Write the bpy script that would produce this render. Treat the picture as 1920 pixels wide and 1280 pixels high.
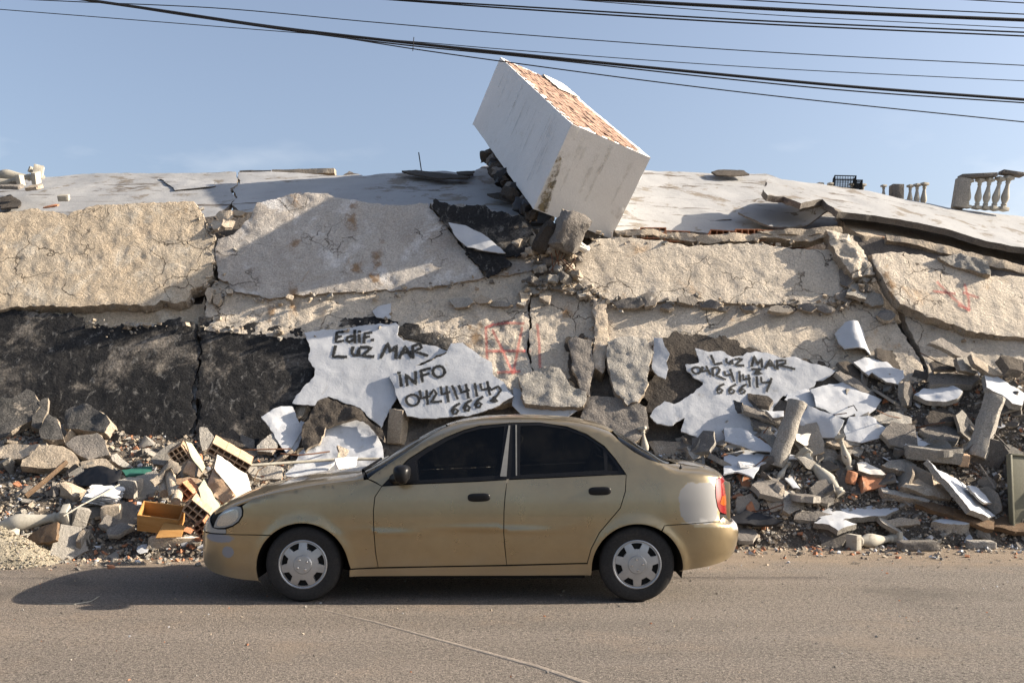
import bpy, bmesh, math, random
import numpy as np
from mathutils import Vector, Matrix, noise as mnoise
from mathutils.geometry import delaunay_2d_cdt

for o in list(bpy.data.objects):
    bpy.data.objects.remove(o)
scene = bpy.context.scene
COL = scene.collection
rad = math.radians

# ---------------------------------------------------------------- camera
EYE = 1.55                 # eye height above the road
FPX = 1867.0               # focal length, in pixels of the 1920 wide photograph
HOR = 747.0                # row of the horizon in the photograph
cam_d = bpy.data.cameras.new('camera')
cam = bpy.data.objects.new('camera', cam_d)
COL.objects.link(cam)
cam.location = (0, 0, EYE)
cam.rotation_euler = (rad(90), 0, 0)
cam_d.sensor_width = 36.0
cam_d.lens = 36.0 * FPX / 1920.0
cam_d.shift_y = (HOR - 640.0) / 1920.0
cam_d.clip_start = 0.1
cam_d.clip_end = 5000.0
scene.camera = cam

# ---------------------------------------------------------------- sky and sun
SUN_EL, SUN_TURN = 24.0, 2.5      # the sun stands to the right, along the street
world = bpy.data.worlds.new('World')
scene.world = world
world.use_nodes = True
wn = world.node_tree
for n in list(wn.nodes):
    wn.nodes.remove(n)
w_out = wn.nodes.new('ShaderNodeOutputWorld')
w_bg = wn.nodes.new('ShaderNodeBackground')
w_sky = wn.nodes.new('ShaderNodeTexSky')
w_sky.sky_type = 'NISHITA'
w_sky.sun_disc = False
w_sky.sun_elevation = rad(SUN_EL)
w_sky.sun_rotation = rad(90 - SUN_TURN)
w_sky.altitude = 0.0
w_sky.air_density = 1.0
w_sky.dust_density = 3.5
w_sky.ozone_density = 4.0
w_bg.inputs['Strength'].default_value = 0.078
# a few small low cumulus puffs near the horizon, all round
w_tc = wn.nodes.new('ShaderNodeTexCoord')
w_map = wn.nodes.new('ShaderNodeMapping'); w_map.inputs['Scale'].default_value = (3.2, 3.2, 9.0)
w_map.inputs['Location'].default_value = (0.37, 0.2, 0.1)
w_noi = wn.nodes.new('ShaderNodeTexNoise'); w_noi.inputs['Scale'].default_value = 2.1; w_noi.inputs['Detail'].default_value = 7
w_rmp = wn.nodes.new('ShaderNodeMapRange'); w_rmp.inputs['From Min'].default_value = 0.60; w_rmp.inputs['From Max'].default_value = 0.75
w_sep = wn.nodes.new('ShaderNodeSeparateXYZ')
w_alt = wn.nodes.new('ShaderNodeMapRange'); w_alt.inputs['From Min'].default_value = 0.27; w_alt.inputs['From Max'].default_value = 0.078
w_mul = wn.nodes.new('ShaderNodeMath'); w_mul.operation = 'MULTIPLY'
w_mu2 = wn.nodes.new('ShaderNodeMath'); w_mu2.operation = 'MULTIPLY'; w_mu2.inputs[1].default_value = 0.55
w_mix = wn.nodes.new('ShaderNodeMix'); w_mix.data_type = 'RGBA'
w_mix.inputs[7].default_value = (6.6, 6.6, 6.6, 1)
L = wn.links.new
L(w_tc.outputs['Generated'], w_map.inputs['Vector']); L(w_map.outputs[0], w_noi.inputs['Vector'])
L(w_noi.outputs['Fac'], w_rmp.inputs['Value']); L(w_tc.outputs['Generated'], w_sep.inputs[0]); L(w_sep.outputs['Z'], w_alt.inputs['Value'])
L(w_rmp.outputs[0], w_mul.inputs[0]); L(w_alt.outputs[0], w_mul.inputs[1]); L(w_mul.outputs[0], w_mu2.inputs[0])
L(w_mu2.outputs[0], w_mix.inputs[0]); w_hs = wn.nodes.new('ShaderNodeHueSaturation'); w_hs.inputs['Saturation'].default_value = .72; w_hs.inputs['Value'].default_value = 1.06
L(w_sky.outputs[0], w_hs.inputs['Color']); L(w_hs.outputs[0], w_mix.inputs[6])
L(w_mix.outputs[2], w_bg.inputs['Color']); L(w_bg.outputs[0], w_out.inputs['Surface'])

sun_d = bpy.data.lights.new('sun', 'SUN')
sun_d.energy = 5.0
sun_d.angle = rad(0.5)
sun_d.color = (1.0, 0.87, 0.70)
sun = bpy.data.objects.new('sun', sun_d)
COL.objects.link(sun)
e, a = rad(SUN_EL), rad(SUN_TURN)
to_sun = Vector((math.cos(e) * math.cos(a), math.cos(e) * math.sin(a), math.sin(e)))
sun.rotation_euler = to_sun.to_track_quat('Z', 'Y').to_euler()
sun.location = (12, 0, 14)

vs = scene.view_settings
vs.view_transform = 'Standard'
vs.look = 'None'
vs.gamma = 1.0
vs.use_curve_mapping = False
vs.exposure = 1.38
scene.cycles.max_bounces = 6
scene.cycles.use_denoising = True
# ================================================================ helpers
def ray(px, py):
    return np.array([(px - 960.0) / FPX, 1.0, (HOR - py) / FPX])
ORG = np.array([0.0, 0.0, EYE])
def unit(v):
    v = np.asarray(v, float); return v / np.linalg.norm(v)
class Plane:
    """a real plane in the world: point p, outward normal n (towards the street)"""
    def __init__(self, p, n):
        self.p = np.asarray(p, float); self.n = unit(n)
        u = np.array([1.0, 0, 0]); u = u - self.n * u.dot(self.n)
        self.u = unit(u); self.v = np.cross(self.n, self.u)
        if self.v[2] < 0: self.v = -self.v
    def off(self, d):
        return Plane(self.p + self.n * d, self.n)
    def hit(self, px, py):
        d = ray(px, py); den = d.dot(self.n)
        t = (self.p - ORG).dot(self.n) / den
        return ORG + d * t
    def uv(self, w):
        r = np.asarray(w) - self.p; return np.array([r.dot(self.u), r.dot(self.v)])
    def at(self, uv, h=0.0):
        return self.p + self.u * uv[0] + self.v * uv[1] + self.n * h

def fbm(v, sc, oct=4, seed=0.0):
    return mnoise.fractal((v[0] * sc + seed, v[1] * sc - seed * 1.7, v[2] * sc + seed * .6), 0.6, 2.1, oct)

def tag(o, label=None, cat=None, group=None, kind=None):
    if label: o['label'] = label
    if cat: o['category'] = cat
    if group: o['group'] = group
    if kind: o['kind'] = kind
    elif cat: o['kind'] = 'thing'
    return o
def empty(name, loc, label=None, cat=None, group=None):
    o = bpy.data.objects.new(name, None); COL.objects.link(o)
    o.location = Vector(loc); o.empty_display_size = 0.2
    return tag(o, label, cat, group)
def obj(name, me, mats, parent=None, loc=None):
    if not isinstance(mats, (list, tuple)): mats = [mats]
    if len(me.materials) == 0:
        for m in mats: me.materials.append(m)
    o = bpy.data.objects.new(name, me); COL.objects.link(o)
    if loc is not None: o.location = Vector(loc)
    if parent is not None: o.parent = parent
    return o
def mesh(name, verts, faces, smooth=False, sharp=None, midx=None):
    me = bpy.data.meshes.new(name)
    me.from_pydata([tuple(map(float, v)) for v in verts], [], faces)
    if midx is not None: me.polygons.foreach_set('material_index', np.asarray(midx, np.int32))
    if smooth:
        me.polygons.foreach_set('use_smooth', np.ones(len(me.polygons), bool))
        if sharp: me.set_sharp_from_angle(angle=rad(sharp))
    me.update()
    return me
def local_mesh(name, verts, faces, base, **k):
    base = np.asarray(base, float)
    return mesh(name, [np.asarray(v) - base for v in verts], faces, **k)

class MB:
    """collects simple shapes for ONE mesh"""
    def __init__(self): self.v, self.f = [], []
    def add(self, vs, fs):
        b = len(self.v); self.v += [tuple(x) for x in vs]; self.f += [tuple(i + b for i in f) for f in fs]; return self
    def box(self, x0, x1, y0, y1, z0, z1, M=None):
        vs = [(x, y, z) for z in (z0, z1) for y in (y0, y1) for x in (x0, x1)]
        if M is not None: vs = [tuple(M @ Vector(v)) for v in vs]
        return self.add(vs, [(0, 2, 3, 1), (4, 5, 7, 6), (0, 1, 5, 4), (2, 6, 7, 3), (0, 4, 6, 2), (1, 3, 7, 5)])
    def tube(self, pts, r, n=8, cap=True):
        pts = [Vector(p) for p in pts]; rs = r if isinstance(r, (list, tuple)) else [r] * len(pts)
        rings = []
        up = Vector((0, 0, 1))
        for i, p in enumerate(pts):
            d = (pts[min(i + 1, len(pts) - 1)] - pts[max(i - 1, 0)])
            d = d.normalized() if d.length > 1e-9 else Vector((1, 0, 0))
            s = d.cross(up)
            if s.length < .05: s = d.cross(Vector((0, 1, 0)))
            s.normalize(); t = s.cross(d)
            rings.append([p + (s * math.cos(2 * math.pi * k / n) + t * math.sin(2 * math.pi * k / n)) * rs[i] for k in range(n)])
        vs = [v for rg in rings for v in rg]; fs = []
        for i in range(len(rings) - 1):
            for k in range(n):
                k2 = (k + 1) % n
                fs.append((i * n + k, i * n + k2, (i + 1) * n + k2, (i + 1) * n + k))
        if cap: fs.append(tuple(range(n))[::-1]); fs.append(tuple((len(rings) - 1) * n + k for k in range(n)))
        return self.add(vs, fs)
    def lathe(self, prof, n=20, M=None, cap=True):
        vs = [(r * math.cos(2 * math.pi * k / n), r * math.sin(2 * math.pi * k / n), z) for r, z in prof for k in range(n)]
        if M is not None: vs = [tuple(M @ Vector(v)) for v in vs]
        fs = []
        for i in range(len(prof) - 1):
            for k in range(n):
                k2 = (k + 1) % n
                fs.append((i * n + k, i * n + k2, (i + 1) * n + k2, (i + 1) * n + k))
        if cap: fs.append(tuple(range(n))[::-1]); fs.append(tuple((len(prof) - 1) * n + k for k in range(n)))
        return self.add(vs, fs)
    def me(self, name, smooth=False, sharp=35, bevel=0.0):
        m = mesh(name, self.v, self.f)
        if bevel:
            bm = bmesh.new(); bm.from_mesh(m)
            bmesh.ops.bevel(bm, geom=[e for e in bm.edges if len(e.link_faces) == 2 and e.calc_face_angle(0) > .6], offset=bevel, segments=2, affect='EDGES', profile=.6)
            bm.to_mesh(m); bm.free()
        if smooth or bevel:
            m.polygons.foreach_set('use_smooth', np.ones(len(m.polygons), bool)); m.set_sharp_from_angle(angle=rad(sharp))
        m.update(); return m

def inside(poly, pts):
    poly = np.asarray(poly); pts = np.asarray(pts)
    c = np.zeros(len(pts), bool); n = len(poly); j = n - 1
    for i in range(n):
        xi, yi = poly[i]; xj, yj = poly[j]
        m = ((yi > pts[:, 1]) != (yj > pts[:, 1]))
        with np.errstate(divide='ignore', invalid='ignore'):
            xx = (xj - xi) * (pts[:, 1] - yi) / (yj - yi) + xi
        c ^= m & (pts[:, 0] < xx); j = i
    return c
def seg_dist(poly, pts):
    poly = np.asarray(poly); d = np.full(len(pts), 1e9)
    for i in range(len(poly)):
        a = poly[i]; b = poly[(i + 1) % len(poly)]; ab = b - a
        t = np.clip(((pts - a) @ ab) / max(ab @ ab, 1e-12), 0, 1)
        d = np.minimum(d, np.linalg.norm(pts - (a + t[:, None] * ab), axis=1))
    return d
def densify(poly, step, jag=0.0, seed=0.0, jsc=6.0):
    out = []; n = len(poly)
    for i in range(n):
        a = np.asarray(poly[i], float); b = np.asarray(poly[(i + 1) % n], float)
        k = max(1, int(round(np.linalg.norm(b - a) / step)))
        for q in range(k):
            p = a + (b - a) * q / k
            if jag:
                p = p + jag * np.array([fbm((p[0], p[1], 3.1), jsc, 4, seed), fbm((p[0], p[1], 9.7), jsc, 4, seed + 5)])
            out.append(p)
    return np.array(out)
def triangulate(bnd, inner):
    pts = [Vector((float(p[0]), float(p[1]))) for p in bnd] + [Vector((float(p[0]), float(p[1]))) for p in inner]
    nb = len(bnd)
    r = delaunay_2d_cdt(pts, [(i, (i + 1) % nb) for i in range(nb)], [], 1, 1e-6)
    V = np.array([(p.x, p.y) for p in r[0]]); F = [tuple(f) for f in r[2]]
    return V, F

class Slab:
    pass
def slab(name, outline, plane, thick, mats, parent=None, res=.05, relief=.015, rsc=2.5, jag=.02, jsc=5.0, seed=0.0,
         bend=None, world=None, edge=.02, label=None, cat=None, group=None, step=None, oct=5):
    """a broken plate: outline given in photograph pixels, cast onto its real plane, relief in front, broken rim, flat back.
    mats: [front, rim, back]"""
    if world is not None: poly = np.array([plane.uv(w) for w in world])
    else: poly = np.array([plane.uv(plane.hit(x, y)) for x, y in outline])
    b = densify(poly, step or res * .8, jag, seed, jsc)
    lo, hi = b.min(0), b.max(0)
    rng = np.random.RandomState(int(seed * 100) % 100000 + 7)
    gx, gy = np.meshgrid(np.arange(lo[0], hi[0], res), np.arange(lo[1], hi[1], res * .87))
    gx[1::2] += res * .5
    g = np.stack([gx.ravel(), gy.ravel()], 1) + rng.uniform(-.22, .22, (gx.size, 2)) * res
    if len(g):
        g = g[inside(b, g)]
    if len(g):
        coarse = b[::2] if len(b) > 60 else b
        g = g[seg_dist(coarse, g) > res * .5]
    V, F = triangulate(b, g)
    def height(uv, d=None):
        w = plane.at(uv)
        h = relief * fbm(w, rsc, oct, seed) if relief else 0.0
        if bend is not None: h += bend(uv, lo, hi)
        return h
    # boundary loop from the triangulation
    cnt = {}
    for f in F:
        for i in range(3):
            k = (f[i], f[(i + 1) % 3]); cnt[tuple(sorted(k))] = cnt.get(tuple(sorted(k)), 0) + 1
    flip = False
    f0 = F[0]; A, B, C = V[f0[0]], V[f0[1]], V[f0[2]]
    ccw = (B[0] - A[0]) * (C[1] - A[1]) - (B[1] - A[1]) * (C[0] - A[0]) > 0
    right = np.dot(np.cross(plane.u, plane.v), plane.n) > 0
    if ccw != right: flip = True
    F = [f[::-1] for f in F] if flip else F
    bedges = [(f[i], f[(i + 1) % 3]) for f in F for i in range(3) if cnt[tuple(sorted((f[i], f[(i + 1) % 3])))] == 1]
    bset = {i for e_ in bedges for i in e_}
    W = []
    for i, uv in enumerate(V):
        h = height(uv)
        if i in bset: h -= min(edge, .008) * (.3 + .7 * abs(fbm((uv[0], uv[1], 1.0), 9.0, 3, seed)))
        W.append(plane.at(uv, h))
    nv = len(W); mi = [0] * len(F); faces = list(F)
    bmap, mmap = {}, {}
    for i in sorted(bset):
        h = height(V[i])
        j = .5 * thick * (1 + .25 * fbm((V[i][0], V[i][1], 2.2), 7., 3, seed))
        c = V[i] - (V[i] - V.mean(0)) * 0.0
        mmap[i] = len(W); W.append(plane.at(c + np.array([fbm((V[i][0], V[i][1], 5.), 8., 3, seed), fbm((V[i][0], V[i][1], 7.), 8., 3, seed)]) * min(.25 * thick, .03), h - j))
        bmap[i] = len(W); W.append(plane.at(c, h - thick))
    for a, b_ in bedges:
        faces.append((b_, a, mmap[a], mmap[b_])); mi.append(1)
        faces.append((mmap[b_], mmap[a], bmap[a], bmap[b_])); mi.append(1)
    # back
    bl = sorted(bset); V2 = V[bl]
    # order the loop
    nxt = dict(bedges); loop = [bedges[0][0]]
    while nxt.get(loop[-1]) is not None and nxt[loop[-1]] != loop[0] and len(loop) <= len(bedges): loop.append(nxt[loop[-1]])
    if len(loop) == len(bset):
        inn = V[[i for i in range(0, len(V), 9) if i not in bset]]
        if len(inn) > 1500: inn = inn[::3]
        try:
            V3, F3 = triangulate(V[loop], inn)
            base = {}
            for k, uv in enumerate(V3):
                if k < len(loop) and np.allclose(uv, V[loop[k]], atol=1e-7): base[k] = bmap[loop[k]]
                else:
                    base[k] = len(W); W.append(plane.at(uv, height(uv) - thick))
            for f in F3:
                A, B, C = V3[f[0]], V3[f[1]], V3[f[2]]
                cc = (B[0] - A[0]) * (C[1] - A[1]) - (B[1] - A[1]) * (C[0] - A[0]) > 0
                f = f if cc != right else f[::-1]
                faces.append(tuple(base[i] for i in f)); mi.append(2)
        except Exception as ex:
            print('back', name, ex)
    W = np.array(W); bse = W[:nv].mean(0)
    if parent is not None: bse = np.array(parent.location)
    else: bse = np.array([bse[0], bse[1], W[:, 2].min()])
    mm = [mats] * 3 if not isinstance(mats, (list, tuple)) else list(mats)
    while len(mm) < 3: mm.append(mm[-1])
    me = mesh(name, W - bse, faces, smooth=True, sharp=38, midx=mi)
    o = obj(name, me, mm, parent, None if parent is not None else bse)
    tag(o, label, cat, group)
    s = Slab(); s.o = o; s.plane = plane; s.height = height; s.base = bse
    return s

# ================================================================ materials
MATS = {}
def nodes_of(name):
    m = bpy.data.materials.new(name); m.use_nodes = True
    nt = m.node_tree; b = nt.nodes['Principled BSDF']
    return m, nt, b
def N(nt, t, **k):
    n = nt.nodes.new(t)
    for kk, v in k.items():
        if kk in n.inputs: n.inputs[kk].default_value = v
        else: setattr(n, kk, v)
    return n
def mixc(nt, fac, a, b, mode='MIX'):
    m = nt.nodes.new('ShaderNodeMix'); m.data_type = 'RGBA'; m.blend_type = mode
    for s, v in ((0, fac), (6, a), (7, b)):
        if isinstance(v, (int, float)): m.inputs[s].default_value = v
        elif isinstance(v, (tuple, list)): m.inputs[s].default_value = tuple(v) + ((1,) if len(v) == 3 else ())
        else: nt.links.new(v, m.inputs[s])
    return m.outputs[2]
def mrange(nt, v, a, b, c=0.0, d=1.0, smooth=True):
    m = nt.nodes.new('ShaderNodeMapRange')
    if smooth: m.interpolation_type = 'SMOOTHSTEP'
    nt.links.new(v, m.inputs['Value'])
    for k, x in (('From Min', a), ('From Max', b), ('To Min', c), ('To Max', d)): m.inputs[k].default_value = x
    return m.outputs[0]
def math2(nt, op, a, b=0.0):
    m = nt.nodes.new('ShaderNodeMath'); m.operation = op
    for i, v in enumerate((a, b)):
        if isinstance(v, (int, float)): m.inputs[i].default_value = v
        else: nt.links.new(v, m.inputs[i])
    return m.outputs[0]
def tex(nt, vec, scale, detail=6, rough=.6, kind='NOISE', dist=0.0):
    if kind == 'NOISE':
        t = nt.nodes.new('ShaderNodeTexNoise'); t.inputs['Detail'].default_value = detail; t.inputs['Roughness'].default_value = rough
        t.inputs['Distortion'].default_value = dist
        o = t.outputs['Fac']
    else:
        t = nt.nodes.new('ShaderNodeTexVoronoi'); o = t.outputs['Distance']
        if kind == 'EDGE': t.feature = 'DISTANCE_TO_EDGE'
    t.inputs['Scale'].default_value = scale
    nt.links.new(vec, t.inputs['Vector'])
    return o
def coords(nt, rnd=True, stretch=None):
    tc = nt.nodes.new('ShaderNodeTexCoord'); v = tc.outputs['Object']
    if rnd:
        oi = nt.nodes.new('ShaderNodeObjectInfo')
        vm = nt.nodes.new('ShaderNodeVectorMath'); vm.operation = 'MULTIPLY_ADD'
        cb = nt.nodes.new('ShaderNodeCombineXYZ')
        for i in range(3): nt.links.new(oi.outputs['Random'], cb.inputs[i])
        nt.links.new(cb.outputs[0], vm.inputs[0]); vm.inputs[1].default_value = (37., 61., 23.); nt.links.new(v, vm.inputs[2])
        v = vm.outputs[0]
    if stretch:
        mp = nt.nodes.new('ShaderNodeMapping'); mp.inputs['Scale'].default_value = stretch; nt.links.new(v, mp.inputs['Vector']); v = mp.outputs[0]
    return v
def surf(name, a, b, c=None, cthr=(.55, .7), sc=1.2, csc=2.5, speck=.25, spsc=60., rough=.9, bump=((30., .5), (9., 1.)), bdist=.02,
         var=.12, spec=.25, rnd=True, d=None, dthr=(.6, .66), dsc=5., stretch=None, metallic=0.0, dstretch=None, trowel=0.0, crack=0.0):
    """weathered mineral surface: two tones in clouds, an optional third and fourth tone in patches, speckle, fine relief"""
    m, nt, bs = nodes_of(name); lk = nt.links.new
    v = coords(nt, rnd, stretch)
    col = mixc(nt, mrange(nt, tex(nt, v, sc, 8, .65), .32, .68), a, b)
    if c is not None:
        col = mixc(nt, mrange(nt, tex(nt, v, csc, 9, .7, dist=.4), cthr[0], cthr[1]), col, c)
    if d is not None:
        v2 = v
        if dstretch:
            mp = nt.nodes.new('ShaderNodeMapping'); mp.inputs['Scale'].default_value = dstretch; lk(v, mp.inputs['Vector']); v2 = mp.outputs[0]
        col = mixc(nt, mrange(nt, tex(nt, v2, dsc, 9, .72, dist=.6), dthr[0], dthr[1]), col, d)
    ck = None
    if crack:
        wn_ = nt.nodes.new('ShaderNodeTexNoise'); wn_.inputs['Scale'].default_value = 3.; wn_.inputs['Detail'].default_value = 6; lk(v, wn_.inputs['Vector'])
        va = nt.nodes.new('ShaderNodeVectorMath'); va.operation = 'MULTIPLY_ADD'; lk(wn_.outputs['Color'], va.inputs[0]); va.inputs[1].default_value = (.55, .55, .55); lk(v, va.inputs[2])
        ck = math2(nt, 'MULTIPLY', mrange(nt, tex(nt, va.outputs[0], 1.5, kind='EDGE'), .014, .003), mrange(nt, tex(nt, v, .9, 3, .5), .50, .60))
        c2 = math2(nt, 'MULTIPLY', mrange(nt, tex(nt, va.outputs[0], 4.5, kind='EDGE'), .022, .006), mrange(nt, tex(nt, v, 1.3, 3, .5), .56, .66))
        ck = math2(nt, 'MULTIPLY', math2(nt, 'MAXIMUM', ck, c2), crack)
        col = mixc(nt, ck, col, (.10, .08, .06))
    sp = mrange(nt, tex(nt, v, spsc, 4, .7), .3, .7, 1 - speck, 1 + speck)
    col = mixc(nt, 1.0, col, sp, 'MULTIPLY')
    if var:
        oi = nt.nodes.new('ShaderNodeObjectInfo')
        col = mixc(nt, 1.0, col, mrange(nt, oi.outputs['Random'], 0, 1, 1 - var, 1 + var, False), 'MULTIPLY')
    lk(col, bs.inputs['Base Color'])
    bs.inputs['Roughness'].default_value = rough; bs.inputs['Specular IOR Level'].default_value = spec
    bs.inputs['Metallic'].default_value = metallic
    if bump:
        h = None
        for s_, w_ in bump:
            t = math2(nt, 'MULTIPLY', tex(nt, v, s_, 5, .68), w_)
            h = t if h is None else math2(nt, 'ADD', h, t)
        if ck is not None: h = math2(nt, 'SUBTRACT', h, math2(nt, 'MULTIPLY', ck, 1.2))
        if trowel:
            mp = nt.nodes.new('ShaderNodeMapping'); mp.inputs['Rotation'].default_value = (.5, .3, .6); mp.inputs['Scale'].default_value = (1., 2.0, 2.0); lk(v, mp.inputs['Vector'])
            w0 = nt.nodes.new('ShaderNodeTexNoise'); w0.inputs['Scale'].default_value = 1.6; lk(v, w0.inputs['Vector'])
            vm = nt.nodes.new('ShaderNodeVectorMath'); vm.operation = 'MULTIPLY_ADD'; lk(w0.outputs['Color'], vm.inputs[0]); vm.inputs[1].default_value = (2.5, 2.5, 2.5); lk(mp.outputs[0], vm.inputs[2])
            rg = math2(nt, 'ABSOLUTE', math2(nt, 'SUBTRACT', tex(nt, vm.outputs[0], 3.0, 6, .7), .5)); h = math2(nt, 'ADD', h, math2(nt, 'MULTIPLY', rg, trowel))
        bn = nt.nodes.new('ShaderNodeBump'); bn.inputs['Distance'].default_value = bdist; bn.inputs['Strength'].default_value = 1.0
        lk(h, bn.inputs['Height']); lk(bn.outputs[0], bs.inputs['Normal'])
    MATS[name] = m
    return m
def plain(name, col, rough=.5, spec=.5, metallic=0.0, coat=0.0, noise=0.0, nsc=20., alpha=None):
    m, nt, bs = nodes_of(name)
    bs.inputs['Base Color'].default_value = (*col, 1); bs.inputs['Roughness'].default_value = rough
    bs.inputs['Specular IOR Level'].default_value = spec; bs.inputs['Metallic'].default_value = metallic
    bs.inputs['Coat Weight'].default_value = coat
    if noise:
        v = coords(nt); col_ = mixc(nt, 1.0, (*col, 1), mrange(nt, tex(nt, v, nsc, 6, .7), .25, .75, 1 - noise, 1 + noise), 'MULTIPLY')
        nt.links.new(col_, bs.inputs['Base Color'])
    MATS[name] = m
    return m

M_PLASTER = surf('rough_tan_plaster', (.54, .43, .305), (.46, .39, .30), (.57, .51, .42), (.5, .68), .9, 2.2, .22, 45.,
                 trowel=1.9, crack=.8, bump=((70., .45), (26., .7), (7., .35)), bdist=.032, var=.03, rnd=False, d=(.33, .22, .12), dthr=(.63, .74), dsc=2.6)
M_PLASTER_GREY = surf('rough_grey_plaster', (.44, .41, .375), (.34, .305, .27), (.56, .545, .53), (.52, .66), .9, 2.2, .2, 45.,
                 trowel=1.6, crack=.8, bump=((70., .4), (26., .5), (7., .3)), bdist=.022, var=.03, rnd=False, d=(.27, .17, .085), dthr=(.62, .74), dsc=1.7, dstretch=(1.9, 1., .42))
M_PLASTER_PALE = surf('rough_pale_plaster', (.58, .515, .43), (.50, .435, .355), (.50, .37, .25), (.57, .72), .8, 1.9, .22, 45.,
                 trowel=1.9, crack=.8, bump=((70., .45), (26., .7), (7., .35)), bdist=.032, var=.03, rnd=False, d=(.33, .19, .09), dthr=(.65, .78), dsc=1.6, dstretch=(1.8, 1., .5))
M_BREAK = surf('broken_concrete_edge', (.36, .30, .235), (.27, .235, .195), (.18, .15, .12), (.55, .7), 4., 9., .35, 60., bump=((50., .6), (16., 1.)), bdist=.03)
M_VOID = surf('gap_shade_inner_concrete', (.16, .14, .12), (.11, .095, .085), sc=2., bump=((14., 1.),), bdist=.03)  # concrete coloured dark so the gaps between panels look deep in shade
M_TAR = surf('black_tar_coating', (.013, .013, .014), (.024, .023, .023), (.17, .15, .128), (.515, .64), .8, .9, .5, 40., rough=.85,
             bump=((45., .5), (12., 1.)), bdist=.015, var=0., rnd=False, d=(.12, .115, .108), dthr=(.55, .65), dsc=5., dstretch=(2.2, 2.2, .8))
M_TAR_BROWN = surf('dark_brown_tar', (.075, .062, .05), (.05, .043, .037), (.14, .12, .10), (.6, .75), 2., 5., .35, 50., bump=((45., .5), (12., 1.)), bdist=.02, var=.05)
M_SHEET = surf('white_painted_membrane', (.50, .515, .54), (.43, .445, .47), (.33, .315, .29), (.58, .76), 1.6, 4.5, .05, 80., rough=.7,
               bump=((40., .3), (6., .6)), bdist=.008, var=.05, d=(.12, .11, .10), dthr=(.735, .76), dsc=14.)
M_ROOF = surf('grey_roof_membrane', (.33, .33, .33), (.28, .28, .28), (.19, .165, .135), (.54, .62), .9, 1.5, .06, 60., rough=.7,
              bump=((25., .3), (4., .8)), bdist=.012, var=.04, rnd=False, d=(.09, .07, .05), dthr=(.57, .63), dsc=1.5, dstretch=(.5, 1.2, 3.2))
M_CONC = surf('grey_concrete', (.33, .305, .27), (.25, .235, .21), (.40, .36, .30), (.55, .7), 2.5, 5., .3, 70., bump=((45., .6), (12., 1.)), bdist=.02, var=.22)
M_CONC_TAN = surf('tan_concrete', (.42, .35, .265), (.34, .285, .225), (.46, .41, .34), (.55, .7), 2.5, 5., .3, 70., bump=((45., .6), (12., 1.)), bdist=.02, var=.2)
M_CONC_DARK = surf('dark_weathered_concrete', (.19, .17, .15), (.13, .12, .11), (.27, .24, .205), (.55, .7), 2.5, 6., .3, 60., bump=((45., .6), (12., 1.)), bdist=.02, var=.2)
M_SOOT = surf('sooty_concrete', (.05, .049, .047), (.095, .09, .085), (.27, .235, .195), (.57, .68), 3., 4., .45, 60., bump=((45., .6), (12., 1.)), bdist=.02, var=.15)
M_DEBRIS = surf('fine_dusty_debris', (.15, .125, .10), (.08, .07, .06), (.22, .185, .145), (.5, .65), 3., 9., .45, 70., bump=((60., .6), (20., 1.), (7., 1.2)), bdist=.05, var=.0)  # debris tone darkened to paint in shade between the rubble pieces
M_CLAY = surf('orange_clay', (.44, .20, .11), (.36, .165, .09), (.46, .33, .23), (.55, .7), 5., 9., .22, 80., bump=((60., .5), (15., .8)), bdist=.008, var=.15)
M_CLAY_PALE = surf('pale_clay', (.46, .33, .225), (.40, .27, .175), (.50, .40, .31), (.52, .7), 5., 8., .22, 80., bump=((60., .5), (15., .8)), bdist=.008, var=.15)
M_WHITE_PLASTER = surf('white_wall_plaster', (.70, .66, .60), (.63, .59, .53), (.55, .50, .42), (.6, .75), 4., 7., .06, 70., bump=((30., .5), (7., .5)), bdist=.006, var=.06)
M_GREEN_PLASTER = surf('pale_green_plaster', (.45, .46, .34), (.40, .41, .31), (.36, .33, .25), (.6, .75), 4., 7., .1, 70., bump=((30., .5),), bdist=.006, var=.06)
M_BALUSTER = surf('off_white_cast_stone', (.40, .375, .32), (.34, .315, .265), (.24, .21, .17), (.54, .70), 5., 9., .12, 80., bump=((60., .4),), bdist=.005, var=.1)
M_WOOD = surf('weathered_wood', (.17, .11, .065), (.11, .075, .05), (.24, .18, .12), (.55, .7), 4., 6., .3, 40., bump=((20., 1.),), bdist=.01, var=.15, stretch=(6, 1, 6))
M_PLY = surf('orange_plywood', (.45, .25, .09), (.39, .20, .065), (.50, .31, .13), (.55, .75), 2., 5., .08, 60., rough=.55, bump=((40., .3),), bdist=.003, var=.05, stretch=(1, 8, 8))
M_STEEL = surf('rusty_steel', (.16, .075, .04), (.09, .05, .035), sc=8., bump=((60., .5),), bdist=.003, rough=.8)
M_CABLE = plain('black_cable_rubber', (.012, .013, .016), .6, .3)
M_PAPER = surf('crumpled_white_paper', (.66, .65, .64), (.60, .59, .575), sc=5., bump=((14., 1.),), bdist=.02, speck=.03, var=.05)
M_CLOTHDARK = plain('black_plastic_sheet', (.018, .018, .02), .55, .4, noise=.4)
M_OLIVE = surf('olive_metal_panel', (.155, .15, .105), (.13, .125, .09), (.10, .085, .06), (.6, .75), 2., 6., .12, 60., rough=.5, bump=((50., .2),), bdist=.003, var=0.)
M_GREENB = plain('green_plastic', (.03, .12, .09), .5, .4, noise=.2)
M_RAG = surf('grey_brown_rag', (.28, .24, .19), (.20, .17, .14), sc=6., bump=((16., 1.),), bdist=.02)
M_PIPE = plain('pale_grey_pipe', (.33, .31, .26), .5, .4, noise=.25)
M_SAND = surf('pale_sand', (.40, .355, .27), (.33, .29, .22), (.25, .22, .17), (.55, .7), 4., 14., .4, 90., bump=((90., .7), (30., 1.)), bdist=.03, var=0.)
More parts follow.
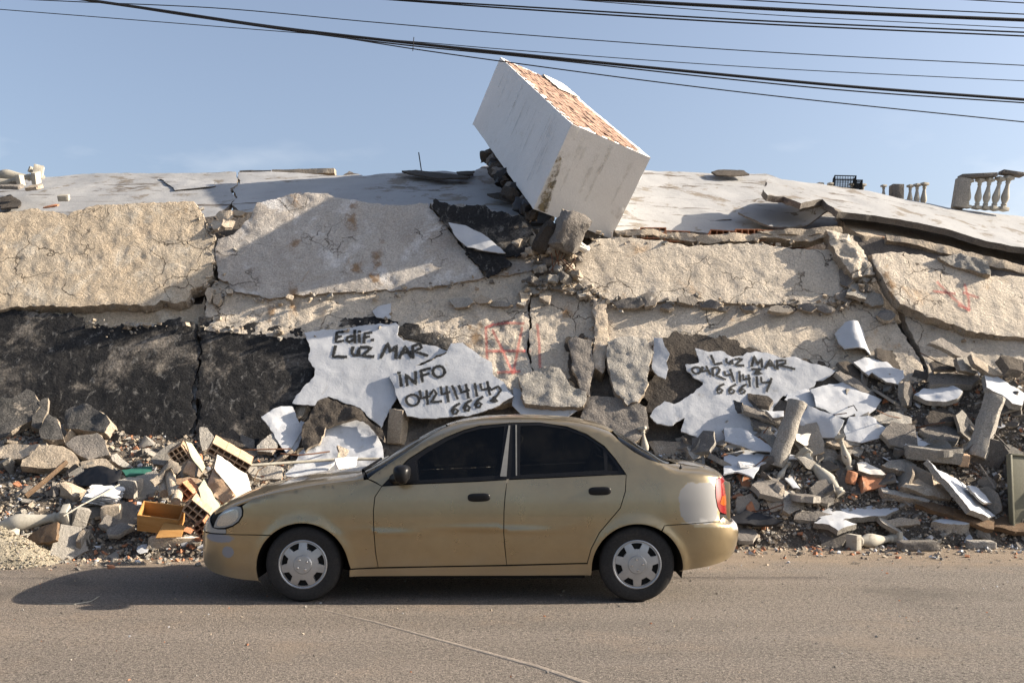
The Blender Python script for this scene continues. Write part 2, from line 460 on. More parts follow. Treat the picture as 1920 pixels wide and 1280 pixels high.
# ================================================================ ground and road
def spray(name, col, dens=.92, soft=.35, endf=.0, rag=.22, nsc=40.):
    m, nt, bs = nodes_of(name); lk = nt.links.new
    uv = nt.nodes.new('ShaderNodeUVMap'); sp = nt.nodes.new('ShaderNodeSeparateXYZ'); lk(uv.outputs[0], sp.inputs[0])
    d = math2(nt, 'ABSOLUTE', sp.outputs['X'])
    tc = nt.nodes.new('ShaderNodeTexCoord')
    nz = mrange(nt, tex(nt, tc.outputs['Object'], nsc, 6, .7), .3, .7, -rag, rag)
    al = mrange(nt, math2(nt, 'ADD', math2(nt, 'MAXIMUM', d, math2(nt, 'MULTIPLY', sp.outputs['Y'], endf)), nz), .95, soft, 0., dens)
    tr = nt.nodes.new('ShaderNodeBsdfTransparent'); mx = nt.nodes.new('ShaderNodeMixShader')
    bs.inputs['Base Color'].default_value = (*col, 1); bs.inputs['Roughness'].default_value = .8
    lk(al, mx.inputs[0]); lk(tr.outputs[0], mx.inputs[1]); lk(bs.outputs[0], mx.inputs[2])
    lk(mx.outputs[0], nt.nodes['Material Output'].inputs['Surface'])
    return m
M_SPRAY_BLACK = spray('black_spray_paint', (.008, .009, .010), .97, .45, .0, .22, 30.)
M_SPRAY_RED = spray('red_spray_paint', (.42, .08, .075), .54)
M_STAIN_RUST = spray('rust_stain', (.27, .15, .06), .6, -.35, 1.0, .75, 7.)
M_STAIN_DARK = spray('dark_damp_stain', (.10, .075, .03), .75, .0, 1.0, .6, 14.)

def asphalt():
    m, nt, bs = nodes_of('dusty_asphalt'); lk = nt.links.new
    tc = nt.nodes.new('ShaderNodeTexCoord'); v = tc.outputs['Object']
    big = tex(nt, v, .22, 5, .55)
    col = mixc(nt, mrange(nt, big, .35, .65), (.275, .235, .20), (.235, .207, .182))
    col = mixc(nt, mrange(nt, tex(nt, v, .9, 8, .7), .50, .72), col, (.31, .25, .20))
    # fresher grey asphalt away to the right
    sp = nt.nodes.new('ShaderNodeSeparateXYZ'); lk(v, sp.inputs[0])
    rgt = math2(nt, 'ADD', sp.outputs['X'], mrange(nt, tex(nt, v, .7, 5, .6), 0, 1, -1.6, 1.6))
    col = mixc(nt, mrange(nt, rgt, -.6, 4.0, 0, .85), col, (.235, .21, .186))
    # aggregate: exposed stones, worn more in some places than others
    wear = mrange(nt, tex(nt, v, .55, 6, .6), .38, .62)
    st = tex(nt, v, 75., 2, .5, 'VORONOI')
    st2 = tex(nt, v, 26., 6, .85)
    sp2 = tex(nt, v, 150., 3, .7)
    col = mixc(nt, math2(nt, 'MULTIPLY', mrange(nt, st2, .50, .38), math2(nt, 'ADD', math2(nt, 'MULTIPLY', wear, .55), .35)), col, (.05, .043, .038))
    col = mixc(nt, mrange(nt, st2, .56, .68, 0, .6), col, (.55, .46, .38))
    col = mixc(nt, 1.0, col, mrange(nt, sp2, .35, .65, .55, 1.45), 'MULTIPLY')
    col = mixc(nt, 1.0, col, mrange(nt, tex(nt, v, 60., 3, .8), .36, .64, .6, 1.4), 'MULTIPLY')
    # dirt washed against the rubble
    dy = math2(nt, 'ADD', sp.outputs['Y'], mrange(nt, tex(nt, v, 1.3, 7, .7), 0, 1, -.9, .9))
    col = mixc(nt, mrange(nt, dy, 8.7, 9.9, 0, .8), col, (.36, .28, .205))
    # thin tan silt patches
    col = mixc(nt, mrange(nt, tex(nt, v, .5, 9, .72, dist=.8), .56, .70, 0, .5), col, (.32, .26, .205))
    mpt = nt.nodes.new('ShaderNodeMapping'); mpt.inputs['Scale'].default_value = (.10, 1.5, 1.); lk(v, mpt.inputs['Vector'])
    col = mixc(nt, 1.0, col, mrange(nt, tex(nt, mpt.outputs[0], 1.6, 5, .55), .35, .65, .92, 1.05), 'MULTIPLY')
    col = mixc(nt, mrange(nt, tex(nt, v, .42, 4, .6, dist=.5), .60, .70, 0, .45), col, (.10, .09, .08))
    lk(col, bs.inputs['Base Color']); bs.inputs['Roughness'].default_value = .88; bs.inputs['Specular IOR Level'].default_value = .25
    h = math2(nt, 'ADD', math2(nt, 'MULTIPLY', st2, 1.6), math2(nt, 'MULTIPLY', sp2, .5))
    h = math2(nt, 'SUBTRACT', h, math2(nt, 'MULTIPLY', st, .5))
    h = math2(nt, 'ADD', h, math2(nt, 'MULTIPLY', tex(nt, v, 6., 4, .6), 1.2))
    bn = nt.nodes.new('ShaderNodeBump'); bn.inputs['Distance'].default_value = .035; lk(h, bn.inputs['Height']); lk(bn.outputs[0], bs.inputs['Normal'])
    return m
M_ROAD = asphalt()
S = 1500.0
road = obj('road', mesh('road', [(-S, -S, 0), (S, -S, 0), (S, S, 0), (-S, S, 0)], [(0, 1, 2, 3)]), M_ROAD)
tag(road, kind='structure')

# ---- rubble heap under everything: height of the heap at a place
XS = [-11, -8, -5.5, -4, -2.8, -2, 0, 1.3, 2.2, 3.2, 4.5, 6, 8, 11]
HC = [1.0, 1.15, 1.2, 1.12, 1.0, .8, .7, .75, 1.1, 1.6, 1.85, 2.05, 2.1, 2.0]
YF = [9.6, 9.6, 9.55, 9.55, 9.7, 10.0, 10.2, 10.3, 10.35, 10.4, 10.4, 10.35, 10.3, 10.3]
def heap(x, y, rough=True):
    h = float(np.interp(x, XS, HC)); yf = float(np.interp(x, XS, YF)) + .22 * mnoise.noise((x * .9, 3.3, 0))
    yw = 11.05 + .577 * h
    t = (y - yf) / (yw - yf)
    if t <= 0: return -.02
    t = min(t, 1.0)
    z = h * (t ** .85)
    if rough:
        z += .06 * min(1, t * 5) * fbm((x, y, 0), 1.7, 4, 4.) + .02 * min(1, t * 8)
    return max(z, -.02 + .04 * min(1, t * 6))
def heap_hit(px, py, lift=0.0):
    d = ray(px, py); t = 9.2
    while t < 14.5:
        p = ORG + d * t
        if p[2] <= heap(p[0], p[1], False) + lift: return p
        t += .02
    return FAC.hit(px, py)
def heap_normal(x, y):
    e_ = .12
    return unit((-(heap(x + e_, y, False) - heap(x - e_, y, False)) / (2 * e_), -(heap(x, y + e_, False) - heap(x, y - e_, False)) / (2 * e_), 1))

gx = np.arange(-11, 11.01, .09); gy = np.arange(9.2, 12.6, .08)
hv = [(x, y, heap(x, y) + .035 * fbm((x, y, 1), 7., 3, 2.)) for y in gy for x in gx]
nx_ = len(gx)
hf = [(j * nx_ + i, j * nx_ + i + 1, (j + 1) * nx_ + i + 1, (j + 1) * nx_ + i) for j in range(len(gy) - 1) for i in range(nx_ - 1)]
hm = obj('rubble_mound', mesh('rubble_mound', hv, hf, smooth=True), M_DEBRIS)
tag(hm, 'dusty grey brown mound of fine rubble heaped along the collapsed wall', 'rubble', kind='stuff')

# ================================================================ the collapsed building
FAC = Plane((0, 11.0, 0), (0, -1, .577))
ROOF_L = Plane((0, 13.6, 4.0), (-.03, -.44, 1))
bld = empty('collapsed_building', (0, 12.5, 0), 'collapsed concrete building pancaked into leaning cracked slabs behind the car', 'building')

# core wall behind all the broken panels
core = FAC.off(-.24)
slab('core_wall', [(-420, 1080), (-420, 412), (380, 408), (420, 400), (480, 398), (800, 398), (1000, 415), (1080, 428), (1110, 436), (1560, 440), (1640, 446), (1780, 474), (1930, 510), (2100, 560), (2350, 620), (2350, 1080)],
     core, .3, [M_VOID, M_VOID, M_VOID], bld, res=.16, relief=.04, rsc=1.2, jag=.02, seed=1.1)

PP = [M_PLASTER, M_BREAK, M_VOID]; PG = [M_PLASTER_GREY, M_BREAK, M_VOID]; PW = [M_PLASTER_PALE, M_BREAK, M_VOID]
def panel(name, outline, off, mats, thick=.13, seed=0., relief=.02, rsc=4., res=.036, tilt=(0, 0), jag=.024, jsc=6.5, **k):
    pl = FAC.off(off)
    if tilt != (0, 0):
        c = np.mean([pl.hit(*p) for p in outline], 0)
        pl = Plane(c, FAC.n + np.array([tilt[0], 0, tilt[1]]))
    return slab(name, outline, pl, thick, mats, bld, res=res, relief=relief, rsc=rsc, seed=seed, jag=jag, jsc=jsc, oct=6, **k)

# upper row
panel('wall_panel', [(-420, 402), (-150, 396), (0, 398), (60, 391), (128, 402), (168, 386), (240, 381), (362, 379), (383, 401), (382, 424), (393, 439), (404, 442), (403, 478), (398, 516),
                     (384, 534), (358, 541), (349, 563), (329, 568), (300, 560), (289, 572), (210, 570), (140, 574), (60, 573), (0, 579), (-420, 584)], .10, PP, .2, 2.3, relief=.010, rsc=5.5)
panel('wall_panel', [(410, 521), (404, 480), (408, 447), (436, 440), (470, 407), (481, 381), (545, 363), (612, 361), (640, 372), (690, 380), (735, 386), (800, 380), (836, 424), (872, 470), (909, 521),
                     (850, 531), (760, 541), (640, 548), (560, 553), (506, 560), (470, 551), (440, 545), (424, 527)], .10, PG, .16, 3.1, relief=.018, rsc=2.6)
panel('wall_panel', [(806, 381), (870, 382), (935, 398), (985, 410), (1004, 440), (1009, 498), (985, 512), (913, 519), (876, 470), (840, 424)], .07, PG, .13, 3.7, relief=.02)
panel('wall_panel', [(1072, 512), (1098, 462), (1118, 448), (1165, 444), (1240, 452), (1300, 462), (1360, 458), (1420, 456), (1470, 464), (1545, 470), (1592, 462), (1604, 500), (1600, 540),
                     (1570, 575), (1480, 570), (1390, 568), (1290, 563), (1235, 566), (1150, 570), (1122, 552), (1095, 540)], .09, PW, .16, 4.9, relief=.010, rsc=5.)
panel('wall_panel', [(1634, 476), (1680, 471), (1722, 476), (1790, 496), (1850, 517), (1925, 518), (2060, 545), (2330, 600), (2330, 690), (2060, 660), (1925, 632), (1880, 628), (1832, 624), (1786, 607), (1735, 590),
                     (1690, 570), (1664, 540), (1648, 508)], .15, PW, .15, 5.3, relief=.010, rsc=5., tilt=(.06, .02))
panel('wall_panel', [(1548, 432), (1600, 440), (1622, 470), (1640, 512), (1600, 520), (1578, 490), (1560, 462)], .2, PW, .2, 5.9, relief=.05)
panel('wall_panel', [(1758, 482), (1800, 476), (1852, 490), (1856, 516), (1820, 506), (1776, 494)], .22, [M_CONC, M_BREAK, M_VOID], .12, 6.1, relief=.03)
# middle band
panel('wall_panel', [(-420, 540), (-100, 540), (120, 548), (250, 545), (330, 556), (346, 572), (378, 570), (383, 556), (386, 600), (372, 626), (300, 628), (150, 620), (-420, 640)], -.06, [M_PLASTER, M_BREAK, M_VOID], .12, 6.7, relief=.02)
panel('wall_panel', [(386, 560), (392, 540), (400, 528), (412, 525), (440, 530), (506, 540), (560, 535), (640, 530), (700, 528), (760, 522), (850, 514), (912, 505), (985, 500), (1008, 520), (998, 545), (989, 572), (993, 610), (988, 660), (1000, 700), (996, 740), (940, 760),
                     (860, 742), (800, 690), (742, 640), (640, 640), (500, 632), (384, 620)], .05, PW, .14, 7.7, relief=.02, rsc=5.)
panel('wall_panel', [(1000, 545), (1010, 520), (1050, 500), (1086, 510), (1112, 540), (1117, 620), (1110, 680), (1104, 740), (1040, 752), (999, 744), (1003, 700), (991, 660), (996, 610), (992, 574)], .06, PW, .14, 8.3, relief=.02)
panel('column', [(1112, 560), (1136, 562), (1142, 610), (1140, 652), (1130, 700), (1112, 690), (1116, 625)], .13, [M_CONC_TAN, M_BREAK, M_VOID], .22, 8.9, relief=.03)
panel('wall_panel', [(1136, 560), (1160, 540), (1290, 535), (1390, 540), (1480, 540), (1560, 540), (1600, 520), (1640, 545), (1680, 606), (1722, 670), (1742, 720), (1640, 730), (1500, 740), (1300, 700), (1146, 690)], .04, PW, .14, 9.1, relief=.011, rsc=5.)
panel('wall_panel', [(1684, 560), (1735, 570), (1786, 585), (1832, 600), (1925, 610), (2060, 640), (2330, 720), (2330, 860), (2060, 830), (1900, 800), (1800, 760), (1750, 720), (1732, 672), (1702, 610)], .05, PW, .14, 9.7, relief=.018, rsc=5.)
# lower band: bare wall with the black tar coat in pieces on it
panel('lower_wall', [(-420, 610), (150, 605), (369, 610), (371, 700), (366, 800), (360, 900), (-420, 900)], -.075, PG, .14, 10.3, relief=.04)
panel('lower_wall', [(373, 605), (500, 612), (742, 625), (800, 670), (860, 725), (940, 740), (1100, 728), (1112, 670), (1142, 668), (1300, 680), (1500, 715), (1640, 708), (1745, 700), (1800, 738), (1900, 780), (2330, 880), (2330, 960), (366, 960), (370, 800)], -.085,
      [M_CONC_DARK, M_BREAK, M_VOID], .14, 10.9, relief=.05)
PT = [M_TAR, M_TAR, M_VOID]
def coat(outline, off, seed, thick=.02, mats=PT, name='tar_coating', jag=.075, **k):
    return panel(name, outline, off, mats, thick, seed, relief=.012, jag=jag, jsc=6.0, edge=.004, **k)
coat([(-420, 590), (-100, 582), (20, 584), (120, 580), (152, 596), (160, 612), (215, 608), (228, 602), (250, 612), (300, 606), (330, 600), (360, 610), (369, 624), (368, 690), (362, 760), (358, 830), (350, 860), (-420, 870)], .045, 11.3)
coat([(375, 596), (398, 594), (410, 612), (480, 606), (560, 616), (586, 630), (584, 650), (600, 690), (560, 760), (540, 840), (500, 870), (372, 868), (368, 800), (372, 700)], .05, 11.9)
coat([(742, 606), (776, 604), (806, 622), (842, 640), (850, 656), (812, 648), (768, 636), (744, 628)], .085, 12.3)
coat([(640, 600), (700, 594), (745, 600), (742, 612), (690, 612), (640, 612)], .06, 12.7, .02)
coat([(812, 376), (836, 378), (852, 388), (900, 384), (940, 396), (985, 408), (1002, 438), (990, 452), (1004, 470), (982, 480), (952, 478), (958, 498), (914, 519), (886, 478), (866, 448), (830, 410)], .15, 13.1)
coat([(1062, 640), (1090, 625), (1108, 640), (1112, 700), (1104, 745), (1080, 740), (1066, 700)], .10, 13.7, mats=[M_TAR_BROWN, M_TAR_BROWN, M_VOID])
coat([(1228, 640), (1262, 622), (1310, 626), (1365, 634), (1400, 650), (1440, 664), (1480, 668), (1560, 690), (1600, 712), (1560, 730), (1500, 740), (1420, 760), (1300, 780), (1215, 775), (1206, 740), (1226, 700)], .10, 14.1,
     mats=[M_TAR_BROWN, M_TAR_BROWN, M_VOID])

# ---- painted membrane sheets still hanging on the wall, with the writing on them
PS = [M_SHEET, M_SHEET, M_TAR_BROWN]
def ribbons(name, strokes, s, mat, width, parent, lift=.006, conv=lambda p: p, step=4.0):
    """hand-sprayed strokes lying on the surface of a slab s"""
    V, F, U = [], [], []
    for st in strokes:
        P = [np.array(conv(p), float) for p in st]
        if len(P) == 1: P = [P[0] - (1.2, 0), P[0] + (1.2, 0)]
        pts = []
        for i in range(len(P) - 1):
            k = max(1, int(np.linalg.norm(P[i + 1] - P[i]) / step))
            pts += [P[i] + (P[i + 1] - P[i]) * q / k for q in range(k)]
        pts.append(P[-1])
        d0 = unit(pts[1] - pts[0]) * width * .35; d1 = unit(pts[-1] - pts[-2]) * width * .35
        pts = [pts[0] - d0] + pts + [pts[-1] + d1]
        uvp = [s.plane.uv(s.plane.hit(*p)) for p in pts]
        wm = width * 1.30 * np.linalg.norm(s.plane.hit(*pts[0])) / FPX * .5
        lf = lift + .0006 * random.random()
        for i, c in enumerate(uvp):
            t = unit(uvp[min(i + 1, len(uvp) - 1)] - uvp[max(i - 1, 0)]); nn = np.array([-t[1], t[0]])
            for q in (-1, 0, 1):
                e_ = c + nn * q * wm
                V.append(s.plane.at(e_, s.height(e_) + lf) - s.base); U.append((float(q), 0.0 if 0 < i < len(uvp) - 1 else 1.0))
        b = len(V) - 3 * len(uvp)
        for i in range(len(uvp) - 1):
            for q in range(2):
                a0 = b + 3 * i + q
                F.append((a0, a0 + 1, a0 + 4, a0 + 3))
    me = mesh(name, V, F, smooth=True)
    ul = me.uv_layers.new(name='UVMap')
    for lp in me.loops: ul.data[lp.index].uv = U[lp.vertex_index]
    return obj(name, me, mat, parent)
def ell(cx, cy, rx, ry, n=12, a0=0.2):
    return [(cx + rx * math.cos(a0 + 2 * math.pi * k / n), cy + ry * math.sin(a0 + 2 * math.pi * k / n)) for k in range(n + 1)]
def six(x, y, w=40, h=55):
    return [(x + w * .55, y - h * .5), (x, y - h * .25), (x - w * .35, y + h * .15), (x - w * .2, y + h * .45), (x + w * .2, y + h * .45), (x + w * .42, y + h * .15), (x + w * .1, y), (x - w * .25, y + h * .15)]
c6 = lambda p: (440 + .3646 * p[0], 560 + .3646 * p[1])
c7 = lambda p: (1100 + .2396 * p[0], 580 + .2396 * p[1])
c4 = lambda p: (1400 + .2812 * p[0], 280 + .2812 * p[1])

def wave(amp, fu, fv, ph=0.):
    return lambda uv, lo, hi: amp * math.sin(uv[0] * fu + uv[1] * fv + ph)
sheetA = panel('painted_sheet', [(571, 624), (610, 616), (634, 618), (690, 608), (742, 604), (748, 612), (744, 626), (756, 638), (800, 647), (840, 658), (826, 664), (800, 676), (760, 694), (733, 702), (742, 715), (744, 745),
                                 (728, 770), (716, 800), (700, 786), (672, 762), (640, 752), (614, 741), (596, 758), (572, 760), (548, 756), (556, 742), (572, 722), (588, 704), (592, 690), (578, 672), (582, 652)],
               .105, PS, .022, 20.1, relief=.012, rsc=1.3, jag=.018, jsc=7., edge=.004, bend=wave(.012, 2.2, 1.1))
sheetB = panel('painted_sheet', [(730, 702), (752, 694), (790, 684), (838, 662), (846, 645), (866, 643), (890, 660), (922, 680), (926, 700), (946, 718), (962, 742), (936, 758), (900, 774), (872, 780), (840, 782), (800, 784),
                                 (764, 780), (758, 768), (742, 740), (738, 720)], .17, [M_SHEET, M_CONC_DARK, M_TAR_BROWN], .03, 20.7, relief=.010, rsc=1.3, jag=.016, jsc=7., edge=.004, tilt=(-.03, .05))
sheetC = panel('painted_sheet', [(1306, 652), (1330, 658), (1352, 657), (1376, 668), (1394, 666), (1400, 659), (1440, 660), (1462, 670), (1490, 668), (1522, 680), (1548, 686), (1568, 694), (1560, 706), (1530, 714), (1528, 722),
                                 (1500, 736), (1470, 742), (1452, 760), (1446, 790), (1460, 812), (1448, 846), (1428, 850), (1400, 842), (1374, 852), (1330, 848), (1322, 826), (1278, 808), (1282, 786), (1262, 797), (1232, 794),
                                 (1220, 778), (1226, 766), (1244, 752), (1264, 758), (1290, 744), (1318, 720), (1318, 716), (1302, 710), (1290, 696), (1286, 682), (1312, 680)],
               .15, PS, .022, 21.3, relief=.014, rsc=1.4, jag=.018, jsc=7., edge=.004, bend=wave(.014, 1.7, 2.3, .5))
ribbons('graffiti', [[(556, 166), (525, 172), (520, 220), (556, 215)], [(522, 195), (546, 192)], [(604, 190), (582, 194), (575, 212), (592, 222), (614, 206)], [(616, 163), (618, 222)], [(641, 186), (641, 220)], [(641, 168)],
                     [(702, 172), (668, 176), (664, 222)], [(667, 196), (690, 194)], [(708, 210)]], sheetA, M_SPRAY_BLACK, 6.2, sheetA.o, conv=c6)
ribbons('graffiti', [[(517, 245), (506, 296), (572, 299)], [(607, 250), (603, 275), (612, 290), (630, 288), (638, 252), (640, 288)], [(650, 246), (704, 249), (655, 292), (712, 296)],
                     [(752, 300), (786, 226), (800, 272), (832, 238), (828, 302)], [(848, 302), (876, 244), (908, 298)], [(858, 276), (902, 275)], [(917, 302), (915, 244), (950, 233), (962, 252), (925, 272), (990, 294)]],
        sheetA, M_SPRAY_BLACK, 6.6, sheetA.o, conv=c6)
ribbons('graffiti', [[(850, 396), (857, 446)], [(845, 381)], [(887, 443), (880, 390), (932, 438), (930, 378)], [(1004, 359), (957, 370), (966, 424)], [(961, 396), (997, 386)], ell(1050, 376, 31, 28)],
        sheetB, M_SPRAY_BLACK, 6.2, sheetB.o, conv=c6)
ribbons('graffiti', [ell(915, 520, 34, 28), [(953, 474), (960, 511), (1003, 500)], [(986, 474), (992, 540)], [(1006, 490), (1024, 468), (1037, 488), (1010, 532), (1062, 528)], [(1060, 455), (1066, 492), (1104, 480)], [(1090, 453), (1098, 527)],
                     [(1120, 450), (1146, 512)], [(1155, 449), (1166, 482), (1204, 470)], [(1190, 443), (1202, 508)], [(1235, 438), (1246, 498)], [(1264, 440), (1272, 468), (1314, 460)], [(1300, 428), (1312, 492)],
                     [(1322, 468), (1354, 451), (1370, 470), (1348, 500), (1316, 528), (1350, 527), (1332, 508)]], sheetB, M_SPRAY_BLACK, 5.6, sheetB.o, conv=c6)
ribbons('graffiti', [six(1132, 566), six(1193, 550), six(1252, 534)], sheetB, M_SPRAY_BLACK, 6.0, sheetB.o, conv=c6)
ribbons('graffiti', [[(975, 362), (1002, 430), (1055, 420)], [(1094, 388), (1094, 414), (1115, 426), (1138, 392), (1140, 424)], [(1165, 386), (1216, 385), (1165, 436), (1226, 438)], [(1292, 440), (1312, 362), (1338, 432), (1368, 382), (1372, 448)],
                     [(1400, 456), (1436, 394), (1474, 456)], [(1414, 432), (1466, 434)], [(1494, 462), (1490, 396), (1556, 396), (1556, 420), (1500, 432), (1626, 463)]], sheetC, M_SPRAY_BLACK, 5.2, sheetC.o, conv=c7)
ribbons('graffiti', [ell(858, 478, 34, 27), [(905, 452), (907, 486), (954, 480)], [(936, 448), (962, 508)], [(988, 520), (984, 462), (1024, 452), (1042, 474), (1014, 522), (1084, 548)], [(1080, 488), (1085, 516), (1134, 510)], [(1124, 472), (1152, 557)],
                     [(1196, 488), (1200, 562)], [(1224, 512), (1226, 546), (1278, 540)], [(1266, 513), (1278, 598)], [(1330, 528), (1336, 604)], [(1364, 534), (1370, 571), (1434, 570)], [(1446, 543), (1410, 638)],
                     [(1296, 464), (1366, 464), (1312, 502), (1370, 502), (1330, 478)]], sheetC, M_SPRAY_BLACK, 5.0, sheetC.o, conv=c7)
ribbons('graffiti', [six(1038, 624, 58, 74), six(1132, 624, 58, 74), six(1216, 624, 58, 74)], sheetC, M_SPRAY_BLACK, 4.8, sheetC.o, conv=c7)
panel('painted_sheet', [(1226, 634), (1240, 636), (1248, 652), (1256, 664), (1250, 676), (1254, 690), (1248, 708), (1234, 702), (1222, 688), (1226, 664)], .2, PS, .02, 22.1, relief=.01, edge=.003, jag=.012, bend=wave(.03, 3., 3.))
panel('painted_sheet', [(840, 417), (872, 422), (900, 436), (930, 458), (948, 474), (918, 472), (878, 464), (856, 446)], .20, PS, .015, 22.7, relief=.01, edge=.003, jag=.012)
panel('painted_sheet', [(698, 583), (708, 574), (734, 569), (732, 596), (722, 598), (706, 594)], .08, PS, .015, 23.1, relief=.01, edge=.003, jag=.012)
panel('painted_sheet', [(962, 724), (985, 730), (1030, 742), (1075, 744), (1082, 770), (1060, 782), (990, 786), (960, 760)], .14, PS, .02, 23.3, relief=.012, edge=.003, jag=.012, bend=wave(.03, 5., 2.))
panel('painted_sheet', [(575, 790), (600, 782), (640, 760), (672, 766), (700, 800), (716, 834), (722, 880), (640, 900), (540, 895), (560, 850), (590, 820)], .22, PS, .02, 23.7, relief=.015, edge=.003, jag=.012, tilt=(0, .12))
panel('painted_sheet', [(490, 780), (520, 764), (548, 760), (560, 790), (572, 800), (552, 830), (536, 850), (524, 830), (505, 800)], .25, PS, .02, 24.1, relief=.02, edge=.003, jag=.015, tilt=(.2, .1))
panel('fallen_tar_piece', [(590, 762), (612, 743), (640, 756), (672, 764), (696, 790), (718, 806), (722, 826), (706, 812), (690, 790), (664, 784), (640, 790), (612, 800), (596, 830), (572, 846), (566, 800), (580, 780)], .30, [M_TAR_BROWN, M_BREAK, M_VOID], .05, 24.7, relief=.03)
# bare broken plates leaning on the lower wall beside the right-hand writing
panel('wall_fragment', [(1140, 640), (1176, 630), (1210, 634), (1226, 660), (1218, 690), (1214, 720), (1196, 752), (1178, 758), (1150, 728), (1140, 690)], .20, [M_CONC, M_BREAK, M_VOID], .1, 25.1, relief=.022)
panel('wall_fragment', [(1068, 640), (1080, 632), (1110, 640), (1112, 700), (1106, 742), (1090, 730), (1072, 690)], .18, [M_CONC_DARK, M_BREAK, M_VOID], .08, 25.7, relief=.022)
panel('wall_fragment', [(970, 706), (1010, 690), (1050, 688), (1070, 720), (1100, 734), (1094, 760), (1040, 764), (984, 756)], .22, [M_CONC, M_BREAK, M_VOID], .1, 26.1, relief=.022)
panel('wall_fragment', [(1100, 740), (1160, 745), (1210, 760), (1216, 800), (1190, 830), (1110, 820), (1092, 780)], .16, [M_CONC_DARK, M_BREAK, M_VOID], .1, 26.7, relief=.022)
# curled plates and crumbs along the floor line of the right part, and in the broken joint under the white block
random.seed(5)
def ledge(px, py, w, h, seed, off=.2, mats=None, tilt=None, name='wall_fragment', thick=.05):
    r = random.Random(seed); n = r.randint(5, 7); pts = []
    for k in range(n):
        an = 2 * math.pi * (k + r.uniform(-.3, .3)) / n
        pts.append((px + w * .5 * math.cos(an) * r.uniform(.75, 1.1), py + h * .5 * math.sin(an) * r.uniform(.75, 1.1)))
    return panel(name, pts, off, mats or [M_CONC_DARK, M_BREAK, M_VOID], thick, seed, relief=.02, res=.05, tilt=tilt or (r.uniform(-.5, .5), r.uniform(-.2, .6)), jag=.012, edge=.008)
for i, (x, y, w, h) in enumerate([(1180, 568, 62, 26), (1216, 560, 34, 32), (1250, 574, 30, 14), (1292, 562, 46, 22), (1330, 570, 52, 20), (1352, 578, 40, 10), (1402, 576, 38, 12), (1470, 578, 60, 16), (1512, 574, 44, 22), (1548, 580, 38, 14),
                                  (1588, 520, 46, 40), (1610, 545, 54, 34), (1586, 556, 40, 26), (1640, 560, 44, 30), (1662, 590, 36, 24), (1625, 520, 36, 24)]):
    ledge(x, y, w, h, 30.0 + i * .37, .13, [[M_CONC_DARK, M_BREAK, M_VOID], [M_CONC, M_BREAK, M_VOID]][i % 2 if i > 9 else 0])
for i, (x, y, w, h) in enumerate([(866, 566, 52, 22), (905, 562, 34, 18), (938, 570, 50, 14), (985, 550, 26, 34), (1002, 540, 34, 26), (1022, 552, 30, 30), (1048, 534, 50, 22), (1072, 540, 44, 18), (1094, 548, 28, 22), (1030, 528, 40, 14), (978, 566, 18, 16)]):
    ledge(x, y, w, h, 40.0 + i * .41, .12, [[M_CONC, M_BREAK, M_VOID], [M_CONC_TAN, M_BREAK, M_VOID]][i % 2])
for i, (x, y, w, h) in enumerate([(420, 404, 40, 26), (405, 420, 26, 20), (440, 398, 44, 10), (428, 414, 30, 24), (392, 552, 14, 34), (405, 560, 16, 26), (430, 546, 16, 12), (980, 425, 26, 22), (965, 448, 36, 20), (1000, 450, 24, 24), (985, 470, 30, 20)]):
    ledge(x, y, w, h, 50.0 + i * .43, .14, [M_CONC_TAN, M_BREAK, M_VOID])

# ---- red marks
for s_, st in ((None, [[(1290, 150), (1330, 136), (1400, 126), (1490, 130)], [(1292, 146), (1296, 260), (1300, 384)], [(1556, 130), (1566, 240), (1570, 360)], [(1325, 160), (1378, 270), (1432, 388), (1455, 270), (1478, 146)], [(1290, 271), (1520, 271)], [(1350, 382), (1470, 374)]]),):
    pass
FACE = Slab(); FACE.plane = FAC.off(.05); FACE.height = lambda uv: .055; FACE.base = np.array(bld.location)
import mathutils.bvhtree as _bt
def drape(name, strokes, mat, width, conv, parent, lift=.012):
    """paint strokes that follow the real relief of whatever wall panel they cross"""
    dg = bpy.context.evaluated_depsgraph_get()
    trees = []
    for ch in bld.children:
        if ch.name.startswith(('wall_panel', 'column', 'lower_wall')):
            me = ch.data; off = Vector(bld.location)
            trees.append(_bt.BVHTree.FromPolygons([v.co + off for v in me.vertices], [tuple(p.vertices) for p in me.polygons]))
    def cast(p):
        d = Vector(ray(*p)).normalized(); best = None
        for t in trees:
            h = t.ray_cast(Vector(ORG), d)
            if h[0] is not None and (best is None or h[3] < best[1]): best = (h[0], h[3])
        return best[0] if best else Vector(FAC.hit(*p))
    V, F, U = [], [], []; nn = Vector(FAC.n)
    for st in strokes:
        P = [np.array(conv(p), float) for p in st]; pts = []
        for i in range(len(P) - 1):
            k = max(1, int(np.linalg.norm(P[i + 1] - P[i]) / 3.0)); pts += [P[i] + (P[i + 1] - P[i]) * q / k for q in range(k)]
        pts.append(P[-1]); b = len(V)
        for i, c in enumerate(pts):
            t = unit(pts[min(i + 1, len(pts) - 1)] - pts[max(i - 1, 0)]); m_ = np.array([-t[1], t[0]])
            for q in (-1, -.5, 0, .5, 1):
                V.append(cast(c + m_ * q * width * .5) + nn * lift - Vector(bld.location)); U.append((q, abs(2. * i / (len(pts) - 1) - 1)))
        for i in range(len(pts) - 1):
            for q in range(4):
                a0 = b + 5 * i + q; F.append((a0, a0 + 1, a0 + 6, a0 + 5))
    me = mesh(name, V, F, smooth=True); ul = me.uv_layers.new(name='UVMap')
    for lp in me.loops: ul.data[lp.index].uv = U[lp.vertex_index]
    return obj(name, me, mat, parent)
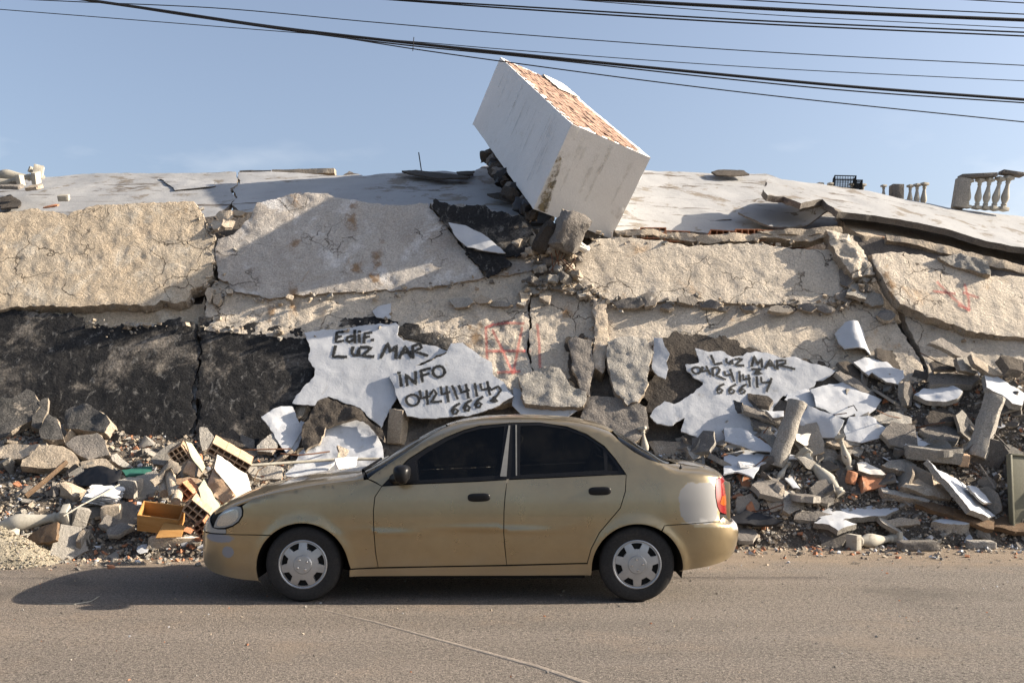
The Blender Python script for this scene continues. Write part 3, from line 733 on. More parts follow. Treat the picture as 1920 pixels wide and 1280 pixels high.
drape('red_paint_mark', [[(1290, 150), (1330, 136), (1400, 126), (1490, 130)], [(1292, 146), (1296, 260), (1300, 384)], [(1556, 130), (1566, 240), (1570, 360)], [(1325, 160), (1378, 270), (1432, 388)], [(1478, 146), (1455, 270), (1432, 388)],
                         [(1290, 271), (1520, 271)], [(1350, 382), (1470, 374)]], M_SPRAY_RED, 7.5, c6, bld)
drape('red_paint_mark', [[(1265, 885), (1380, 1000), (1485, 1082)], [(1450, 900), (1478, 1000), (1480, 1078)], [(1240, 948), (1392, 966)], [(1440, 958), (1545, 992)], [(1405, 1040), (1490, 1075)]], M_SPRAY_RED, 6.5, c4, bld)
# rust runs on the shaded panel and under it
for st, w in (([(712, 440), (708, 480), (704, 528)], 26), ([(668, 485), (670, 515)], 26), ([(555, 362), (560, 395)], 22), ([(666, 372), (660, 420), (650, 440)], 30), ([(545, 445), (560, 460)], 40), ([(552, 520), (548, 555), (552, 600)], 20),
              ([(512, 562), (508, 610)], 22), ([(690, 528), (720, 520)], 26), ([(888, 590), (892, 640), (880, 670)], 34), ([(1062, 560), (1066, 600)], 30), ([(1654, 500), (1672, 540), (1684, 560)], 22), ([(402, 556), (408, 600)], 18)):
    drape('rust_stain', [st], M_STAIN_RUST, w, lambda p: p, bld, .010)

# ---- roof slabs
def curl_(a_): return lambda uv, lo, hi: a_ * math.sin(uv[0] * 3.1 + uv[1] * 4.3)
RR = [M_ROOF, M_CONC_DARK, M_VOID]
def roof(name, outline, plane, seed, thick=.09, relief=.028, mats=RR, res=.09, **k):
    return slab(name, outline, plane, thick, mats, bld, res=res, relief=relief, rsc=.55, jag=k.pop('jag', .03), jsc=2.2, seed=seed, oct=4, edge=.015, **k)
roof('roof_slab', [(-420, 425), (-420, 352), (-120, 343), (0, 337), (60, 332), (110, 331), (140, 326), (300, 325), (442, 323), (446, 345), (430, 355), (440, 370), (428, 385), (400, 408), (382, 420), (200, 420)], ROOF_L, 60.1)
roof('roof_slab', [(446, 323), (560, 322), (640, 328), (655, 318), (680, 330), (760, 325), (830, 321), (880, 326), (905, 312), (935, 305), (990, 340), (1040, 400), (1010, 430), (940, 420), (800, 415), (640, 425), (470, 420), (436, 385), (444, 368), (436, 354), (450, 344)], ROOF_L.off(-.02), 60.7)
ROOF_R = Plane((2.2, 13.35, 3.72), (.10, -.52, 1))
roof('roof_slab', [(1060, 432), (1100, 330), (1160, 318), (1250, 320), (1340, 324), (1438, 326), (1500, 350), (1600, 372), (1700, 400), (1700, 425), (1640, 428), (1570, 432), (1480, 437), (1380, 440), (1290, 434), (1180, 430), (1140, 436)], ROOF_R, 61.3)
ROOF_FAR = Plane((5.0, 13.6, 3.95), (.20, -.50, 1))
roof('roof_slab', [(1432, 352), (1440, 334), (1480, 338), (1560, 347), (1620, 356), (1700, 372), (1780, 386), (1860, 398), (1930, 408), (2100, 440), (2350, 490), (2350, 580), (2100, 520), (1925, 464), (1850, 450), (1790, 432), (1720, 416), (1640, 402), (1570, 394), (1540, 372), (1500, 378), (1470, 366), (1440, 364)],
     ROOF_FAR.off(.12), 61.9)
roof('roof_slab', [(1575, 392), (1640, 408), (1720, 424), (1790, 440), (1850, 458), (1925, 474), (2100, 530), (2350, 590), (2350, 625), (2100, 560), (1930, 505), (1880, 500), (1800, 474), (1740, 458), (1680, 446), (1620, 444), (1585, 425)],
     ROOF_FAR.off(-.14), 62.3, mats=[M_CONC_TAN, M_BREAK, M_VOID], thick=.16)
# peeled and folded roof membrane
def fold(amp, c, w): return lambda uv, lo, hi: amp * math.exp(-((uv[0] - (lo[0] + c * (hi[0] - lo[0]))) / w) ** 2)
roof('peeled_roof_sheet', [(1385, 398), (1420, 376), (1446, 366), (1486, 366), (1500, 384), (1520, 390), (1536, 386), (1562, 402), (1588, 422), (1540, 424), (1480, 428), (1440, 424), (1410, 410)], ROOF_R.off(.16), 62.9, .03, .03, res=.05, bend=fold(.22, .78, .22))
roof('roof_patch', [(1120, 330), (1170, 322), (1172, 340), (1130, 345)], ROOF_R.off(.05), 63.1, .02, .01)
for i, q in enumerate([[(754, 320), (780, 318), (830, 324), (880, 330), (876, 334), (820, 334), (780, 328)], [(856, 322), (890, 318), (888, 326), (860, 328)], [(1336, 322), (1350, 318), (1396, 319), (1408, 327), (1370, 330), (1345, 328)], [(0, 370), (20, 366), (38, 380), (36, 390), (0, 392)],
                       [(1066, 400), (1100, 405), (1090, 420), (1060, 418)], [(912, 362), (940, 360), (975, 374), (960, 380)]]):
    roof('roof_patch', q, (ROOF_R if q[0][0] > 1000 else ROOF_L).off(.09), 63.7 + i, .03, .03, mats=[M_TAR_BROWN, M_TAR_BROWN, M_VOID], res=.05)

for i, (q, pl) in enumerate([([(300, 336), (398, 334), (404, 350), (330, 356)], ROOF_L), ([(1220, 392), (1330, 388), (1370, 412), (1250, 420)], ROOF_R)]):
    roof('roof_patch', q, pl.off(.012), 80.1 + i * .7, .02, .03, mats=[M_ROOF, M_TAR_BROWN, M_VOID], res=.06, bend=curl_(.005))
# ---- ribs and hollow clay blocks showing in the broken roof edge, right of the white block
def hollow(w, h, l, nx, nz, wall=.010, depth=None):
    """clay block: a grid of cells open at both ends; long axis is y"""
    depth = depth or l * .42
    cw = (w - wall * (nx + 1)) / nx; ch = (h - wall * (nz + 1)) / nz
    xs = [-w / 2]; zs = [-h / 2]
    for i in range(nx): xs += [xs[-1] + wall, xs[-1] + wall + cw]
    xs.append(w / 2)
    for i in range(nz): zs += [zs[-1] + wall, zs[-1] + wall + ch]
    zs.append(h / 2)
    mb = MB()
    for s_ in (-1, 1):
        y = s_ * l / 2; yi = y - s_ * depth
        for i in range(len(xs) - 1):
            for j in range(len(zs) - 1):
                q = [(xs[i], y, zs[j]), (xs[i + 1], y, zs[j]), (xs[i + 1], y, zs[j + 1]), (xs[i], y, zs[j + 1])]
                if i % 2 and j % 2:
                    r = [(a, yi, c) for a, _, c in q]
                    fs = [(0, 1, 5, 4), (1, 2, 6, 5), (2, 3, 7, 6), (3, 0, 4, 7), (4, 5, 6, 7)]
                    if s_ < 0: pass
                    else: fs = [f[::-1] for f in fs]
                    mb.add(q + r, [f[::-1] if True else f for f in fs] if False else fs)
                else:
                    mb.add(q, [(0, 1, 2, 3)] if s_ < 0 else [(3, 2, 1, 0)])
    a, c, d = w / 2, l / 2, h / 2
    # ribbed outer walls
    n = 6
    for sgn in (-1, 1):
        for k in range(n):
            x0 = -a + w * k / n; x1 = -a + w * (k + 1) / n; g = .004 if k % 2 else 0
            mb.add([(x0, -c, sgn * (d - g)), (x1, -c, sgn * (d - g)), (x1, c, sgn * (d - g)), (x0, c, sgn * (d - g))], [(0, 1, 2, 3) if sgn > 0 else (3, 2, 1, 0)])
            z0 = -d + h * k / n; z1 = -d + h * (k + 1) / n
            mb.add([(sgn * (a - g), -c, z0), (sgn * (a - g), c, z0), (sgn * (a - g), c, z1), (sgn * (a - g), -c, z1)], [(0, 1, 2, 3) if sgn > 0 else (3, 2, 1, 0)])
    return mb.me('clay_block')
blk_edge = hollow(.34, .15, .3, 4, 2)
E1 = Plane((0, 13.22, 3.7), (0, -1, .0))
def child_at(o, parent, loc, rot):
    o.parent = parent; o.location = Vector(loc) - Vector(parent.location); o.rotation_euler = rot
for i, (x, y, rz) in enumerate([(1222, 443, .02), (1266, 449, 0), (1352, 448, -.03), (1398, 446, .02), (1440, 448, 0), (1492, 449, .05), (1640, 452, .1), (1668, 458, .1), (1722, 470, .12), (1758, 478, .12)]):
    o = obj('clay_block', blk_edge, M_CLAY); child_at(o, bld, (E1 if x < 1600 else Plane((0, 13.62, 3.6), (0, -1, 0))).hit(x, y + (0 if x < 1600 else 6)), (rad(-8), rad(2 * (i % 3) + (7 if x > 1600 else 0)), rz))
for i, q in enumerate([[(1150, 432), (1230, 430), (1300, 438), (1330, 446), (1300, 452), (1230, 442), (1160, 440)], [(1300, 442), (1340, 440), (1378, 436), (1440, 438), (1500, 440), (1545, 436), (1550, 444), (1520, 452), (1440, 446), (1380, 452), (1330, 456), (1310, 452)],
                       [(1420, 432), (1500, 428), (1580, 424), (1582, 434), (1520, 440), (1440, 438)]]):
    slab('roof_edge_beam', q, Plane((0, 13.06 - .03 * i, 3.72), (0, -1, .45)), .16, [M_CONC_TAN, M_BREAK, M_VOID], bld, res=.05, relief=.03, rsc=3., seed=64.3 + i, jag=.015)
slab('roof_edge_beam', [(1660, 440), (1700, 446), (1780, 462), (1850, 480), (1925, 500), (2100, 545), (2100, 560), (1925, 514), (1850, 496), (1770, 474), (1700, 456), (1664, 450)], Plane((5.2, 13.2, 3.45), (.0, -1, .45)), .16, [M_CONC_TAN, M_BREAK, M_VOID], bld, res=.06, relief=.03, rsc=3., seed=66.1, jag=.015)
# parapet blocks on the skyline, part of the roof
for q, pl, sd in (([(509, 318), (560, 317), (626, 315), (627, 324), (560, 326), (509, 327)], Plane((0, 16.6, 0), (0, -1, .2)), 66.7), ([(449, 320), (470, 319), (508, 319), (508, 324), (449, 323)], Plane((0, 16.65, 0), (0, -1, .2)), 67.3)):
    slab('parapet_block', q, pl, .25, [M_CONC_TAN if sd < 67 else M_CONC_DARK, M_BREAK, M_VOID], bld, res=.1, relief=.01, seed=sd, jag=.006)

# ================================================================ the tipped white concrete block (roof tank room)
K = .92
def sc_(p): return np.array([p[0] * K, p[1] * K, EYE + (p[2] - EYE) * K])
bD = sc_((.81, 13.5, 5.27)); bAx = np.array([-1.02, 4.4, 2.41]); bDC = np.array([-.51, .46, -1.06]); bDE = np.array([1.147, .45, -.305])
ax = unit(bAx); w1 = unit(bDC - ax * bDC.dot(ax)); w2 = np.cross(ax, w1); w2 = w2 if w2.dot(bDE) > 0 else -w2
Lx, L1, L2 = np.linalg.norm(bAx) * K, 1.27 * K, 1.27 * K
tank = empty('concrete_tank_block', bD + w1 * L1 + w2 * L2 * .5, 'huge white concrete block tipped up on the roof, its brick top showing', 'concrete block')
M_TANK = surf('white_washed_concrete', (.70, .69, .67), (.65, .64, .62), (.55, .53, .49), (.58, .75), 1.0, 2.6, .05, 50., rough=.85, bump=((45., .4), (10., .5), (2., .8)), bdist=.005, var=0., rnd=False,
              d=(.50, .48, .44), dthr=(.60, .72), dsc=3.2)
def face_plane(o0, n): return Plane(o0, n)
def tank_face(name, corners, n, seed, mats, bend=None, res=.06, thick=.12):
    c = [np.array(x) for x in corners]; pl = Plane(np.mean(c, 0), n)
    return slab(name, None, pl, thick, mats, tank, world=c, res=res, relief=.006, rsc=1.0, jag=.004, jsc=3., seed=seed, edge=.002, bend=bend)
A0 = bD; 
side_l = [A0, A0 + ax * Lx, A0 + ax * Lx + w1 * L1, A0 + w1 * L1]
nl = -w2; 
tank_face('side_wall', side_l, nl, 70.1, [M_TANK, M_TANK, M_TANK])
front = [A0 + w2 * .003, A0 + w2 * (L2 - .003), A0 + w2 * (L2 - .003) + w1 * (L1 - .003), A0 + w2 * .003 + w1 * (L1 - .003)]
tank_face('end_wall', [p - ax * .004 for p in front], -ax, 70.7, [M_TANK, M_TANK, M_TANK])
tank_face('side_wall', [A0 + w2 * L2, A0 + w2 * L2 + ax * Lx, A0 + w2 * L2 + ax * Lx + w1 * L1, A0 + w2 * L2 + w1 * L1], w2, 71.3, [M_TANK, M_TANK, M_TANK])
q_ = A0 + w1 * (L1 - .012) + w2 * .14 + ax * .14
tank_face('bottom_wall', [q_, q_ + w2 * (L2 - .28), q_ + w2 * (L2 - .28) + ax * (Lx - .28), q_ + ax * (Lx - .28)], w1, 71.9, [M_CONC_DARK, M_BREAK, M_VOID])
tank_face('end_wall', [A0 + ax * Lx, A0 + ax * Lx + w2 * L2, A0 + ax * Lx + w2 * L2 + w1 * L1, A0 + ax * Lx + w1 * L1], ax, 72.5, [M_TANK, M_TANK, M_TANK])
tank_face('top_bed', [A0 + w1 * .05 + w2 * .125 + ax * .125, A0 + w1 * .05 + w2 * (L2 - .125) + ax * .125, A0 + w1 * .05 + w2 * (L2 - .125) + ax * (Lx - .125), A0 + w1 * .05 + w2 * .125 + ax * (Lx - .125)], -w1, 73.1, [M_BREAK, M_BREAK, M_VOID], thick=.05)
# bricks laid flat over the top, each one its own piece
Mt = Matrix((Vector(ax), Vector(w2), Vector(-w1))).transposed()
M_BRICK = surf('dusty_pale_brick', (.33, .215, .155), (.295, .185, .135), (.34, .245, .19), (.50, .66), 4., 6., .15, 70., bump=((50., .6), (14., .8)), bdist=.008, var=.1)
rb = random.Random(3)
variants = []
for q in range(5):
    mb = MB().box(-.118, .118, -.041, .041, -.05, .014); m_ = mb.me('brick', bevel=.006)
    for v in m_.vertices: v.co += Vector((rb.uniform(-.004, .004), rb.uniform(-.004, .004), rb.uniform(-.004, .004)))
    variants.append(m_)
rows = int((L2 - .05) / .088); nb = 0
for r_ in range(rows):
    k = 0; s0 = .13 + (.12 if r_ % 2 else 0)
    while s0 < Lx - .16:
        if rb.random() > .012 and not (s0 > Lx - 1.2 and r_ > rows - 5):
            o = obj('brick', variants[rb.randrange(5)], M_BRICK, tank)
            p = A0 + w2 * (.07 + r_ * .088) + ax * s0 - w1 * rb.uniform(-.010, -.004)
            o.matrix_local = Matrix.Translation(Vector(p) - Vector(tank.location)) @ (Mt.to_4x4()) @ Matrix.Rotation(rb.uniform(-.03, .03), 4, 'Z') @ Matrix.Rotation(rb.uniform(-.04, .04), 4, 'Y')
            nb += 1
        s0 += .247
print('bricks', nb)
p0 = A0 + ax * (Lx - .75) + w2 * (L2 - .30) - w1 * .035
slab('top_curb', None, Plane(p0, -w1), .12, [M_WHITE_PLASTER, M_BREAK, M_VOID], tank, world=[p0 - ax * .5 - w2 * .10, p0 - ax * .5 + w2 * .26, p0 + ax * .7 + w2 * .26, p0 + ax * .7 - w2 * .10], res=.06, relief=.01, seed=73.9, jag=.012)
# damp mossy run along the open corner
M_MOSS = spray('mossy_damp_run', (.19, .14, .06), .8, .0, 1.0, .7, 9.)
class TS: pass
def tank_stain(pts, off, pl, width, mat):
    V, F, U = [], [], []
    for i, (p, w) in enumerate(zip(pts, width)):
        vv = max(0., 1 - 2. * i / (len(pts) - 1))
        d = unit(pts[min(i + 1, len(pts) - 1)] - pts[max(i - 1, 0)]); s_ = np.cross(d, pl)
        for q in (-1, 0, 1): V.append(p + s_ * q * w + pl * off - np.array(tank.location)); U.append((q, vv))
    for i in range(len(pts) - 1):
        for q in range(2): F.append((3 * i + q, 3 * i + q + 1, 3 * i + q + 4, 3 * i + q + 3))
    me = mesh('damp_stain', V, F, smooth=True); ul = me.uv_layers.new(name='UVMap')
    for lp in me.loops: ul.data[lp.index].uv = U[lp.vertex_index]
    return obj('damp_stain', me, mat, tank)
tank_stain([A0 + w1 * t * L1 + w2 * (.02 + .13 * max(0, t - .3)) for t in (.3, .45, .6, .75, .9, .985)], .022, -ax, (.02, .045, .06, .07, .075, .08), M_MOSS)
M_STAIN_GREY = spray('grey_wash_streak', (.40, .38, .34), .26, -.2, 1.0, .6, 6.)
rk = random.Random(12)
for i in range(16):
    t0, l0, w0 = rk.uniform(.3, Lx - .3), rk.uniform(.3, .95), rk.uniform(.02, .06)
    tank_stain([A0 + ax * t0 + w1 * (.04 + l0 * t) for t in (0, .3, .6, 1.)], .012 + .0004 * i, -w2, (w0, w0, w0 * .8, w0 * .5), M_STAIN_GREY)
for i in range(6):
    t0, l0, w0 = rk.uniform(.2, L2 - .2), rk.uniform(.3, .9), rk.uniform(.02, .06)
    tank_stain([A0 + w2 * t0 + w1 * (.04 + l0 * t) for t in (0, .3, .6, 1.)], .018 + .0004 * i, -ax, (w0, w0, w0 * .8, w0 * .5), M_STAIN_GREY)
tank_stain([A0 + w1 * t * L1 + w2 * (.06 + .12 * max(0, t - .3)) for t in (.34, .5, .65, .8, .985)], .026, -ax, (.015, .025, .03, .03, .03), M_STAIN_DARK)
# ================================================================ rubble in front of the wall
zR1 = lambda p: (1480 + .2292 * p[0], 600 + .2292 * p[1])
zR2 = lambda p: (1360 + .1875 * p[0], 800 + .1875 * p[1])
zR3 = lambda p: (1620 + .2031 * p[0], 780 + .2031 * p[1])
zR5 = lambda p: (1180 + .18746 * p[0], 620 + .18746 * p[1])
zL1 = lambda p: (.1406 * p[0], 720 + .1406 * p[1])
zL2 = lambda p: (.1406 * p[0], 880 + .1406 * p[1])
zL3 = lambda p: (240 + .2031 * p[0], 800 + .2031 * p[1])
zL4 = lambda p: (460 + .16667 * p[0], 740 + .16667 * p[1])
zP = lambda p: p
SH = [M_SHEET, M_SHEET, M_TAR_BROWN]; GR = [M_CONC, M_BREAK, M_CONC]; DK = [M_CONC_DARK, M_CONC, M_CONC_DARK]; TN = [M_CONC_TAN, M_BREAK, M_CONC]; SO = [M_SOOT, M_BREAK, M_CONC]
BR = [M_TAR_BROWN, M_CONC_DARK, M_TAR_BROWN]; WC = [M_SHEET, M_CONC, M_CONC_DARK]; RD = [M_CLAY, M_CLAY, M_CLAY]; BK = [M_CLOTHDARK] * 3; WP = [M_WHITE_PLASTER, M_BREAK, M_CONC]; GP = [M_GREEN_PLASTER, M_BREAK, M_CLAY]
_sd = [100.0]
def piece(conv, pts, mats, label, cat, name, n=(0, -.7, .72), thick=.07, lift=.08, bend=None, relief=.02, group=None, jag=.012, res=.045, rsc=3.):
    P = [conv(p) for p in pts]; c = np.mean(P, 0)
    w = heap_hit(c[0], c[1], lift); _sd[0] += .73
    return slab(name, P, Plane(w, n), thick, mats, None, res=res, relief=relief, rsc=rsc, seed=_sd[0], jag=jag, jsc=7., edge=.01, bend=bend, label=label, cat=cat, group=group)
def curl(amp, fu=4., fv=2., ph=0.): return wave(amp, fu, fv, ph)
SHEET, SLAB, CHUNK = 'membrane_sheet', 'concrete_slab', 'concrete_chunk'
# ---------- right heap, from the wall down to the road
piece(zR1, [(365, 110), (420, 65), (470, 70), (700, 95), (905, 80), (895, 250), (760, 258), (630, 300), (540, 295), (440, 255), (400, 200)], [M_SHEET, M_SHEET, M_CONC], 'curled white membrane sheet lying highest on the right heap', 'sheet', SHEET, (.25, -.75, .6), .02, .34, fold(.16, .22, .16))
piece(zR1, [(525, 340), (620, 305), (790, 330), (850, 385), (935, 420), (940, 470), (885, 525), (800, 500), (680, 425), (650, 450)], [M_SHEET, M_CONC, M_CONC], 'pale flat sheet just below the curled white sheet', 'sheet', SHEET, (.1, -.7, .7), .03, .24)
piece(zR1, [(400, 345), (470, 335), (540, 370), (650, 460), (800, 510), (850, 570), (760, 580), (600, 500), (450, 400)], BR, 'dark brown slab slanting under the pale flat sheet', 'slab', SLAB, (.25, -.7, .6), .06, .18)
piece(zR1, [(380, 420), (420, 410), (560, 480), (700, 600), (740, 670), (700, 680), (600, 590), (470, 500)], DK, 'narrow grey strip of slab slanting along the big cracked sheet', 'slab', SLAB, (.2, -.75, .6), .08, .20)
piece(zR1, [(10, 560), (80, 545), (160, 556), (196, 600), (212, 700), (150, 690), (90, 690), (-40, 650)], SH, 'white sheet left of the long crack above the round post', 'sheet', SHEET, (0, -.72, .7), .02, .20)
piece(zR1, [(172, 556), (330, 520), (480, 515), (600, 600), (660, 625), (750, 665), (690, 745), (640, 780), (500, 795), (400, 780), (300, 720), (225, 700), (205, 600)], SH, 'large cracked white sheet with dirty edges in mid heap', 'sheet', SHEET, (.1, -.7, .7), .02, .20, curl(.02))
piece(zR1, [(80, 880), (100, 780), (150, 705), (250, 735), (350, 780), (445, 830), (420, 880), (380, 960), (200, 940)], SH, 'white sheet hanging directly right of the round post', 'sheet', SHEET, (-.1, -.75, .65), .02, .22, curl(.03, 5., 3.))
piece(zR1, [(455, 880), (490, 790), (640, 790), (700, 815), (790, 890), (740, 960), (600, 990), (470, 960)], SH, 'white sheet below the large cracked sheet, right of its gap', 'sheet', SHEET, (.05, -.75, .65), .02, .20, curl(.025, 4., 4.))
piece(zR1, [(660, 790), (800, 750), (900, 745), (1010, 800), (1010, 835), (900, 845), (750, 830)], GR, 'flat grey slab under the large cracked white sheet', 'slab', SLAB, (.05, -.5, .85), .07, .16)
piece(zR1, [(710, 235), (890, 250), (950, 330), (1020, 430), (950, 430), (860, 380), (760, 330), (715, 300)], BR, 'dark slab leaning on the wall beside the curled white sheet', 'slab', SLAB, (.3, -.8, .5), .05, .18)
piece(zR1, [(1145, 435), (1540, 425), (1560, 480), (1500, 520), (1160, 515)], DK, 'long dark slab lying level near the top of the right heap', 'slab', SLAB, (.05, -.6, .8), .09, .24)
piece(zR1, [(1020, 610), (1100, 560), (1330, 530), (1420, 580), (1380, 640), (1250, 665), (1130, 650)], WC, 'pale slab tilted under the long level dark slab', 'slab', SLAB, (-.1, -.55, .8), .07, .24)
piece(zR1, [(940, 505), (1000, 510), (1020, 600), (1000, 710), (970, 700), (945, 600)], DK, 'upright dark splinter of concrete left of the pale tilted slab', 'slab', SLAB, (.6, -.8, .2), .08, .22)
piece(zR1, [(1590, 450), (1700, 470), (1940, 600), (1900, 700), (1820, 690), (1740, 610), (1620, 550)], WC, 'long white topped slab sloping down behind the square post', 'slab', SLAB, (.2, -.6, .75), .08, .30)
piece(zR1, [(1110, 790), (1170, 725), (1260, 715), (1500, 770), (1480, 800), (1250, 830), (1150, 830)], BR, 'dark slab between the pale tilted slab and the square post', 'slab', SLAB, (0, -.6, .8), .09, .18)
piece(zR1, [(1150, 180), (1250, 140), (1300, 170), (1480, 290), (1460, 310), (1370, 290), (1250, 220)], DK, 'dark narrow plate stuck to the plaster wall at far right', 'slab', SLAB, (.3, -.8, .5), .06, .5)
piece(zR1, [(1160, 345), (1200, 330), (1400, 400), (1300, 412), (1180, 402)], BR, 'small dark wedge of slab under the narrow plate', 'slab', SLAB, (.2, -.75, .55), .05, .35)
piece(zR1, [(1370, 300), (1480, 310), (1550, 430), (1400, 412)], GR, 'grey four sided slab leaning right of the dark wedge', 'slab', SLAB, (.4, -.8, .45), .06, .4)
piece(zR1, [(1480, 280), (1600, 350), (1760, 450), (1640, 440), (1510, 360)], TN, 'tan strip of slab sloping to the right edge', 'slab', SLAB, (.3, -.75, .5), .07, .42)
piece(zR1, [(165, 175), (300, 165), (330, 200), (280, 232), (200, 222)], GR, 'small grey slab above the right writing, left of the curled sheet', 'slab', SLAB, (0, -.6, .8), .07, .22)
piece(zR1, [(245, 225), (400, 192), (440, 260), (480, 290), (400, 350), (330, 350), (290, 290)], DK, 'blocky dark chunk under the curled white sheet', 'chunk', CHUNK, (-.3, -.7, .6), .14, .24)
piece(zR1, [(0, 180), (60, 185), (105, 215), (70, 280), (0, 240)], GR, 'grey wedge resting on top of the right writing sheet', 'chunk', CHUNK, (-.2, -.7, .6), .08, .22)
piece(zR1, [(1730, 290), (1800, 290), (1920, 330), (1910, 420), (1800, 400)], BR, 'dark lump at the right edge above the white topped slab', 'chunk', CHUNK, (.2, -.7, .6), .12, .42)
piece(zR5, [(1175, 620), (1380, 650), (1440, 700), (1400, 760), (1280, 740), (1190, 680)], BR, 'brown plate covering the end of the right phone number', 'slab', SLAB, (-.1, -.6, .8), .06, .30)
piece(zR5, [(1130, 740), (1200, 740), (1530, 890), (1500, 920), (1300, 850), (1150, 790)], DK, 'dark strip of slab below the brown plate', 'slab', SLAB, (.2, -.6, .75), .06, .26)
piece(zR5, [(1360, 790), (1550, 800), (1550, 850), (1440, 855)], WC, 'small white topped slab left of the round post', 'slab', SLAB, (0, -.55, .8), .05, .30)
piece(zR5, [(940, 700), (1000, 680), (1130, 720), (1130, 810), (1020, 830), (930, 800)], SO, 'dark cavity-like chunk at the lower edge of the right writing', 'chunk', CHUNK, (-.3, -.8, .5), .12, .28)
piece(zR5, [(1200, 850), (1330, 870), (1420, 950), (1400, 1000), (1250, 960)], DK, 'dark broken slab deep between the writing sheet and round post', 'slab', SLAB, (0, -.7, .7), .07, .16)
piece(zR5, [(180, 1100), (300, 1090), (540, 1110), (560, 1200), (500, 1260), (260, 1240)], TN, 'tan block seen just above the car boot', 'block', CHUNK, (-.1, -.8, .5), .18, .10)
piece(zR5, [(540, 1040), (700, 1090), (770, 1170), (760, 1210), (620, 1150), (560, 1100)], BR, 'dark slab slanting right of the tan block above the boot', 'slab', SLAB, (.2, -.7, .6), .05, .12)
piece(zR5, [(580, 1160), (660, 1180), (720, 1270), (650, 1290), (600, 1230)], GR, 'grey stone beside the dark slanting slab above the boot', 'chunk', CHUNK, (.2, -.7, .6), .12, .10)
piece(zR5, [(160, 940), (240, 920), (320, 970), (230, 1035), (170, 1010)], [M_PAPER] * 3, 'white foam lump left of the hanging white sheet', 'foam', 'foam_lump', (.2, -.7, .6), .08, .14, relief=.03)
piece(zR2, [(-10, 0), (150, 8), (330, 105), (480, 200), (460, 250), (280, 232), (-10, 130)], SH, 'drooping white sheet at the foot of the right writing', 'sheet', SHEET, (-.15, -.7, .65), .02, .22, curl(.03, 3., 3.))
piece(zR2, [(370, 20), (470, 40), (560, 180), (590, 270), (500, 262), (430, 150), (350, 100)], GR, 'grey slab slipping down beside the drooping white sheet', 'slab', SLAB, (-.3, -.75, .55), .05, .24)
piece(zR2, [(-10, 265), (200, 222), (430, 265), (700, 295), (720, 340), (560, 345), (360, 370), (280, 490), (130, 430), (-10, 458)], SH, 'torn white sheet lying flat right of the tail lamp', 'sheet', SHEET, (0, -.45, .88), .02, .16, curl(.02))
piece(zR2, [(130, 340), (270, 340), (290, 375), (240, 398), (150, 402)], [M_PAPER] * 3, 'white foam lump on the torn flat sheet', 'foam', 'foam_lump', (.1, -.6, .7), .06, .22, relief=.02)
piece(zR2, [(700, 60), (900, 72), (960, 130), (910, 210), (780, 190), (710, 140)], WP, 'cream plaster plate under the sheets right of the round post', 'plate', SLAB, (.3, -.8, .4), .03, .16)
piece(zR2, [(1010, 150), (1080, 125), (1200, 130), (1290, 190), (1100, 185)], TN, 'tan flake above the short upright baluster', 'slab', SLAB, (0, -.6, .75), .05, .2)
piece(zR2, [(865, 220), (1090, 200), (1190, 400), (900, 405)], GR, 'flat grey plate behind the long fallen baluster', 'slab', SLAB, (.05, -.8, .55), .08, .06)
piece(zR2, [(400, 720), (520, 540), (590, 580), (600, 700), (580, 820), (450, 840)], [M_CONC_TAN, M_CONC_TAN, M_CONC], 'pitted pale chunk standing right of the tail lamp', 'chunk', CHUNK, (-.2, -.8, .5), .16, .16, relief=.05, rsc=6.)
piece(zR2, [(590, 640), (680, 620), (790, 740), (780, 800), (640, 870), (580, 830)], GR, 'grey slab next to the pitted pale chunk', 'slab', SLAB, (.3, -.7, .6), .09, .12)
piece(zR2, [(60, 880), (200, 820), (330, 850), (580, 960), (500, 972), (100, 945)], BK, 'black plastic sheet on the ground behind the bumper', 'plastic sheet', 'plastic_sheet', (0, -.5, .85), .03, .14, curl(.03, 5., 3.), relief=.03)
piece(zR2, [(600, 500), (670, 490), (750, 605), (690, 600)], SH, 'small white scrap touching the half buried baluster', 'sheet', SHEET, (.1, -.6, .75), .02, .18)
piece(zR2, [(270, 565), (340, 540), (380, 565), (310, 585)], SH, 'tiny white scrap on the dark dirt behind the tail lamp', 'sheet', SHEET, (0, -.5, .85), .02, .12)
piece(zR2, [(700, 850), (900, 840), (1060, 870), (1050, 920), (900, 945), (690, 930)], DK, 'dark block under the left corner of the flat white slab', 'block', CHUNK, (0, -.7, .7), .14, .10)
piece(zP, [(1521, 961), (1557, 950), (1576, 940), (1628, 933), (1660, 941), (1692, 949), (1684, 956), (1646, 969), (1605, 970), (1580, 974), (1606, 980), (1590, 986), (1572, 993), (1556, 984), (1527, 979), (1540, 971)], WC, 'flat white topped slab near the road, right of the car', 'slab', SLAB, (0, -.42, .9), .07, .16)
piece(zR3, [(200, 90), (280, 45), (400, 60), (470, 110), (480, 150), (330, 160), (250, 200)], GR, 'curved grey slab right of the lowest white sheet', 'slab', SLAB, (-.1, -.7, .7), .08, .16)
piece(zR3, [(290, 240), (370, 140), (450, 150), (620, 260), (550, 275), (420, 272)], WC, 'pale plate just above the plastered brick beam', 'slab', SLAB, (.1, -.65, .7), .04, .14)
piece(zR3, [(520, 110), (650, 60), (800, 90), (930, 140), (850, 230), (640, 215)], DK, 'broad dark slab left of the square post foot', 'slab', SLAB, (.1, -.55, .8), .08, .14)
piece(zR3, [(0, 540), (130, 545), (215, 520), (220, 640), (110, 660), (0, 690)], RD, 'deep red clay chunk in the middle of the right heap', 'clay chunk', 'clay_chunk', (.2, -.8, .4), .14, .16, relief=.03)
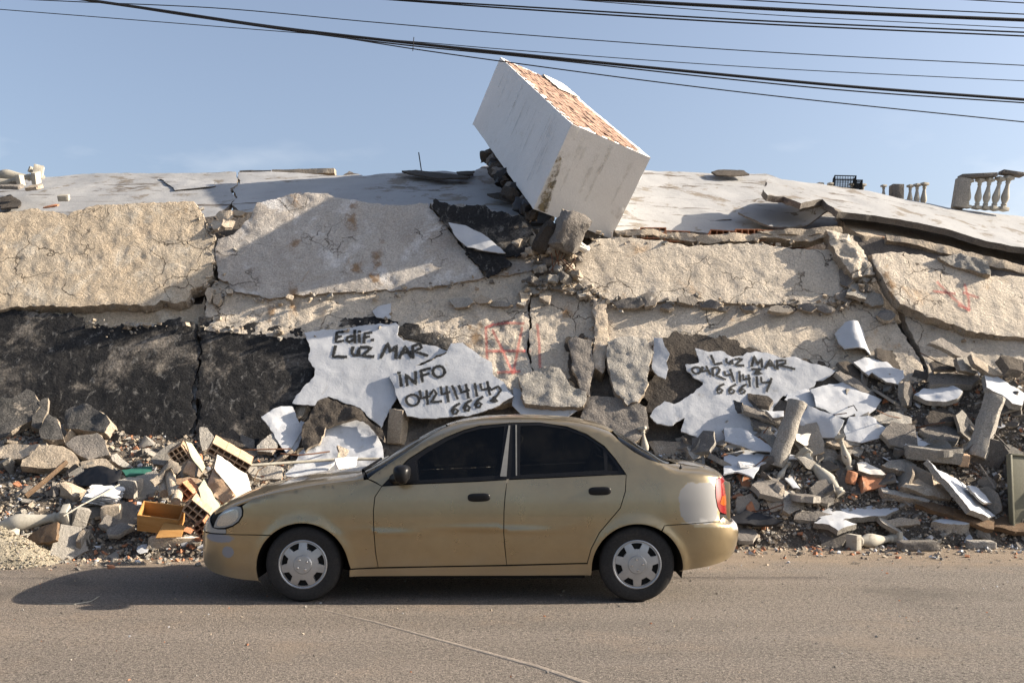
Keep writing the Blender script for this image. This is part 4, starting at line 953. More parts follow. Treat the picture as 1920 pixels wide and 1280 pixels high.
piece(zR3, [(-60, 430), (20, 420), (140, 480), (200, 530), (60, 535), (-50, 500)], WP, 'pale slab resting on the deep red clay chunk', 'slab', SLAB, (0, -.6, .7), .07, .22)
piece(zR3, [(340, 640), (420, 585), (560, 560), (680, 530), (740, 600), (800, 720), (800, 760), (600, 730)], TN, 'rough tan slab left of the leaning dark backed slab', 'slab', SLAB, (.15, -.65, .7), .10, .12, relief=.04)
piece(zR3, [(590, 400), (680, 490), (850, 570), (950, 640), (1070, 790), (1215, 915), (1150, 930), (1000, 860), (850, 700), (720, 560)], WC, 'long leaning slab running down to the road, dark beneath', 'slab', SLAB, (.5, -.5, .7), .07, .30)
piece(zR3, [(950, 640), (1050, 640), (1130, 720), (1185, 790), (1110, 800), (1020, 720)], WC, 'pale flake lying against the long leaning slab', 'slab', SLAB, (.4, -.5, .7), .03, .30)
piece(zR3, [(160, 650), (380, 690), (615, 770), (600, 790), (390, 752), (190, 695)], GR, 'narrow grey bar of concrete below the deep red chunk', 'bar', 'concrete_bar', (.1, -.55, .8), .08, .14)
piece(zR3, [(480, 800), (640, 790), (850, 850), (1200, 950), (1205, 1040), (1130, 1030), (850, 920), (640, 870)], [M_WOOD, M_WOOD, M_WOOD], 'long weathered plank near the road on the right', 'plank', 'wooden_plank', (.1, -.6, .75), .06, .16, relief=.01)
piece(zR3, [(190, 965), (300, 930), (520, 950), (520, 1000), (300, 1012), (180, 1000)], TN, 'tan block beside the white topped slab by the road', 'block', CHUNK, (0, -.75, .6), .16, .10)
piece(zR3, [(625, 972), (760, 940), (985, 970), (930, 990), (740, 992)], WC, 'white top block with broken front above the orange tile', 'block', CHUNK, (0, -.35, .9), .13, .16)
piece(zR3, [(910, 290), (980, 220), (1050, 290), (1105, 350), (1000, 372)], TN, 'tan chunk between the square post and the olive panel', 'chunk', CHUNK, (.3, -.7, .5), .12, .16)
piece(zR3, [(160, 450), (260, 400), (390, 385), (480, 440), (490, 510), (330, 500)], GR, 'grey slab right of the deep red clay chunk', 'slab', SLAB, (.1, -.6, .75), .08, .14)
piece(zR3, [(1205, 930), (1300, 915), (1480, 930), (1600, 940), (1600, 1060), (1400, 1060), (1210, 1020)], [M_WOOD] * 3, 'brown boards lying flat at the foot of the olive panel', 'board', 'wooden_board', (0, -.55, .8), .06, .12)
# ---------- left heap
piece(zL1, [(-400, 260), (-150, 200), (180, 180), (350, 60), (460, 100), (520, 250), (540, 290), (430, 470), (250, 560), (90, 700), (-150, 760), (-400, 700)], SO, 'sooty slab at the far left against the black wall', 'slab', SLAB, (.1, -.8, .55), .12, .30, relief=.03)
piece(zL1, [(500, 230), (560, 190), (640, 170), (640, 350), (520, 600), (420, 560), (440, 440), (540, 300)], SO, 'narrow sooty slab between two larger sooty ones', 'slab', SLAB, (.25, -.8, .5), .10, .30)
piece(zL1, [(640, 380), (760, 450), (850, 720), (700, 745), (540, 720), (525, 600)], SO, 'small sooty slab below the narrow one', 'slab', SLAB, (.1, -.75, .6), .10, .26)
piece(zL1, [(880, 340), (960, 290), (1150, 250), (1300, 340), (1400, 400), (1460, 490), (1390, 630), (1100, 612), (850, 600), (850, 450)], SO, 'rounded sooty slab with pale broken right edge', 'slab', SLAB, (-.1, -.8, .5), .14, .34, relief=.03)
piece(zL1, [(870, 790), (1000, 690), (1300, 645), (1400, 760), (1460, 930), (1180, 1010), (1000, 920)], [M_CONC_DARK, M_BREAK, M_CONC], 'smooth dark slab right under the rounded sooty slab', 'slab', SLAB, (.1, -.75, .6), .10, .26)
piece(zL1, [(280, 1000), (400, 930), (550, 805), (700, 800), (850, 820), (1000, 930), (1040, 1010), (900, 1100), (600, 1110), (280, 1085)], TN, 'broad tan plaster slab in the middle of the left heap', 'slab', SLAB, (.15, -.75, .6), .12, .24, relief=.03)
piece(zL1, [(-200, 830), (10, 820), (100, 785), (500, 795), (540, 800), (400, 930), (280, 990), (100, 985), (-200, 960)], TN, 'tan slab at the left edge next to the broad plaster slab', 'slab', SLAB, (-.1, -.75, .6), .12, .20, relief=.03)
piece(zL1, [(1060, 1025), (1420, 985), (1500, 1060), (1460, 1180), (1380, 1125), (1100, 1105)], TN, 'thin tan slab above the black plastic on the left', 'slab', SLAB, (.1, -.65, .7), .06, .18)
piece(zL1, [(1480, 935), (1560, 915), (1760, 1100), (1640, 1105), (1500, 1015)], GR, 'small grey wedge above the green board', 'chunk', CHUNK, (.4, -.7, .5), .08, .18)
piece(zP, [(133, 887), (141, 879), (155, 875), (190, 877), (208, 886), (230, 891), (226, 901), (206, 917), (188, 906), (160, 903), (140, 897)], BK, 'black plastic sheet spread on the left heap', 'plastic sheet', 'plastic_sheet', (0, -.5, .8), .02, .16, curl(.05, 5., 6.), relief=.04)
piece(zP, [(228, 880), (285, 872), (284, 884), (236, 890)], [M_GREENB] * 3, 'green board stuck in the left heap', 'board', 'green_board', (.1, -.4, .9), .03, .18, relief=.004)
piece(zL2, [(330, 990), (370, 900), (560, 750), (760, 690), (745, 930), (480, 990)], [M_WOOD] * 3, 'dark brown board slanting above the cream block', 'board', 'wooden_board', (-.25, -.75, .6), .04, .20, relief=.01)
piece(zL2, [(1430, 790), (1600, 700), (1780, 760), (1560, 860), (1430, 855)], DK, 'flat dark stone left of the plywood box', 'stone', 'flat_stone', (0, -.6, .8), .06, .16)
piece(zL3, [(210, 290), (300, 210), (400, 150), (480, 122), (470, 160), (400, 260), (330, 350), (230, 345)], GR, 'rounded grey plaster slab beside the green edged clay block', 'slab', SLAB, (.15, -.8, .5), .06, .22)
piece(zL3, [(540, 132), (590, 150), (660, 260), (716, 370), (690, 410), (630, 330), (570, 240)], GP, 'pale green plaster strip on the upper clay block', 'plaster', 'plaster_plate', (.6, -.7, .4), .03, .30, relief=.006)
piece(zL3, [(510, 420), (560, 305), (630, 340), (612, 462)], [M_CLAY_PALE] * 3, 'ribbed orange clay shard below the upper clay block', 'clay shard', 'clay_shard', (.3, -.8, .4), .03, .28, curl(.01, 90., 20.), relief=.0)
piece(zL3, [(822, 250), (870, 275), (1000, 370), (1100, 430), (1150, 600), (1010, 652), (940, 560), (880, 480), (800, 385)], WP, 'bright white plaster plate leaning behind the headlamp', 'plaster', 'plaster_plate', (.55, -.75, .35), .06, .42, relief=.006)
piece(zL3, [(735, 560), (790, 370), (860, 450), (930, 560), (990, 640), (900, 720), (800, 640)], [M_CLAY_PALE, M_CLAY, M_CLAY], 'shattered orange clay under the bright plaster plate', 'clay chunk', 'clay_chunk', (-.1, -.8, .4), .12, .34, relief=.05, rsc=7.)
piece(zL3, [(640, 560), (700, 480), (780, 600), (850, 720), (820, 830), (780, 870), (700, 720)], GP, 'pale green plaster strip on the lower clay block', 'plaster', 'plaster_plate', (.55, -.75, .4), .04, .40, relief=.006)
piece(zL3, [(255, 1020), (330, 880), (525, 910), (490, 1010)], [M_PLY] * 3, 'orange plywood board leaning on the plywood box', 'board', 'plywood_board', (.1, -.7, .7), .015, .30, relief=.0, jag=.0)
piece(zL3, [(440, 470), (560, 455), (665, 480), (600, 510), (450, 520)], [M_CLAY_PALE] * 3, 'flat pale clay shard between the clay blocks', 'clay shard', 'clay_shard', (0, -.5, .85), .03, .26)
piece(zL3, [(840, 60), (960, 20), (1160, 150), (1150, 190), (960, 170)], BR, 'dark tar topped slab behind the long clay block', 'slab', SLAB, (.1, -.6, .75), .08, .16)
piece(zL3, [(660, 0), (730, 0), (790, 90), (780, 180), (680, 220), (660, 100)], GR, 'upright grey slab left of the long clay block', 'slab', SLAB, (.3, -.8, .4), .08, .22)
# ---------- middle, above the bonnet
piece(zL4, [(220, 240), (350, 150), (520, 100), (505, 180), (380, 230), (260, 290)], SH, 'torn white strip at the edge of the black wall', 'sheet', SHEET, (.1, -.75, .6), .02, .26, curl(.03, 6., 3.))
piece(zL4, [(360, 400), (450, 310), (530, 290), (560, 360), (480, 500), (420, 590), (390, 560)], SH, 'shaded white strip left of the brighter one', 'sheet', SHEET, (-.4, -.75, .5), .02, .26)
piece(zL4, [(420, 590), (560, 400), (630, 290), (730, 350), (710, 440), (640, 470), (600, 580), (540, 640)], SH, 'bright white strip above the rusty bars', 'sheet', SHEET, (.3, -.75, .6), .02, .28, curl(.02))
piece(zL4, [(490, 190), (560, 110), (620, 80), (700, 110), (640, 230), (560, 285)], TN, 'tan block wedged above the white strips', 'block', CHUNK, (-.2, -.8, .5), .10, .32)
piece(zL4, [(850, 530), (870, 410), (1010, 330), (1180, 265), (1300, 280), (1400, 380), (1460, 500), (1540, 650), (1500, 830), (1050, 820), (1000, 640), (830, 600)], SH, 'large white sheet behind the windscreen and bonnet', 'sheet', SHEET, (-.02, -.75, .65), .02, .26, curl(.012))
piece(zL4, [(420, 890), (560, 790), (1010, 705), (1000, 770), (830, 920), (600, 920)], SH, 'long low white sheet just above the bonnet', 'sheet', SHEET, (.05, -.55, .8), .02, .18)
piece(zL4, [(1030, 700), (1250, 700), (1240, 790), (1180, 850), (1090, 840), (1040, 770)], [M_PAPER] * 3, 'bright white cloth scrap at the foot of the windscreen', 'cloth', 'cloth_scrap', (.75, -.5, .45), .02, .42, curl(.02, 9., 3.))
piece(zL4, [(1040, 560), (1170, 620), (1140, 690), (1040, 705), (1060, 620)], TN, 'small brown shard above the bright cloth scrap', 'shard', 'clay_shard', (.3, -.7, .5), .05, .36)
piece(zL4, [(-60, 440), (20, 455), (95, 500), (95, 590), (0, 570), (-60, 550)], DK, 'dark slab end left of the rusty bars', 'slab', SLAB, (.1, -.65, .7), .08, .16)
piece(zL4, [(130, 570), (330, 400), (380, 490), (370, 590), (300, 650), (130, 625)], GR, 'grey three sided slab above the pale pipe', 'slab', SLAB, (.1, -.75, .6), .07, .20)
piece(zL4, [(120, 820), (300, 800), (420, 830), (400, 940), (150, 960)], GR, 'grey plate below the pale pipe left of the bonnet', 'slab', SLAB, (0, -.6, .75), .05, .12)

# ---------- things with their own shape
def spin(v): return Vector(v).to_track_quat('Z', 'X')
BAL = [(.055, .0), (.055, .02), (.046, .03), (.06, .045), (.06, .06), (.042, .075), (.05, .10), (.072, .15), (.082, .20), (.078, .25), (.062, .32), (.046, .40), (.038, .46), (.037, .49), (.05, .505), (.05, .52), (.04, .53), (.045, .545), (.058, .56), (.06, .58)]
bal_shaft = MB().lathe(BAL, 20).me('shaft', smooth=True, sharp=50)
bal_base = MB().box(-.085, .085, -.085, .085, -.07, .002).me('plinth', bevel=.006)
bal_cap = MB().box(-.08, .08, -.08, .08, .578, .64).me('cap', bevel=.006)
def baluster(p0, p1, label, group=None, roll=0., base=True, cap=True, length=.71):
    p0, p1 = Vector(p0), Vector(p1); d = (p1 - p0); k = d.length / length
    r = empty('baluster', p0, label, 'baluster', group)
    r.rotation_mode = 'QUATERNION'; r.rotation_quaternion = spin(d) @ Matrix.Rotation(roll, 3, 'Z').to_quaternion(); r.scale = (k, k, k)
    o = obj('shaft', bal_shaft, M_BALUSTER, r); o.location.z = .07
    if base: o = obj('plinth', bal_base, M_BALUSTER, r); o.location.z = .07
    if cap: o = obj('cap', bal_cap, M_BALUSTER, r); o.location.z = .07
    return r
def on(px, py, lift): return heap_hit(px, py, lift)
baluster(on(1586, 936, .10), on(1503, 848, .14), 'long baluster fallen aslant in the right heap', base=False, roll=.3)
q0 = on(1596, 888, .10); baluster(q0, q0 + np.array([-.10, .1, .42]), 'short upright baluster above the deep red clay chunk', base=False, roll=.5)
baluster(on(1455, 905, .06), on(1478, 868, .10), 'half buried baluster near the torn flat sheet', base=False, roll=.2)
gp = Plane((0, 0, .07), (0, 0, 1))
def gnd(px, py, z=0.): return Plane((0, 0, z), (0, 0, 1)).hit(px, py)
q0 = gnd(1596, 1030, .0) + np.array([0, .0, .078]); q1 = gnd(1687, 1024, .0) + np.array([0, .05, .078])
baluster(q0, q1, 'baluster lying on the road edge right of the car', roll=0.0)
q0 = on(1213, 862, .05); baluster(q0, q0 + np.array([-.05, .05, .38]), 'baluster standing behind the rear window of the car', base=False, roll=.4)
baluster(on(-30, 990, .10), on(132, 966, .16), 'baluster lying in the left heap by the sand', base=True, cap=True, roll=.4, length=.71)
baluster(on(-60, 975, .2), on(28, 1006, .10), 'baluster poking in at the left edge above the sand', cap=True, roll=.2)

def block(px, py, size, rot, mat, name, label, cat, lift=.1, bevel=.01, group=None, rough=.006, top=None, loc=None):
    sx, sy, sz = size; bm = bmesh.new(); bmesh.ops.create_cube(bm, size=1.0)
    for v in bm.verts: v.co = Vector((v.co.x * sx, v.co.y * sy, v.co.z * sz))
    bmesh.ops.subdivide_edges(bm, edges=bm.edges, cuts=5, use_grid_fill=True)
    sd = px * .37 + py * .11
    for v in bm.verts:
        n_ = Vector((v.co.x / sx, v.co.y / sy, v.co.z / sz)); m_ = sorted((abs(n_.x), abs(n_.y), abs(n_.z)))[1] > .47
        v.co *= 1 - (bevel / min(size) * (.5 + abs(fbm(v.co, 14., 3, sd))) if m_ else 0)
        v.co += Vector((fbm(v.co, 9., 3, sd), fbm(v.co, 9., 3, sd + 3), fbm(v.co, 9., 3, sd + 6))) * rough
    me = bpy.data.meshes.new(name); bm.normal_update()
    if top is not None:
        for f in bm.faces:
            if f.normal.z > .8: f.material_index = 1
    bm.to_mesh(me); bm.free(); me.polygons.foreach_set('use_smooth', np.ones(len(me.polygons), bool)); me.set_sharp_from_angle(angle=rad(32))
    w = loc if loc is not None else on(px, py, lift)
    o = obj(name, me, [mat] if top is None else [mat, top], None, w); o.rotation_euler = [rad(a_) for a_ in rot]
    return tag(o, label, cat, group)
block(325, 1030, (.58, .26, .19), (0, 1, 4), M_CONC_TAN, 'kerb_stone', 'rough stone block with white top lying before the plywood box', 'stone block', .1, top=M_WHITE_PLASTER, loc=gnd(330, 1044) + np.array([0, .14, .095]))
block(98, 1030, (.30, .22, .17), (2, -3, -14), M_CONC_TAN, 'cream_block', 'cream block at the road edge beside the sand pile', 'block', .1, loc=gnd(92, 1048) + np.array([0, .12, .085]))
block(132, 1028, (.16, .16, .16), (5, 8, 28), M_CLAY_PALE, 'clay_chunk', 'pale orange chunk touching the cream block', 'clay chunk', .1, loc=gnd(126, 1045) + np.array([0, .12, .08]))
block(245, 914, (.19, .18, .19), (6, 4, -12), M_CONC, 'concrete_cube', 'grey concrete cube above the orange brick crumbs', 'block', .12)
block(210, 962, (.19, .16, .17), (4, -6, 10), M_CONC_TAN, 'concrete_cube', 'tan cube under the white papers', 'block', .12)
block(150, 970, (.14, .13, .2), (10, 14, 40), M_CONC, 'concrete_cube', 'grey cube at the tip of the fallen left baluster', 'block', .14)
block(746, 800, (.19, .17, .42), (-6, 2, -22), M_CONC_TAN, 'concrete_post', 'square tan post standing above the windscreen', 'post', .16, bevel=.012)
block(1750, 852, (.60, .16, .14), (8, 7, -8), M_CONC, 'plastered_brick_beam', 'plastered brick beam with orange end in the right heap', 'beam', .20, bevel=.008)
block(1806, 862, (.10, .155, .135), (8, 7, -8), M_CLAY_PALE, 'clay_brick', 'orange brick showing at the end of the plastered beam', 'brick', .21)
block(1740, 1003, (.52, .16, .12), (0, 1, -3), M_CONC_DARK, 'kerb_stone', 'upper grey kerb stone right of the baluster on the road', 'kerb stone', loc=gnd(1742, 1016) + np.array([0, .12, .06]))
block(1728, 1026, (.40, .15, .10), (0, -1, 2), M_CONC_DARK, 'kerb_stone', 'lower grey kerb stone right of the baluster on the road', 'kerb stone', loc=gnd(1728, 1034) + np.array([0, .09, .05]))
block(1846, 1022, (.28, .13, .085), (0, 1, -5), M_CONC, 'kerb_stone', 'short kerb stone furthest right along the road edge', 'kerb stone', loc=gnd(1846, 1030) + np.array([0, .08, .042]))
block(1790, 1018, (.18, .12, .06), (0, 2, 8), M_CONC_DARK, 'kerb_stone', 'small dark kerb piece between two kerb stones', 'kerb stone', loc=gnd(1790, 1022) + np.array([0, .08, .03]))
block(1805, 998, (.14, .12, .10), (12, 0, -12), M_CLAY, 'clay_brick', 'bright orange tile brick at the right road edge', 'brick', loc=gnd(1806, 1012) + np.array([0, .1, .07]))
block(1700, 1000, (.12, .1, .05), (0, 3, 12), M_CLAY_PALE, 'clay_brick', 'small orange brick scrap beside the road baluster', 'brick', loc=gnd(1700, 1008) + np.array([0, .1, .04]))
block(1596, 895, (.09, .09, .14), (4, 14, 20), M_CLAY, 'clay_brick', 'red brick piece at the foot of the short upright baluster', 'brick', .16)
# round and square posts stuck in the right heap
def post(px0, py0, px1, py1, r, n, label, name, depth=.3, lift=.3):
    a_ = Vector(on(px0, py0, lift)); d_ = ray(px1, py1); t_ = (a_.y + .06) / d_[1]; b_ = Vector(ORG + d_ * t_)
    ax_ = (b_ - a_).normalized(); mb = MB(); k = 9
    pts = [a_ - ax_ * depth + (b_ - a_ + ax_ * depth) * i / k for i in range(k + 1)]
    mb.tube([p - a_ for p in pts], [r * (1 + .05 * math.sin(i * 1.7)) for i in range(k + 1)], n)
    me = mb.me(name, smooth=True, sharp=30, bevel=.008)
    for v in me.vertices: v.co += Vector((fbm(v.co, 7., 3, 2), fbm(v.co, 7., 3, 4), fbm(v.co, 7., 3, 6))) * .012
    o = obj(name, me, M_CONC, None, a_); return tag(o, label, 'post')
post(1470, 828, 1496, 752, .10, 14, 'round broken post standing in the right heap below the writing', 'concrete_post', lift=.28)
post(1845, 810, 1866, 742, .115, 6, 'six sided broken post standing near the right edge', 'concrete_post', lift=.34)
# hollow clay blocks of the left heap
def clay(px, py, dims, cells, tilt, label, lift=.3, yaw=0., pitch=0., mat=None):
    o = obj('clay_block', hollow(*dims, *cells), mat or M_CLAY_PALE, None, on(px, py, lift))
    o.rotation_mode = 'QUATERNION'
    o.rotation_quaternion = (Matrix.Rotation(rad(yaw), 3, 'Z') @ Matrix.Rotation(rad(pitch), 3, 'X') @ Matrix.Rotation(rad(tilt), 3, 'Y')).to_quaternion()
    return tag(o, label, 'clay block', 'hollow clay blocks in the left heap')
clay(432, 852, (.46, .13, .24), (6, 2), 33, 'long hollow clay block topmost behind the bonnet', .42, 8, 18)
clay(338, 850, (.17, .18, .20), (3, 3), -32, 'hollow clay block with green plaster, upper left one', .30, 10, 12)
clay(371, 952, (.21, .15, .24), (3, 2), 42, 'hollow clay block with green plaster, next to the headlamp', .40, 6, 12)
clay(352, 918, (.16, .13, .18), (2, 2), 48, 'broken hollow clay block between the two green plastered ones', .32, -8, 10, M_CLAY)
clay(384, 988, (.15, .12, .2), (3, 2), 55, 'lowest hollow clay block right beside the headlamp', .36, 4, 10, M_CLAY)
# open plywood box
bx0 = on(302, 985, .16)
pbox = empty('plywood_box', bx0, 'open orange plywood box lying in the left heap', 'box')
pbox.rotation_euler = (rad(30), rad(8), rad(8))
w_, d_, h_, t_ = .40, .24, .19, .012
for nm, a_ in (('bottom', (-w_/2, w_/2, -d_/2, d_/2, 0, t_)), ('side', (-w_/2, -w_/2+t_, -d_/2, d_/2, t_+.001, h_)), ('side', (w_/2-t_, w_/2, -d_/2, d_/2, t_+.001, h_)),
               ('side', (-w_/2+t_+.001, w_/2-t_-.001, -d_/2, -d_/2+t_, t_+.001, h_-.002)), ('side', (-w_/2+t_+.001, w_/2-t_-.001, d_/2-t_, d_/2, t_+.001, h_-.002))):
    o = obj(nm, MB().box(*a_).me(nm, bevel=.002), M_PLY, pbox)
# paper stack, stick, plank, rag, stub pieces
pp = empty('paper_stack', on(192, 935, .14), 'stack of crumpled white papers in the left heap', 'paper')
pp.rotation_euler = (rad(24), rad(4), rad(10))
rp = random.Random(8)
for i in range(7):
    gx_, gy_ = 9, 7; V_ = []; W2, D2 = .34 - .02 * rp.random(), .24
    for j in range(gy_):
        for k in range(gx_): V_.append(((k / (gx_ - 1) - .5) * W2 + .01 * i * rp.random(), (j / (gy_ - 1) - .5) * D2, i * .016 + .02 * fbm((k * .5, j * .5, i * 3.), 1., 2, i)))
    o = obj('sheet_of_paper', mesh('sheet_of_paper', V_, [(j * gx_ + k, j * gx_ + k + 1, (j + 1) * gx_ + k + 1, (j + 1) * gx_ + k) for j in range(gy_ - 1) for k in range(gx_ - 1)], smooth=True), M_PAPER, pp)
    o.rotation_euler.z = rp.uniform(-.2, .2)
def rod(name, pts, r, mat, label, cat, n=8, world=False):
    P = [Vector(p) if world else Vector(on(p[0], p[1], p[2])) for p in pts]
    b_ = P[0].copy(); me = MB().tube([p - b_ for p in P], r, n).me(name, smooth=True, sharp=60)
    return tag(obj(name, me, mat, None, b_), label, cat)
rod('white_stick', [(119, 967, .26), (150, 948, .3), (190, 927, .3), (224, 908, .3)], .008, M_BALUSTER, 'thin white stick slanting over the papers', 'stick')
rod('white_stick', [(-20, 1016, .2), (22, 1008, .2), (60, 999, .18)], .008, M_BALUSTER, 'thin white stick behind the sand pile', 'stick')
rod('grey_pipe', [(470, 872, .3), (586, 864, .32), (628, 861, .32), (702, 860, .32), (770, 862, .3)], .017, M_PIPE, 'long pale pipe lying behind the bonnet', 'pipe', 10)
rod('steel_bar', [(440, 844, .22), (500, 842, .25), (545, 841, .25)], .009, M_STEEL, 'upper rusty steel bar above the pale pipe', 'steel bar', 6)
rod('steel_bar', [(526, 850, .25), (560, 853, .26), (590, 850, .27), (618, 846, .27)], .009, M_STEEL, 'lower rusty steel bar bent above the pale pipe', 'steel bar', 6)
rod('twig', [(476, 900, .2), (484, 882, .24), (500, 872, .24), (512, 862, .25)], .006, M_WOOD, 'thin twig curving behind the bonnet edge', 'twig', 5)
rod('wooden_plank', [(48, 930, .22), (85, 900, .28), (124, 866, .3)], .028, M_WOOD, 'dark wooden pole slanting at left above the baluster', 'plank', 5)
rod('broken_stub', [(318, 882, .36), (321, 905, .36), (326, 932, .34)], [.055, .05, .05], M_CONC_TAN, 'tan round stub under the rag', 'stub', 12)
rod('broken_stub', [(306, 900, .30), (308, 925, .30)], [.045, .05], M_CONC_TAN, 'shorter tan stub left of the round stub', 'stub', 12)
rod('broken_stub', [(335, 918, .34), (330, 940, .34)], [.06, .05], M_CONC_TAN, 'thick tan stub right of the round stub', 'stub', 10)
piece(zL3, [(200, 485), (260, 440), (320, 370), (400, 328), (470, 345), (485, 400), (440, 440), (400, 385), (340, 400), (310, 470), (240, 520)], [M_RAG] * 3, 'grey brown rag draped over the round stub', 'rag', 'rag', (.1, -.6, .75), .03, .44, curl(.03, 14., 9.), relief=.03)
rod('steel_bar', [(1836, 870, .3), (1850, 890, .3), (1866, 915, .3)], .008, M_CONC_DARK, 'dark bar leaning left of the olive panel', 'steel bar', 6)
rod('steel_bar', [(1858, 808, .36), (1878, 826, .36), (1893, 842, .36)], .008, M_CONC_DARK, 'dark bar behind the six sided post', 'steel bar', 6)
rq = random.Random(31)
for where, x0_, x1_, n_ in (('right', 2.2, 6.0, 12), ('left', -6.0, -2.6, 8)):
    for i in range(n_):
        x = rq.uniform(x0_, x1_); h = float(np.interp(x, XS, HC)); yf = float(np.interp(x, XS, YF)); y = yf + (11.05 + .577 * h - yf) * rq.uniform(.15, .9); z = heap(x, y)
        d_ = np.array([rq.uniform(-1, 1), rq.uniform(-.7, .1), rq.uniform(.05, .6)]); l_ = rq.uniform(.25, .6); p0_ = np.array([x, y, z + .05])
        rod('reinforcing_bar', [p0_, p0_ + d_ * l_ * .5, p0_ + d_ * l_ + np.array([rq.uniform(-.08, .08), 0, rq.uniform(-.12, .04)])], .006, M_STEEL if i % 3 else M_CABLE, f'thin bent bar sticking out of the {where} heap', 'steel bar', 5, True)['group'] = f'bars sticking out of the {where} heap'
# sand pile
sx, sy = gnd(-40, 1066)[:2]; sy += .33
V_, n_ = [], 46
for j in range(n_):
    for i in range(n_):
        x = -.75 + 1.5 * i / (n_ - 1); y = -.5 + 1.0 * j / (n_ - 1); r_ = math.hypot(x / .6, y / .42)
        V_.append((x, y, .36 * max(0, 1 - r_) ** .95 + .03 * min(1, max(0, 1.15 - r_) * 3) * fbm((x, y, 0), 9., 4, 3.) - .012))
o = obj('sand_pile', mesh('sand_pile', V_, [(j * n_ + i, j * n_ + i + 1, (j + 1) * n_ + i + 1, (j + 1) * n_ + i) for j in range(n_ - 1) for i in range(n_ - 1)], smooth=True), M_SAND, None, (sx, sy, 0.004))
tag(o, 'pale pile of sand at the left edge of the road', 'sand pile')
# olive panel at the right edge: a standing metal cabinet back
pw = on(1930, 890, .45)
cab = empty('metal_panel', (pw[0], pw[1], heap(pw[0], pw[1])), 'olive metal panel leaning at the right edge of the heap', 'metal panel'); cab.rotation_euler = (rad(-8), rad(4), rad(14))
obj('sheet', MB().box(-.22, .45, -.02, .0, -.15, .62).me('sheet', bevel=.003), M_OLIVE, cab)
obj('edge_flange', MB().box(-.245, -.222, -.045, .02, -.15, .63).me('edge_flange', bevel=.003), M_OLIVE, cab)
obj('edge_flange', MB().box(-.22, .45, -.04, .02, .622, .645).me('edge_flange', bevel=.003), M_OLIVE, cab)

# ---------- the broken beam end, ties and crumbs under the white block
o = block(1062, 440, (.34, .36, .50), (12, 22, 20), M_CONC_DARK, 'broken_beam', 'dark broken beam end jammed under the white block', 'beam', loc=Plane((0, 12.55, 0), (0, -1, 0)).hit(1066, 436), bevel=.05, rough=.03)
block(1024, 442, (.22, .3, .42), (4, 30, 0), M_TAR_BROWN, 'broken_beam', 'black tarred beam stub left of the dark beam end', 'beam', loc=Plane((0, 12.7, 0), (0, -1, 0)).hit(1024, 446), bevel=.04, rough=.03)
block(1088, 462, (.22, .10, .10), (0, 30, 10), M_WHITE_PLASTER, 'plaster_flake', 'white flake sticking out below the white block', 'flake', loc=Plane((0, 12.62, 0), (0, -1, 0)).hit(1089, 462), bevel=.02, rough=.02)
block(1036, 468, (.15, .15, .10), (10, 10, 30), M_CONC, 'concrete_chunk', 'grey cube crumb under the tarred beam stub', 'chunk', loc=Plane((0, 12.65, 0), (0, -1, 0)).hit(1034, 470), bevel=.02, rough=.02)
for i, (x, y, s_) in enumerate([(1050, 478, .17), (1070, 482, .15), (1028, 492, .16), (1044, 506, .15), (1066, 502, .13), (1084, 488, .12), (1012, 505, .14), (1022, 478, .12), (1058, 522, .18), (1035, 525, .16), (1080, 515, .13), (1000, 528, .15), (1018, 462, .14), (1000, 470, .16)]):
    block(x, y, (s_, s_ * .9, s_ * .7), (i * 23 % 40, i * 37 % 50 - 25, i * 51), [M_CONC, M_CONC_TAN, M_CONC_DARK][i % 3], 'concrete_chunk', 'lump in the crumbled joint below the dark beam end', 'chunk', loc=FAC.off(.16).hit(x, y), bevel=.02, rough=.02, group='lumps in the crumbled joint under the white block')
rb2 = random.Random(21)
for i in range(6):
    p = Plane((0, 12.6, 0), (0, -1, 0)).hit(1034 + i * 8 + rb2.uniform(-3, 3), 466)
    rod('reinforcing_bar', [p, p + np.array([rb2.uniform(-.06, .06), -.03, -.14]), p + np.array([rb2.uniform(-.12, .12), -.02, -.26 - .08 * rb2.random()])], .008, M_STEEL, 'thin bent rusty bar hanging below the dark beam end', 'steel bar', 5, True)['group'] = 'bent bars below the beam end'
rb3 = random.Random(4)
for i in range(14):   # junk caught along the lower edge of the block
    t = i / 13.0; p = (bD + w1 * (L1 + .12)) + ax * (.15 + t * 3.2) - w2 * rb3.uniform(-.1, .06)
    s_ = rb3.uniform(.12, .26)
    block(10 * i, 7 * i, (s_, s_ * 1.3, s_ * .7), (rb3.uniform(-40, 40), rb3.uniform(-40, 40), rb3.uniform(0, 180)), [M_TAR_BROWN, M_CLOTHDARK, M_CONC_DARK][i % 3], 'dark_debris', 'dark debris wedged beneath the white block edge', 'debris', loc=p, bevel=.03, rough=.04, group='debris wedged under the white block')

# ---------- loose chunks, many, and crumbs
def rock(seed, flat=1.0):
    r = random.Random(seed); bm = bmesh.new()
    for k in range(r.randint(9, 14)): bm.verts.new((r.uniform(-.5, .5), r.uniform(-.5, .5) * r.uniform(.6, 1), r.uniform(-.5, .5) * flat))
    res = bmesh.ops.convex_hull(bm, input=bm.verts)
    for v in [v for v in bm.verts if not v.link_faces]: bm.verts.remove(v)
    bmesh.ops.subdivide_edges(bm, edges=bm.edges, cuts=2, use_grid_fill=True)
    for v in bm.verts: v.co += Vector((fbm(v.co, 3.5, 3, seed), fbm(v.co, 3.5, 3, seed + 3.), fbm(v.co, 3.5, 3, seed + 6.))) * .05
    me = bpy.data.meshes.new('concrete_chunk'); bm.to_mesh(me); bm.free()
    me.polygons.foreach_set('use_smooth', np.ones(len(me.polygons), bool)); me.set_sharp_from_angle(angle=rad(28))
    return me
